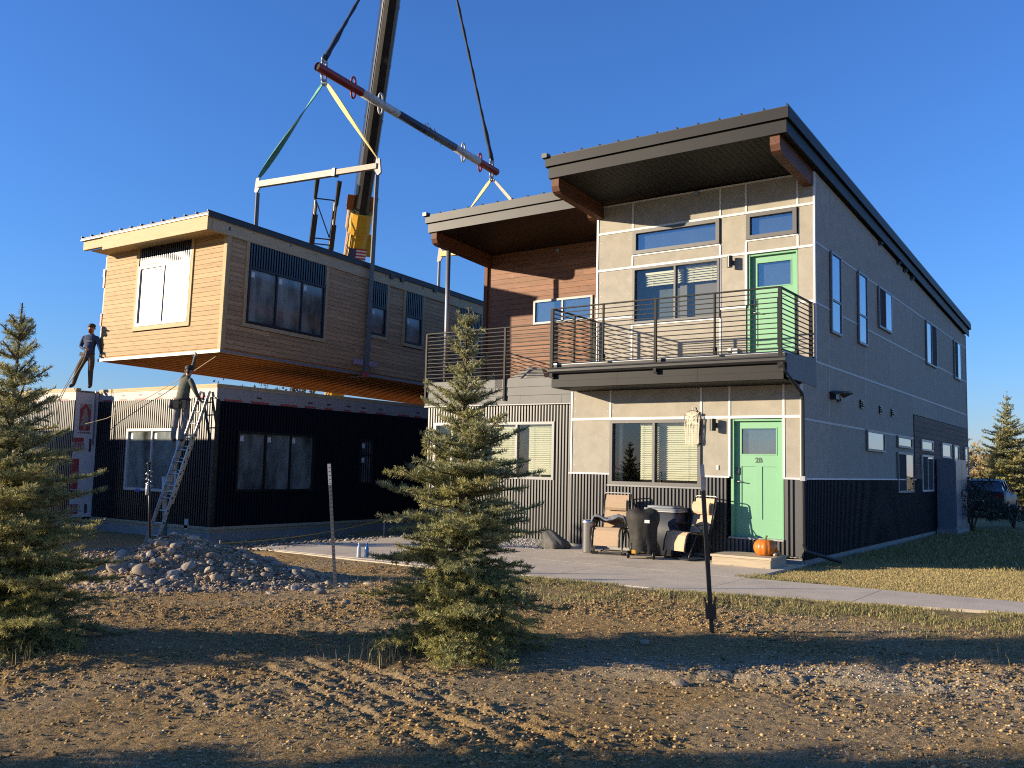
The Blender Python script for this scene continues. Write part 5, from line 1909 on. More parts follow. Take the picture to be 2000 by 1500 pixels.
def straw(name, label, pts, seed, L0=.02, L1=.085, w=.0019):
    rng = np.random.default_rng(seed)
    n = len(pts)
    a = rng.uniform(0, 6.283, n)
    L = rng.uniform(L0, L1, n) * (rng.random(n) ** .6)
    rise = rng.uniform(-.05, .35, n)
    d = np.stack([np.cos(a), np.sin(a), rise], 1) * L[:, None]
    k = np.stack([-np.sin(a), np.cos(a), np.zeros(n)], 1)
    p = np.asarray(pts) + np.array([0, 0, .006])
    mid = p + d * .5 + k * (rng.uniform(-.15, .15, n) * L)[:, None] + np.array([0, 0, .004])
    e = p + d
    V = np.stack([p - k * w, p + k * w, mid + k * w, mid - k * w, mid - k * w, mid + k * w, e + k * w * .6, e - k * w * .6], 1)
    cc = np.array([(.64, .52, .30), (.54, .42, .24), (.44, .33, .18), (.74, .64, .42)])[rng.integers(0, 4, n)] * rng.uniform(.7, 1.2, (n, 1))
    o = np_mesh(name, V.reshape(-1, 3), np.arange(8 * n).reshape(n * 2, 4), M['grassblade'], tint=np.repeat(cc, 2, axis=0))
    return tag(o, label, 'straw', kind='stuff')


straw('straw_litter', 'loose straw and dead grass strewn over the bare yard', st_pts, 10)


def lumps(name, label, cat, pts, s0, s1, cols, seed, m_, parent=None, flat=.65, power=2.2):
    rng = np.random.default_rng(seed)
    n = len(pts)
    oct_v = np.array([(1, 0, 0), (.3, .95, 0), (-.8, .59, 0), (-.8, -.59, 0), (.3, -.95, 0), (0, 0, 1), (0, 0, -.6)])
    oct_f = []
    for k in range(5):
        oct_f += [(k, (k + 1) % 5, 5), ((k + 1) % 5, k, 6)]
    oct_f = np.array(oct_f)
    s = s0 + (s1 - s0) * rng.random(n) ** power
    V = oct_v[None] * rng.uniform(.65, 1.3, (n, 7, 1))
    a = rng.uniform(0, 6.283, n)
    ca, sa = np.cos(a)[:, None], np.sin(a)[:, None]
    X = V[..., 0] * ca - V[..., 1] * sa
    Y = V[..., 0] * sa + V[..., 1] * ca
    Z = V[..., 2] * flat
    W = np.stack([X, Y, Z], -1) * s[:, None, None] + np.asarray(pts)[:, None, :] + np.array([0, 0, .2]) * s[:, None, None]
    F_ = (oct_f[None] + (np.arange(n) * 7)[:, None, None]).reshape(-1, 3)
    cc = np.array(cols)[rng.integers(0, len(cols), n)] * rng.uniform(.7, 1.3, (n, 1))
    o = np_mesh(name, W.reshape(-1, 3), F_, m_, parent, tint=np.repeat(cc, 10, axis=0))
    o['kind'] = 'stuff'
    if label: tag(o, label, cat)
    return o


M['clod'] = attr_mat('soil_clod', .95, .05)
M['pebble'] = attr_mat('pebble', .8, .2)
rough_ = lambda x, y: (.25 + .75 * sstep(.42, .62, fbm(x * .8, y * .8, 77, 2))) * (y < path_lo(x) - .7)
lumps('soil_clods', 'crumbled brown soil clods over the bare yard', 'soil', scatter(85000, -6, 6.5, -13.3, -5.2, rough_, 13), .003, .020, [(.32, .205, .09), (.42, .285, .13), (.22, .14, .06), (.50, .35, .17)], 14, M['clod'])
def gritm(x, y):
    g2 = 1.2 * np.exp(-(((x - 2.15) * -.5 + (y + 8.5) * .866) / .42) ** 2 - (((x - 2.15) * .866 + (y + 8.5) * .5) / 1.3) ** 2) + .8 * np.exp(-((x - 3.6) / .9) ** 2 - ((y + 7.9) / .5) ** 2)
    g3 = .7 * np.exp(-((x + 2.6) / 1.2) ** 2 - ((y + 6.6) / .6) ** 2)
    return np.clip(.05 + g2 + g3, 0, 1)
lumps('pale_gravel', 'pale gravel scattered on the right of the yard', 'gravel', scatter(30000, -5, 6.5, -12.5, -5.4, gritm, 15), .003, .016, [(.52, .45, .33), (.46, .38, .27), (.58, .52, .42), (.38, .30, .20)], 16, M['pebble'])
gp = scatter(9000, -8.2, -3.9, -1.25, .95, lambda x, y: np.clip(sstep(-1.25 - .9 * np.clip(x + 5.4, 0, 2), -1.05, y) * (x < -4.66), 0, 1), 17)
gp[:, 2] = -.02
lumps('bed_gravel', 'grey gravel bed between patio and corrugated wall', 'gravel', gp, .012, .03, [(.42, .40, .36), (.34, .32, .29), (.5, .47, .42)], 18, M['pebble'])
sg = scatter(12000, -14, -7.8, -8, 2.5, lambda x, y: np.ones_like(x) * .8, 27)
lumps('site_rubble', 'loose dirt and rubble around the building-site foundation', 'rubble', sg, .012, .06, [(.30, .25, .19), (.22, .17, .12), (.38, .34, .28)], 28, M['clod'])
# dry weed stalks by the trunks and in the right foreground
wrng = np.random.default_rng(77)
wp = []
for cx, cy, n, s in ((-.15, -10.25, 40, .35), (-2.3, -12.0, 60, .5), (-1.3, -10.1, 26, .6), (4.3, -6.4, 40, .35), (3.6, -6.6, 14, .4), (-.9, -9.2, 24, .5), (2.2, -6.2, 14, .8), (-2.9, -7.0, 20, .4)):
    for k in range(n):
        wp.append((cx + wrng.normal(0, s * .5), cy + wrng.normal(0, s * .5), 0))
wp = np.array(wp)
wp[:, 2] = gz(wp[:, 0], wp[:, 1])
blades('dry_weeds', 'dry upright weed stalks around the spruce trunks and verge', 'weeds', wp, .17, .0022, dry, 78, lean=.9)

# ------------------------------------------------------------------ heap of earth and stones
pc = np.array([-5.35, -8.0])
pr, pf = np.array([.815, .579]), np.array([-.579, .815])


def pile_h(a, b):
    h = .50 * np.exp(-((a + .55) / .78) ** 2 - ((b - .12) / .85) ** 2) + .27 * np.exp(-((a - .55) / .95) ** 2 - ((b - .1) / .7) ** 2)
    return h + .06 * (fbm(a * 3 + 9, b * 3 + 4, 101, 3) - .5) * np.clip(h * 6, 0, 1)


pile = thing('earth_heap', 'heap of excavated earth and rounded stones in front of the dark module', 'heap', (pc[0], pc[1], 0))
ga, gb = np.meshgrid(np.linspace(-2.3, 2.4, 190), np.linspace(-1.6, 1.7, 140))
hx, hy = pc[0] + ga * pr[0] + gb * pf[0], pc[1] + ga * pr[1] + gb * pf[1]
hz = gz(hx, hy) * 1.0 - .03 + pile_h(ga, gb)
hz = hz + .045 * (fbm(hx * 9, hy * 9, 71, 3) - .5)
i = np.arange(189)[None, :] + np.arange(139)[:, None] * 190
np_mesh('earth_mound', np.stack([hx.ravel(), hy.ravel(), hz.ravel()], 1), np.stack([i, i + 1, i + 191, i + 190], -1).reshape(-1, 4),
        mat('heap_earth', (.32, .23, .14), .95, spec=.1, var=.35, vscale=9, bump=.9, bscale=30), pile, smooth=True)
M['stone'] = mat('field_stone', (.38, .31, .23), .85, spec=.2, var=.22, vscale=9, objrand=.35, bump=.3, bscale=40)
stone_meshes = []
for k in range(9):
    bm_ = bmesh.new()
    bmesh.ops.create_icosphere(bm_, subdivisions=2, radius=1.0)
    r_ = random.Random(500 + k)
    sx, sy, sz = r_.uniform(.8, 1.3), r_.uniform(.7, 1.0), r_.uniform(.5, .8)
    ph = [r_.uniform(0, 6) for _ in range(6)]
    for v in bm_.verts:
        c = v.co
        f = 1 + .16 * (r_.random() - .5) + .14 * math.sin(c.x * 2.3 + ph[0]) + .12 * math.sin(c.y * 2.9 + ph[1]) + .10 * math.sin(c.z * 3.1 + ph[2]) + .05 * math.sin(c.x * 6 + ph[3]) * math.sin(c.y * 5 + ph[4])
        v.co = Vector((c.x * f * sx, c.y * f * sy, c.z * f * sz))
    me = bpy.data.meshes.new('stone')
    bm_.to_mesh(me)
    bm_.free()
    me.materials.append(M['stone'])
    me.polygons.foreach_set("use_smooth", [k % 3 != 0] * len(me.polygons))
    stone_meshes.append(me)
r_ = random.Random(90)
big = [(-.9, -.55, .17), (-.35, -.2, .10), (-.15, -.62, .085), (.75, .25, .11), (1.35, -.1, .09), (-1.1, -.05, .12), (.15, -.25, .09), (-.55, -.75, .12), (.35, -.7, .09), (-.2, .05, .08), (2.2, -.2, .09), (1.9, -.5, .08)]
for k in range(285):
    if k < len(big):
        a, b, s = big[k]
    else:
        a, b = r_.gauss(.1, .95), r_.gauss(-.45, .5)
        s = .018 + .062 * r_.random() ** 2.8
    x, y = pc[0] + a * pr[0] + b * pf[0], pc[1] + a * pr[1] + b * pf[1]
    z = tz(x, y) - .03 + float(pile_h(np.array([a]), np.array([b]))[0]) + s * .0
    o = bpy.data.objects.new('stone', stone_meshes[k % 9])
    COL.objects.link(o)
    o.parent = pile
    o.matrix_parent_inverse = wmat(pile).inverted()
    o.location = (x, y, z)
    o.scale = (s, s, s)
    o.rotation_euler = (r_.uniform(-.5, .5), r_.uniform(-.5, .5), r_.uniform(0, 6.28))
na, nb_ = NPR.normal(.1, 1.1, 7000), NPR.normal(-.3, .6, 7000)
nx_, ny_ = pc[0] + na * pr[0] + nb_ * pf[0], pc[1] + na * pr[1] + nb_ * pf[1]
lumps('small_stones', None, None, np.stack([nx_, ny_, gz(nx_, ny_) - .03 + pile_h(na, nb_)], 1), .006, .032, [(.36, .28, .19), (.44, .36, .27), (.26, .19, .12)], 19, M['pebble'], parent=pile)
# loose stones lying about the yard
loose = [(2.0, -9.25, .055, 'pale stone lying alone on the gravelly soil'), (-2.2, -6.6, .06, 'grey stone near the foot of the perforated white post'), (-2.05, -6.45, .075, 'dark stone beside the perforated white post'), (1.1, -8.05, .05, 'rounded stone in the spruce shadow'), (-3.3, -7.9, .06, 'stone at the right foot of the earth heap')]
for k, (x, y, s, lab) in enumerate(loose):
    o = bpy.data.objects.new('loose_stone', stone_meshes[k])
    COL.objects.link(o)
    o.location = (x, y, tz(x, y) + s * .3)
    o.scale = (s, s, s)
    o.rotation_euler = (0, 0, k)
    tag(o, lab, 'stone', 'loose stones on the yard')

# ------------------------------------------------------------------ unseen flat-topped block, placed off-frame to shade the module's lower wall
NB = thing('unseen_shade_block', 'unseen dark flat-topped block beyond the left edge, placed to shade the module', 'building', (-22.4, -8.2, -.4))
P(MB().box(-26.4, -18.9, -9.9, -6.6, -.5, 3.55), 'wall', M['navy'], NB)
P(MB().box(-26.5, -18.8, -10.0, -6.5, 3.55, 3.65), 'roof', M['charcoal'], NB)

# ------------------------------------------------------------------ patio things
M['tan'] = mat('tan_sling_fabric', (.52, .37, .23), .8, var=.08, vscale=30)
M['chairframe'] = mat('dark_chair_tube', (.05, .05, .05), .35, metal=.5)
M['greycloth'] = mat('grey_quilt', (.17, .19, .22), .9, var=.3, vscale=12, bump=.6, bscale=14)
M['cover'] = mat('black_grill_cover', (.030, .028, .024), .75, spec=.35, var=.25, vscale=9, bump=.5, bscale=10)


def ribbon(mb, prof, x0, x1, th):
    """a continuous sheet swept along X with a (y,z) profile"""
    pp = [Vector((0, y, z)) for y, z in prof]
    out, inn = [], []
    for i, p in enumerate(pp):
        d = (pp[min(i + 1, len(pp) - 1)] - pp[max(0, i - 1)]).normalized()
        nn = Vector((0, -d.z, d.y)) * th
        out.append(p)
        inn.append(p + nn)
    n = len(pp)
    vs = [(x0, p.y, p.z) for p in out] + [(x1, p.y, p.z) for p in out] + [(x0, p.y, p.z) for p in inn] + [(x1, p.y, p.z) for p in inn]
    fs = []
    for i in range(n - 1):
        fs += [(i, i + 1, n + i + 1, n + i), (2 * n + i, 3 * n + i, 3 * n + i + 1, 2 * n + i + 1), (i, 2 * n + i, 2 * n + i + 1, i + 1), (n + i, n + i + 1, 3 * n + i + 1, 3 * n + i)]
    fs += [(0, n, 3 * n, 2 * n), (n - 1, 3 * n - 1, 4 * n - 1, 2 * n - 1)]
    mb._add(vs, fs)


def lounge_chair(label, loc, rz):
    t = thing('reclining_chair', label, 'chair', loc, (0, 0, rz), group='reclining chairs on the patio')
    q = lambda mb, nm, m_, par=None, sm=False: mb.part(nm, m_, par or t, sm, False)
    back = MB()
    ribbon(back, [(.20, .44), (.26, .60), (.32, .80), (.37, 1.06)], -.22, .22, .012)
    b = q(back, 'backrest', M['tan'])
    pil = MB()
    ribbon(pil, [(.285, .80), (.27, .83), (.275, .93), (.305, .97)], -.20, .20, .045)
    q(pil, 'head_pillow', M['tan'], b)
    seat = MB()
    ribbon(seat, [(-.22, .475), (-.10, .455), (.05, .43), (.20, .44)], -.22, .22, .012)
    q(seat, 'seat', M['tan'])
    leg = MB()
    ribbon(leg, [(-.405, .16), (-.39, .30), (-.35, .42), (-.29, .47), (-.22, .475)], -.23, .23, .012)
    q(leg, 'leg_rest', M['tan'])
    for s in (-1, 1):
        x = s * .255
        q(MB().tube([(x, -.42, .14), (x, -.40, .32), (x, -.34, .46), (x, -.2, .49), (x, .1, .45), (x, .22, .46), (x, .30, .72), (x, .385, 1.08)], .014, 7), 'side_rail', M['chairframe'], None, True)
        q(MB().tube([(x * 1.12, .08, .60), (x * 1.12, -.18, .40), (x * 1.12, -.33, .10), (x * 1.12, -.36, .02), (x * 1.12, -.30, .012), (x * 1.12, .05, .012)], .014, 7), 'leg', M['chairframe'], None, True)
        q(MB().tube([(x * 1.08, -.16, .60), (x * 1.08, .12, .36), (x * 1.08, .34, .06), (x * 1.08, .36, .02), (x * 1.08, .2, .012)], .014, 7), 'leg', M['chairframe'], None, True)
        arm = MB().box(x * 1.1 - .03, x * 1.1 + .03, -.24, .20, .60, .625)
        q(arm, 'armrest', M['black'])
        q(MB().tube([(x * 1.1, .2, .61), (x, .29, .70)], .009, 6), 'arm_link', M['chairframe'])
        lace = MB()
        for k in range(9):
            z = .50 + k * .062
            y = .235 + (z - .50) * .245
            lace.tube([(s * .22, y, z), (s * .255, y + .005, z + .02)], .004, 5)
        o = q(lace, 'lacing', M['black'])
        o['kind'] = 'stuff'
    q(MB().tube([(-.25, .385, 1.08), (-.22, .39, 1.10), (.22, .39, 1.10), (.25, .385, 1.08)], .011, 7), 'top_rail', M['vinyl'], None, True)
    q(MB().tube([(-.285, -.36, .02), (.285, -.36, .02)], .010, 7), 'cross_bar', M['chairframe'])
    q(MB().tube([(-.275, .36, .02), (.275, .36, .02)], .010, 7), 'cross_bar', M['chairframe'])
    return t


cl = lounge_chair('tan reclining chair with a grey quilt, beside the steel bin', (-3.30, -.72, 0), .22)
cr = lounge_chair('tan reclining chair between the storage bin and the wooden step', (-1.80, -.56, 0), -.35)
q_ = MB()
rr = random.Random(3)
qv, qf = [], []
nx, ny = 14, 7
for j in range(ny):
    for i in range(nx):
        u, v = i / (nx - 1), j / (ny - 1)
        qv.append((-.34 + .68 * u, -.26 + .50 * v, .635 + .035 * math.sin(u * 9 + v * 3) + .03 * math.sin(v * 8 + u * 2) - .10 * max(0, abs(u - .5) * 2 - .85) * 5 + .03 * rr.random()))
for j in range(ny - 1):
    for i in range(nx - 1):
        qf.append((j * nx + i, j * nx + i + 1, (j + 1) * nx + i + 1, (j + 1) * nx + i))
q_._add(qv, qf)
me = q_.mesh('quilt', M['greycloth'], True, fix=False)
qo = bpy.data.objects.new('quilt', me)
COL.objects.link(qo)
qo.location = (-3.30, -.72, 0)
qo.rotation_euler = (0, 0, .22)
so = qo.modifiers.new('s', 'SOLIDIFY')
so.thickness = .03
tag(qo, 'crumpled grey quilt lying across the arms of the left chair', 'blanket')

# covered kettle grill on wheels
GR = thing('covered_grill', 'barbecue under a black cover with a white tag, between the chairs', 'grill', (-2.46, -1.12, 0), (0, 0, .25))
GR.scale = (.88, .88, .90)
mb = MB()
n = 40
rings = [(.10, .24, .20), (.20, .27, .24), (.40, .265, .235), (.60, .285, .25), (.74, .33, .29), (.84, .34, .30), (.91, .27, .25), (.945, .14, .13), (.95, .02, .02)]
vs, fs = [], []
for i, (z, ax, ay) in enumerate(rings):
    for k in range(n):
        a = 2 * math.pi * k / n
        f = 1 + (.09 * math.sin(a * 7 + z * 3) + .05 * math.sin(a * 11 - z * 9)) * max(0, 1 - z / .95) + .015 * math.sin(a * 3 + z * 20)
        zz = z + (.045 * math.sin(a * 4 + 1) if i == 0 else 0) + (.035 * math.sin(a * 2 + .5) if 4 < i < 8 else 0)
        vs.append((ax * f * math.cos(a), ay * f * math.sin(a), zz))
for i in range(len(rings) - 1):
    for k in range(n):
        k2 = (k + 1) % n
        fs.append((i * n + k, i * n + k2, (i + 1) * n + k2, (i + 1) * n + k))
mb._add(vs, fs)
cv = mb.part('cover', M['cover'], GR, True, False)
MB().box(.10, .20, -.315, -.30, .70, .76).part('brand_tag', M['sticker'], cv, False, False)
MB().box(-.22, .22, -.17, .17, .06, .10).part('base_shelf', M['charcoal'], GR, False, False)
for x, y in ((-.2, -.16), (.2, -.16), (-.2, .16), (.2, .16)):
    MB().tube([(x, y, .08), (x, y, .30)], .014, 8).part('leg', M['black'], GR, True, False)
for x in (-.255, .255):
    MB().tube([(x - .018, -.16, .075), (x + .018, -.16, .075)], .075, 18).part('wheel', M['black'], GR, True, False)
MB().box(-.18, -.10, -.20, -.15, .10, .17).part('yellow_valve', M['craneyellow'], GR, False, False)
# storage bin behind
SB = thing('storage_bin', 'dark round-cornered storage bin with a pale grey lid behind the grill', 'bin', (-2.40, -.34, 0))


def rbox(mb, w, d, r, z0, z1, taper=0.0, n=5):
    pts0, pts1 = [], []
    for cx, cy, a0 in ((w / 2 - r, d / 2 - r, 0), (-w / 2 + r, d / 2 - r, 90), (-w / 2 + r, -d / 2 + r, 180), (w / 2 - r, -d / 2 + r, 270)):
        for k in range(n + 1):
            a = math.radians(a0 + 90 * k / n)
            x, y = cx + r * math.cos(a), cy + r * math.sin(a)
            pts0.append(((x * (1 - taper)), y * (1 - taper), z0))
            pts1.append((x, y, z1))
    m_ = len(pts0)
    mb._add(pts0 + pts1, [tuple(range(m_ - 1, -1, -1)), tuple(range(m_, 2 * m_))] + [(k, (k + 1) % m_, m_ + (k + 1) % m_, m_ + k) for k in range(m_)])
    return mb


M['binbody'] = mat('bin_plastic', (.035, .042, .055), .55)
M['binlid'] = mat('bin_lid_plastic', (.20, .22, .23), .5)
rbox(MB(), .64, .46, .09, .02, .80, .05).part('body', M['binbody'], SB, True, False)
l_ = rbox(MB(), .70, .52, .11, .80, .86).part('lid', M['binlid'], SB, True, False)
rbox(MB(), .60, .42, .10, .86, .90, -.0).part('lid_panel', M['binlid'], l_, True, False)
rbox(MB(), .715, .535, .115, .795, .812).part('lid_rim', M['vinyl'], l_, True, False)
# steel bin
TB = thing('steel_bin', 'slim brushed steel bin left of the quilted chair', 'bin', (-3.66, -.95, 0))
MB().lathe([(.115, 0), (.12, .02), (.125, .54), (.13, .56), (.13, .585), (.118, .60), (.10, .605)], (0, 0, 0), 28).part('body', M['chrome'], TB, True, False)
MB().lathe([(.128, .545), (.134, .55), (.134, .565), (.128, .57)], (0, 0, 0), 28).part('rim', M['steel'], TB, True, False)
# slumped grey sack
SK = MB()
n = 26
rings = [(0, .25, .19), (.05, .29, .22), (.14, .26, .19), (.22, .21, .16), (.30, .17, .12), (.345, .10, .07), (.35, .01, .01)]
vs, fs = [], []
for i, (z, ax, ay) in enumerate(rings):
    for k in range(n):
        a = 2 * math.pi * k / n
        f = 1 + .14 * math.sin(a * 9 + z * 4) * (1 - z / .5) + .10 * math.sin(a * 4 + z * 9)
        vs.append((-4.6 + ax * f * math.cos(a) - z * .45 + .05 * math.sin(z * 14), -.62 + ay * f * math.sin(a), z))
for i in range(len(rings) - 1):
    for k in range(n):
        k2 = (k + 1) % n
        fs.append((i * n + k, i * n + k2, (i + 1) * n + k2, (i + 1) * n + k))
SK._add(vs, fs)
tag(SK.part('canvas_sack', mat('grey_sack_canvas', (.11, .105, .09), .9, var=.25, vscale=9, bump=.5, bscale=18), None, True), 'slumped grey canvas sack at the gravel bed beside the spruce', 'sack')

# wooden step, pumpkin, gourds
ST = thing('wooden_step', 'low plank step in front of the lower green door', 'step', (-.68, -.72, 0))
for k in range(4):
    y = -1.12 + k * .20
    P(MB().box(-1.20, -.16, y, y + .193, .135, .172), 'tread_board', M['oldwood'], ST)
P(MB().box(-1.18, -.18, -1.10, -1.065, 0, .134), 'riser_board', M['oldwood'], ST)
P(MB().box(-.215, -.18, -1.06, -.34, 0, .134), 'side_board', M['oldwood'], ST)
P(MB().box(-1.18, -1.145, -1.06, -.34, 0, .134), 'side_board', M['oldwood'], ST)
PK = thing('pumpkin', 'big orange pumpkin on the right end of the wooden step', 'pumpkin', (-.42, -.66, .172))
M['pumpkin'] = mat('pumpkin_skin', (.62, .17, .012), .38, var=.18, vscale=5, bump=.12, bscale=20, coat=.15)
mb = MB()
n, m_ = 60, 16
vs, fs = [], []
for i in range(m_ + 1):
    t = math.pi * i / m_
    for k in range(n):
        a = 2 * math.pi * k / n
        rib = 1 - .055 * (abs(math.cos(a * 6.0)) ** 6) * math.sin(t) ** .5
        r = (.195 * math.sin(t) ** .8) * rib
        z = .15 + .155 * math.cos(t) - .035 * math.exp(-((t) / .38) ** 2) * (1) + .03 * math.exp(-((math.pi - t) / .4) ** 2)
        vs.append((r * math.cos(a), r * math.sin(a), z - .02))
for i in range(m_):
    for k in range(n):
        k2 = (k + 1) % n
        fs.append((i * n + k, (i + 1) * n + k, (i + 1) * n + k2, i * n + k2))
mb._add(vs, fs)
mb.part('body', M['pumpkin'], PK, True, False)
MB().tube([(0, 0, .24), (.004, 0, .275), (.014, .006, .31), (.03, .01, .325)], [.028, .018, .015, .017], 8).part('stem', mat('pumpkin_stem', (.16, .15, .06), .8), PK, True, False)
for x, y, r, c, lab in ((-.255, -.56, .055, (.60, .25, .06), 'small orange gourd behind the pumpkin'), (-.245, -.70, .042, (.62, .50, .32), 'small cream gourd beside the pumpkin')):
    g = thing('gourd', lab, 'gourd', (x, y, .172))
    mb = MB()
    n = 24
    vs, fs = [], []
    for i in range(9):
        t = math.pi * i / 8
        for k in range(n):
            a = 2 * math.pi * k / n
            rr_ = r * math.sin(t) ** .8 * (1 - .06 * abs(math.cos(a * 4)) ** 4)
            vs.append((rr_ * math.cos(a), rr_ * math.sin(a), r * .8 + r * .8 * math.cos(t)))
    for i in range(8):
        for k in range(n):
            k2 = (k + 1) % n
            fs.append((i * n + k, (i + 1) * n + k, (i + 1) * n + k2, i * n + k2))
    mb._add(vs, fs)
    mb.part('body', mat('gourd_skin', c, .5, var=.15, vscale=10), g, True, False)
    MB().tube([(0, 0, r * 1.5), (.006, 0, r * 1.95)], [.008, .006], 6).part('stem', M['bark'], g, True, False)

# macrame hanging on the lower window
DC = thing('macrame_hanging', 'cream macrame hoop with long fringe hung over the lower window corner', 'wall hanging', (-2.0, -.06, 2.36))
M['cotton'] = mat('cream_cotton', (.78, .72, .56), .9)
hoop = MB()
pts = [(-2.0 + .16 * math.cos(a), -.075, 2.50 + .16 * math.sin(a)) for a in (2 * math.pi * k / 32 for k in range(33))]
hoop.tube(pts, .006, 6, caps=False)
P(hoop, 'hoop', M['black'], DC, True)
hg = MB()
rr = random.Random(8)
for k in range(20):
    x = -2.14 + .28 * k / 19
    top = 2.50 + math.sqrt(max(0, .155 ** 2 - (x + 2.0) ** 2)) * (1 if k % 3 else .2)
    hg.tube([(x, -.08, top), (x + rr.uniform(-.02, .02), -.085, 2.38), (x * .97 - 2.0 * .03 + rr.uniform(-.01, .01), -.085, 2.2), (x * .97 - 2.0 * .03, -.082, 1.98 + .05 * rr.random() + abs(x + 2.0) * .25)], .0058, 5)
o = P(hg, 'fringe', M['cotton'], DC)
o['kind'] = 'stuff'
nt_ = MB()
for k in range(9):
    a = -.13 + .26 * k / 8
    nt_.tube([(-2.0 + a, -.082, 2.62), (-2.0 - a * .4, -.086, 2.50), (-2.0 + a, -.082, 2.40)], .009, 5)
nt_.tube([(-2.0, -.03, 2.73), (-2.0, -.07, 2.66)], .01, 6)
P(nt_, 'knotted_net', M['cotton'], DC)

# two drinking bottles on the concrete
for x, y, c, lab, tr in ((-5.86, -4.68, (.55, .60, .62), 'clear water bottle standing on the patio edge', .5), (-5.76, -4.60, (.03, .16, .42), 'blue water bottle standing on the patio edge', .3)):
    b_ = thing('water_bottle', lab, 'bottle', (x, y, 0))
    MB().lathe([(.030, 0), (.034, .008), (.034, .06), (.031, .07), (.034, .08), (.034, .15), (.022, .185), (.014, .20), (.014, .212)], (0, 0, 0), 18).part('body', mat('bottle_plastic', c, .15, spec=.6), b_, True, False)
    MB().lathe([(.017, .212), (.017, .235), (.014, .238)], (0, 0, 0), 14).part('cap', M['vinyl'] if tr > .4 else mat('blue_cap', (.02, .1, .35), .4), b_, True, False)

# ------------------------------------------------------------------ marker posts
def perforated_post(name, label, base, top, w, m_low, m_top, top_len, step=.05, seed=0):
    base, top = Vector(base), Vector(top)
    t = thing(name, label, 'post', base)
    d = (top - base)
    L = d.length
    d.normalize()
    s = Vector((.815, .579, 0))
    s = (s - d * s.dot(d)).normalized()
    q = d.cross(s).normalized()
    cut = base + d * (L - top_len)
    P(MB().beam(base - d * .25, cut, w, w * .8, up=q), 'shaft', m_low, t)
    P(MB().beam(cut + d * .002, top, w * 1.08, w * .86, up=q), 'reflective_sleeve', m_top, t)
    k = .06
    hl = MB()
    hl2 = MB()
    while k < L - .02:
        c = base + d * k
        f = q * (w * .5)
        for sg in (-1, 1):
            dst = hl if k < L - top_len else hl2
            dst.tube([c + f * sg * .85, c + f * sg * 1.06], w * .17, 8)
        k += step
    P(hl, 'punched_hole', M['black'], t)['kind'] = 'stuff'
    if hl2.v:
        P(hl2, 'punched_hole', M['pipered'], t)['kind'] = 'stuff'
    return t, s, d, q


b0 = Vector((-3.55, -7.41, tz(-3.55, -7.41)))
perforated_post('perforated_post', 'thin perforated steel post with a white top, left of the central spruce', b0, b0 + Vector((-.14, -.06, 1.55)), .036, mat('dark_galvanised', (.16, .16, .15), .5, metal=.3, var=.2, vscale=9), M['vinyl'], .27)
b1 = Vector((1.34, -7.09, tz(1.34, -7.09)))
t_, s_, d_, q__ = perforated_post('black_post', 'slender black post with a bolted foot and shiny top, before the patio', b1, b1 + Vector((-.10, -.03, 1.63)), .040, M['black'], M['steel'], .26, step=.12)
P(MB().beam(b1 + d_ * .13, b1 + d_ * .27, .10, .05, up=q__), 'foot_bracket', M['black'], t_)
for s2 in (-1, 1):
    P(MB().beam(b1 + d_ * .27 + s_ * (s2 * .04), b1 + d_ * .34 + s_ * (s2 * .055), .015, .04, up=q__), 'bracket_ear', M['black'], t_)
# leaning rod with a chain on the heap
RD = thing('marker_rod', 'black leaning rod wrapped with chain, stuck in the earth heap', 'rod', (-6.56, -8.07, .35))
rb, rt = Vector((-6.57, -8.06, .25)), Vector((-6.62, -8.12, 1.46))
P(MB().tube([rb, rt], .017, 8), 'shaft', M['black'], RD, True)
P(MB().tube([rt - Vector((0, 0, .42)), rt - Vector((0, 0, .25))], .026, 10), 'white_band', M['vinyl'], RD, True)
ch = MB()
for k in range(22):
    a = k * 1.1
    c = rt + (rb - rt).normalized() * (.08 + k * .012) + Vector((.035 * math.cos(a), .035 * math.sin(a), 0))
    ch.ball(c, .012, 6)
P(ch, 'chain', M['chrome'], RD, True)
P(MB().ball(rt + Vector((0, 0, .02)), .035, 8, (1, 1, .7)), 'cap', M['black'], RD, True)
# standpipes by the ladder
PV = thing('standpipe', 'white plastic pipe standing on a green riser behind the ladder', 'pipe', (-14.6, -2.45, -.45))
P(MB().tube([(-14.60, -2.45, .05), (-14.72, -2.45, 1.12)], .058, 14), 'white_pipe', M['vinyl'], PV, True)
P(MB().tube([(-14.60, -2.45, -.7), (-14.60, -2.45, .08)], .066, 14), 'green_riser', mat('green_pipe', (.03, .12, .09), .5), PV, True)
# caution tape
mb = MB()
a, b = Vector((-10.5, -3.92, -.12)), Vector((-9.75, .05, .26))
n = 14
for k in range(n):
    p, q2 = a.lerp(b, k / n), a.lerp(b, (k + 1) / n)
    sag = lambda t: Vector((0, 0, -.10 * 4 * t * (1 - t)))
    p, q2 = p + sag(k / n), q2 + sag((k + 1) / n)
    mb.beam(p, q2, .005, .016)
tag(mb.part('caution_tape', mat('yellow_tape', (.24, .23, .02), .6)), 'yellow caution tape strung low beside the dark module', 'tape')
for p, lab in ((a, 'short stake holding the near end of the yellow tape'), (b, 'short stake holding the far end of the yellow tape')):
    tag(MB().tube([p + Vector((0, 0, -.5)), p + Vector((0, 0, .06))], .015, 7).part('tape_stake', M['oldwood']), lab, 'stake')

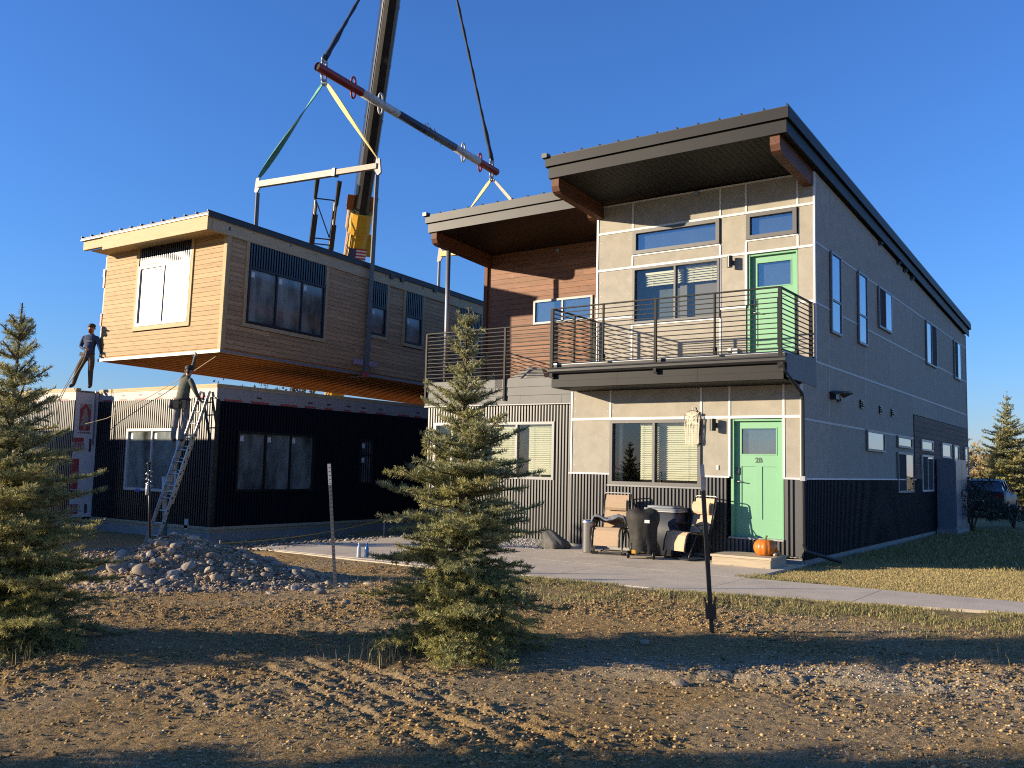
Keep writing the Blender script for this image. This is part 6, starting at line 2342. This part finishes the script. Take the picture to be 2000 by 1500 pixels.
# ------------------------------------------------------------------ extension ladder
LD = thing('extension_ladder', 'aluminium extension ladder leaning on the dark module corner', 'ladder', (-14.34, -2.95, -.45))
M['alu'] = mat('aluminium', (.52, .54, .55), .35, metal=.8, var=.1, vscale=8)
lb, lt = Vector((-14.36, -2.95, -.46)), Vector((-14.42, -1.70, 3.28))
ld_ = (lt - lb).normalized()
ls = Vector((1, 0, 0))
ln_ = ls.cross(ld_).normalized()
if ln_.y > 0: ln_ = -ln_
LL = (lt - lb).length


def ladder_sec(p0, p1, hw, off, nm):
    for s in (-1, 1):
        a, b = p0 + ls * (s * hw) + ln_ * off, p1 + ls * (s * hw) + ln_ * off
        r = P(MB().beam(a, b, .028, .075, up=ln_), 'rail', M['alu'], LD)
    L = (p1 - p0).length
    k = .22
    while k < L - .05:
        c = p0 + ld_ * k + ln_ * off
        P(MB().tube([c - ls * hw, c + ls * hw], .017, 8), 'rung', M['alu'], LD, True)
        for s in (-1, 1):
            P(MB().box(c.x + s * (hw + .015) - .003, c.x + s * (hw + .015) + .003, c.y - .02, c.y + .02, c.z - .02, c.z + .02), 'rung_rivet', M['black'], LD)
        k += .305


ladder_sec(lb, lb + ld_ * LL * .70, .215, 0, 'base')
ladder_sec(lb + ld_ * LL * .26, lt, .185, -.062, 'fly')
for s in (-1, 1):
    P(MB().box(lb.x + s * .215 - .03, lb.x + s * .215 + .03, lb.y - .08, lb.y + .08, lb.z - .03, lb.z + .02), 'foot', M['black'], LD)

# ------------------------------------------------------------------ utility cabinet beside the house
UC = thing('utility_cabinet', 'tall grey utility cabinet against the side of the grey house', 'cabinet', (.30, 12.5, 0))
M['cab'] = mat('grey_cabinet_paint', (.16, .19, .23), .35, var=.08, vscale=3)
P(MB().box(.04, .50, 11.6, 13.4, .12, 2.02), 'body', M['cab'], UC)
P(MB().box(.505, .515, 11.65, 12.48, .18, 1.97), 'door', M['cab'], UC)
P(MB().box(.505, .515, 12.52, 13.35, .18, 1.97), 'door', M['cab'], UC)
P(MB().box(.52, .55, 12.42, 12.46, 1.0, 1.15), 'handle', M['black'], UC)
P(MB().box(0.02, .54, 11.55, 13.45, -.05, .12), 'plinth', M['foundation'], UC)
P(MB().box(.10, .40, 13.5, 14.2, .9, 1.75), 'meter_box', M['steel'], UC)

# ------------------------------------------------------------------ parked car beyond the house end
CA = thing('parked_car', 'dark sedan parked beyond the far end of the grey house', 'car', (-.68, 26.2, 0))
M['carpaint'] = mat('dark_blue_car_paint', (.005, .006, .010), .4, spec=.25)
M['tyre'] = mat('tyre_rubber', (.02, .02, .02), .85)
# body: stations along Y (rear 24.0 .. front 28.5): half width, z of sill, belt, roof half width, roof z
sta = [(24.00, .72, .42, .78, None), (24.08, .82, .30, .98, None), (24.55, .90, .22, 1.04, None), (24.95, .91, .20, 1.02, (.70, 1.10)), (25.45, .915, .18, 1.00, (.62, 1.40)), (26.2, .915, .18, .97, (.61, 1.46)),
       (26.9, .915, .18, .95, (.61, 1.43)), (27.45, .91, .18, .93, (.66, 1.15)), (27.75, .90, .20, .91, None), (28.25, .87, .24, .80, None), (28.5, .72, .36, .66, None)]
body = MB()
vs, fs = [], []
prof_n = 8
for (y, hw, zs, zb, _r) in sta:
    vs += [(-.68 - hw * .94, y, zs), (-.68 - hw, y, zs + (zb - zs) * .4), (-.68 - hw * .98, y, zb - .06), (-.68 - hw * .88, y, zb), (-.68 + hw * .88, y, zb), (-.68 + hw * .98, y, zb - .06), (-.68 + hw, y, zs + (zb - zs) * .4), (-.68 + hw * .94, y, zs)]
for i in range(len(sta) - 1):
    for k in range(8):
        k2 = (k + 1) % 8
        fs.append((i * 8 + k, i * 8 + k2, (i + 1) * 8 + k2, (i + 1) * 8 + k))
fs += [tuple(range(8)), tuple((len(sta) - 1) * 8 + k for k in range(7, -1, -1))]
body._add(vs, fs)
cb = P(body, 'body', M['carpaint'], CA, True)
gl = MB()
cs = [(y, hw, zb, r) for (y, hw, zs, zb, r) in sta if r]
cs = [(24.62, .80, 1.035, (.78, 1.045))] + cs + [(27.72, .80, .91, (.78, .92))]
vs, fs = [], []
for (y, hw, zb, (rw, rz_)) in cs:
    vs += [(-.68 - min(hw, .86) * .93, y, zb - .02), (-.68 - rw, y, rz_), (-.68 + rw, y, rz_), (-.68 + min(hw, .86) * .93, y, zb - .02)]
for i in range(len(cs) - 1):
    for k in range(4):
        k2 = (k + 1) % 4
        fs.append((i * 4 + k, i * 4 + k2, (i + 1) * 4 + k2, (i + 1) * 4 + k))
gl._add(vs, fs)
P(gl, 'glasshouse', mat('car_glass', (.03, .04, .045), .05, spec=.8), CA)
rf = MB()
vs, fs = [], []
for (y, rw, rz_) in ((25.40, .63, 1.395), (25.8, .625, 1.455), (26.3, .62, 1.475), (26.9, .625, 1.45), (27.0, .63, 1.405)):
    vs += [(-.68 - rw - .01, y, rz_ - .03), (-.68 - rw * .8, y, rz_ + .01), (-.68 + rw * .8, y, rz_ + .01), (-.68 + rw + .01, y, rz_ - .03)]
for i in range(4):
    for k in range(3):
        fs.append((i * 4 + k, i * 4 + k + 1, (i + 1) * 4 + k + 1, (i + 1) * 4 + k))
rf._add(vs, fs)
P(rf, 'roof_panel', M['carpaint'], CA, True)
for s in (-1, 1):
    x = -.68 + s * .62
    P(MB().box(x - .26, x + .26, 23.985, 24.06, .74, .90), 'tail_light', mat('tail_light_red', (.16, .01, .01), .2), CA)
    P(MB().tube([(-.68 + s * .78, 25.35, 1.0), (-.68 + s * .64, 25.42, 1.40)], .028, 6), 'roof_pillar', M['carpaint'], CA)
    P(MB().tube([(-.68 + s * .83, 26.1, .96), (-.68 + s * .62, 26.1, 1.44)], .022, 6), 'roof_pillar', M['carpaint'], CA)
    P(MB().tube([(-.68 + s * .83, 27.5, .94), (-.68 + s * .64, 26.95, 1.41)], .022, 6), 'roof_pillar', M['carpaint'], CA)
    P(MB().ball((-.68 + s * 1.02, 27.1, 1.02), .10, 8, (1, .55, .75)), 'wing_mirror', M['carpaint'], CA, True)
    for y in (24.85, 27.55):
        wh = P(MB().tube([(-.68 + s * .72, y, .32), (-.68 + s * .925, y, .32)], .32, 22), 'wheel', M['tyre'], CA, True)
        P(MB().tube([(-.68 + s * .91, y, .32), (-.68 + s * .935, y, .32)], .20, 16), 'rim', M['steel'], wh, True)
P(MB().box(-.95, -.41, 23.965, 23.985, .62, .74), 'number_plate', M['sticker'], CA)
P(MB().box(-1.45, .09, 23.93, 24.1, .36, .54), 'rear_bumper', M['carpaint'], CA)
# a brown timber post and yellow guard beyond it
tag(MB().box(.9, 1.12, 40.0, 40.22, -.05, 2.6).part('timber_post', M['brownside']), 'brown timber post right of the parked car', 'post')
tag(MB().tube([(-.2, 42, .7), (2.5, 42.5, .7), (2.5, 42.5, 0)], .10, 8).part('yellow_guard_rail', M['craneyellow']), 'yellow guard rail in the distance right of the parked car', 'rail')

# ------------------------------------------------------------------ the two workers
def skin_body(joints, edges, root, sub=2):
    """joints: name -> (Vector, rx, ry); returns an evaluated smooth mesh"""
    names = list(joints)
    idx = {n: i for i, n in enumerate(names)}
    me = bpy.data.meshes.new('skin')
    me.from_pydata([joints[n][0] for n in names], [(idx[a], idx[b]) for a, b in edges], [])
    o = bpy.data.objects.new('skin_tmp', me)
    COL.objects.link(o)
    o.modifiers.new('skin', 'SKIN')
    sv = me.skin_vertices[0].data
    for n in names:
        r = joints[n][1]
        sv[idx[n]].radius = (r, joints[n][2] if len(joints[n]) > 2 else r)
        sv[idx[n]].use_root = (n == root)
    o.modifiers['skin'].branch_smoothing = .3
    ss = o.modifiers.new('sub', 'SUBSURF')
    ss.levels = sub
    ss.render_levels = sub
    dg = bpy.context.evaluated_depsgraph_get()
    dg.update()
    out = bpy.data.meshes.new_from_object(o.evaluated_get(dg))
    bpy.data.objects.remove(o)
    return out


def paint_regions(me, joints, regions, mats):
    """regions: list of (material index, joint a, joint b); each face takes the nearest limb's cloth"""
    me.materials.clear()
    for m_ in mats:
        me.materials.append(m_)
    segs = [(mi, joints[a][0], joints[b][0], joints[a][1], joints[b][1]) for mi, a, b in regions]
    for p in me.polygons:
        c = p.center
        best = None
        for mi, a, b, ra, rb_ in segs:
            ab = b - a
            t = max(0, min(1, (c - a).dot(ab) / max(1e-9, ab.length_squared)))
            d = (c - (a + ab * t)).length - (ra + (rb_ - ra) * t)
            if best is None or d < best[0]:
                best = (d, mi)
        p.material_index = best[1]
        p.use_smooth = True


M['skin'] = mat('skin', (.46, .25, .17), .55, spec=.35)
M['hoodie'] = mat('blue_hoodie', (.035, .06, .13), .85, var=.2, vscale=12, bump=.5, bscale=14)
M['brownpants'] = mat('brown_work_trousers', (.13, .08, .045), .9, var=.3, vscale=9, bump=.5, bscale=14)
M['boot'] = mat('leather_boot', (.07, .045, .03), .7)
M['olive'] = mat('olive_shirt', (.10, .105, .07), .85, var=.2, vscale=12, bump=.5, bscale=14)
M['greypants'] = mat('grey_work_trousers', (.22, .22, .22), .9, var=.25, vscale=9, bump=.5, bscale=14)
M['darkhair'] = mat('dark_hair', (.025, .018, .014), .7)
M['beard'] = mat('reddish_beard', (.18, .06, .025), .8)
M['belt'] = mat('tool_belt_leather', (.04, .032, .028), .7)
M['glove'] = mat('work_glove', (.35, .33, .27), .8)


def make_person(name, label, loc, fr, fc, J, cloth, glove, hat, scale=1.0):
    """J in (right, toward camera, up) of the body's own frame; fr, fc are that frame's world axes"""
    t = thing(name, label, 'person', loc)
    fr, fc = Vector(fr), Vector(fc)
    w = lambda p: Vector(loc) + (fr * p[0] + fc * p[1] + Vector((0, 0, p[2]))) * scale
    joints = {n: (w(v[0]), v[1] * scale, (v[2] if len(v) > 2 else v[1]) * scale) for n, v in J.items()}
    edges = [('pelvis', 'belly'), ('belly', 'chest'), ('chest', 'neck'), ('neck', 'head0'), ('head0', 'head1'), ('head1', 'head2')]
    for s in 'AB':
        edges += [('pelvis', 'hip' + s), ('hip' + s, 'knee' + s), ('knee' + s, 'ankle' + s), ('ankle' + s, 'toe' + s),
                  ('chest', 'sho' + s), ('sho' + s, 'elb' + s), ('elb' + s, 'wri' + s), ('wri' + s, 'palm' + s)]
    # fingers leave the palm
    for s in 'AB':
        wr, pa = joints['wri' + s][0], joints['palm' + s][0]
        d = (pa - wr).normalized()
        sd = d.cross(fc)
        if sd.length < .1: sd = d.cross(Vector((0, 0, 1)))
        sd.normalize()
        cu = d.cross(sd).normalized()
        if cu.dot(Vector((0, 0, -1))) < 0: cu = -cu
        for k, (off, L) in enumerate(((-.030, .062), (-.010, .072), (.010, .068), (.030, .052))):
            n1, n2 = 'f%s%d1' % (s, k), 'f%s%d2' % (s, k)
            joints[n1] = (pa + sd * off * scale + d * L * .55 * scale + cu * .008, .0095 * scale, .0095 * scale)
            joints[n2] = (pa + sd * off * 1.1 * scale + d * L * .95 * scale + cu * .032, .0085 * scale, .0085 * scale)
            edges += [('palm' + s, n1), (n1, n2)]
        n1, n2 = 'th%s1' % s, 'th%s2' % s
        joints[n1] = (wr.lerp(pa, .5) - sd * .045 * scale + cu * .01, .011 * scale, .011 * scale)
        joints[n2] = (wr.lerp(pa, .95) - sd * .058 * scale + cu * .02, .010 * scale, .010 * scale)
        edges += [('wri' + s, n1), (n1, n2)]
    me = skin_body(joints, edges, 'pelvis')
    reg = [(0, 'pelvis', 'belly'), (0, 'belly', 'chest'), (0, 'chest', 'neck'), (2, 'head0', 'head2')]
    for s in 'AB':
        reg += [(0, 'chest', 'sho' + s), (0, 'sho' + s, 'elb' + s), (0, 'elb' + s, 'wri' + s), (4, 'palm' + s, 'fA02' if s == 'A' else 'fB02'), (4, 'palm' + s, 'f%s32' % s), (4, 'th%s1' % s, 'th%s2' % s),
                (1, 'pelvis', 'hip' + s), (1, 'hip' + s, 'knee' + s), (1, 'knee' + s, 'ankle' + s), (3, 'ankle' + s, 'toe' + s)]
    paint_regions(me, joints, reg, [cloth[0], cloth[1], M['skin'], M['boot'], glove])
    link('body', me, t, True)
    h0, h2 = joints['head0'][0], joints['head2'][0]
    up = (h2 - h0).normalized()
    return t, joints, w, up


fr, fc = (.815, .579, 0), (.579, -.815, 0)
JA = {'pelvis': ((0, 0, .93), .135, .11), 'belly': ((.02, .01, 1.10), .135, .11), 'chest': ((.04, .02, 1.32), .15, .115), 'neck': ((.06, .05, 1.50), .06), 'head0': ((.07, .09, 1.57), .075), 'head1': ((.08, .10, 1.66), .088), 'head2': ((.08, .09, 1.745), .062),
      'hipA': ((-.10, .01, .86), .095), 'kneeA': ((-.22, .10, .49), .075), 'ankleA': ((-.34, .06, .10), .055), 'toeA': ((-.40, .16, .04), .045),
      'hipB': ((.10, .0, .86), .095), 'kneeB': ((.11, .06, .48), .073), 'ankleB': ((.10, .0, .10), .055), 'toeB': ((.13, .14, .04), .045),
      'shoA': ((-.14, .02, 1.42), .075), 'elbA': ((-.22, .03, 1.15), .055), 'wriA': ((-.04, .17, 1.07), .038), 'palmA': ((.03, .20, 1.06), .034, .026),
      'shoB': ((.22, .02, 1.41), .075), 'elbB': ((.31, .06, 1.16), .055), 'wriB': ((.36, .07, .99), .036), 'palmB': ((.385, .06, .93), .033, .025)}
loc1 = (-19.42, -1.92, 3.447)
pA, jA, wA, upA = make_person('person', 'bearded worker in blue hoodie and brown trousers standing on the dark module holding a rope', loc1, fr, fc, JA, (M['hoodie'], M['brownpants']), M['skin'], None, 1.03)
hc = wA((.08, .09, 1.685))
mb = MB().ball(hc, .103, 12, (1, 1, .92))
cap = MB()
cap.ball(wA((.08, .085, 1.72)), .105, 12, (1, 1, .72))
P(cap, 'cap', M['darkhair'], pA, True)
br = MB()
br.prism([wA(p) for p in ((.0, .17, 1.70), (.16, .17, 1.70), (.15, .25, 1.685), (.08, .28, 1.68), (.01, .25, 1.685))], (0, 0, .015))
P(br, 'cap_peak', M['darkhair'], pA)
P(MB().ball(wA((.075, .165, 1.575)), .058, 10, (1, 1, 1.05)), 'beard', M['beard'], pA, True)
P(MB().ball(wA((.08, .195, 1.655)), .016, 6, (1, 1, 1.4)), 'nose', M['skin'], pA, True)
for s in (-1, 1):
    P(MB().ball(wA((.08 + s * .035, .182, 1.68)), .010, 6), 'eye', M['darkhair'], pA, True)
    P(MB().ball(wA((.08 + s * .092, .09, 1.65)), .022, 6, (.6, 1, 1.3)), 'ear', M['skin'], pA, True)
P(MB().box(0, .001, 0, .001, 0, .001), 'x', M['vinyl'], pA) if False else None
prn = MB()
for k in range(5):
    a = wA((-.03 + k * .035, .142 - .004 * abs(k - 2), 1.275))
    prn.beam(a, a + Vector((0, 0, .045)), .022, .012, up=Vector(fc))
P(prn, 'shirt_print', M['vinyl'], pA)
P(MB().tube([wA((-.15, -.02, .96)), wA((-.10, .10, .955)), wA((.0, .135, .95)), wA((.10, .10, .955)), wA((.15, -.02, .96))], .022, 7), 'belt', M['belt'], pA)
P(MB().beam(wA((-.17, .03, 1.0)), wA((-.20, .03, .90)), .05, .09), 'tool_pouch', M['oldwood'], pA)
# his rope: down from the hand over the plate
rp = MB()
ha = jA['palmA'][0]
rp.tube([ha + Vector((0, 0, .02)), wA((-.10, .24, .80)), wA((-.25, .26, .45)), wA((-.42, .30, .06)), wA((-.46, .5, -.25)), wA((-.50, .52, -.9)), wA((-.52, .52, -1.7))], .010, 6)
rp.tube([ha + Vector((0, 0, .02)), wA((.05, .26, .92)), wA((-.02, .27, .70)), wA((-.18, .3, .35)), wA((-.36, .34, .06)), wA((-.42, .5, -.3)), wA((-.44, .5, -1.0))], .010, 6)
tag(rp.part('hand_rope', mat('straw_rope', (.42, .36, .20), .8)), 'loose rope held by the bearded worker, falling over the module edge', 'rope')

JB = {'pelvis': ((0, 0, .95), .14, .115), 'belly': ((.02, -.01, 1.12), .135, .115), 'chest': ((.06, -.01, 1.36), .155, .12), 'neck': ((.10, -.02, 1.54), .06), 'head0': ((.115, -.03, 1.60), .072), 'head1': ((.125, -.035, 1.69), .088), 'head2': ((.12, -.03, 1.775), .062),
      'hipA': ((-.09, .0, .88), .10), 'kneeA': ((-.14, -.03, .50), .078), 'ankleA': ((-.17, -.02, .10), .056), 'toeA': ((-.15, -.12, .045), .045),
      'hipB': ((.09, .0, .88), .10), 'kneeB': ((.07, -.05, .51), .076), 'ankleB': ((.0, -.02, .10), .056), 'toeB': ((.02, -.12, .045), .045),
      'shoA': ((-.03, -.06, 1.50), .078), 'elbA': ((.16, -.10, 1.72), .056), 'wriA': ((.23, -.06, 1.98), .038), 'palmA': ((.245, -.05, 2.06), .034, .026),
      'shoB': ((.19, .05, 1.46), .078), 'elbB': ((.33, .10, 1.20), .056), 'wriB': ((.40, .0, 1.02), .038), 'palmB': ((.43, -.05, .98), .034, .026)}
loc2 = (-14.37, -2.32, 1.95)
pB, jB, wB, upB = make_person('person', 'worker in olive shirt and dark cap on the ladder reaching up to the hoisted module', loc2, fr, fc, JB, (M['olive'], M['greypants']), M['glove'], None, 1.05)
P(MB().ball(wB((.12, -.035, 1.74)), .108, 12, (1, 1, .78)), 'knit_cap', M['darkhair'], pB, True)
P(MB().ball(wB((.115, .05, 1.66)), .062, 8, (1, .6, 1)), 'hair', M['darkhair'], pB, True)
for s in (-1, 1):
    P(MB().ball(wB((.12 + s * .092, -.03, 1.67)), .022, 6, (.6, 1, 1.3)), 'ear', M['skin'], pB, True)
    P(MB().ball(wB((.12 + s * .035, -.125, 1.70)), .010, 6), 'eye', M['darkhair'], pB, True)
P(MB().ball(wB((.12, -.135, 1.675)), .016, 6, (1, 1, 1.4)), 'nose', M['skin'], pB, True)
bt = MB()
ring = [wB((.17 * math.cos(a) + .01, .145 * math.sin(a), 1.00)) for a in (2 * math.pi * k / 20 for k in range(21))]
bt.tube(ring, .028, 7, caps=False)
P(bt, 'tool_belt', M['belt'], pB, True)
for x, y, w_, h_ in ((-.20, .06, .10, .22), (.10, .15, .12, .20), (-.06, .16, .12, .18)):
    c = wB((x, y, .88))
    P(MB().beam(c + Vector((0, 0, h_ / 2)), c - Vector((0, 0, h_ / 2)), w_, .07, up=Vector(fc)), 'tool_pouch', M['belt'], pB)
P(MB().beam(wB((-.22, .08, .98)), wB((-.26, .09, .80)), .03, .03), 'hammer_handle', M['oldwood'], pB)
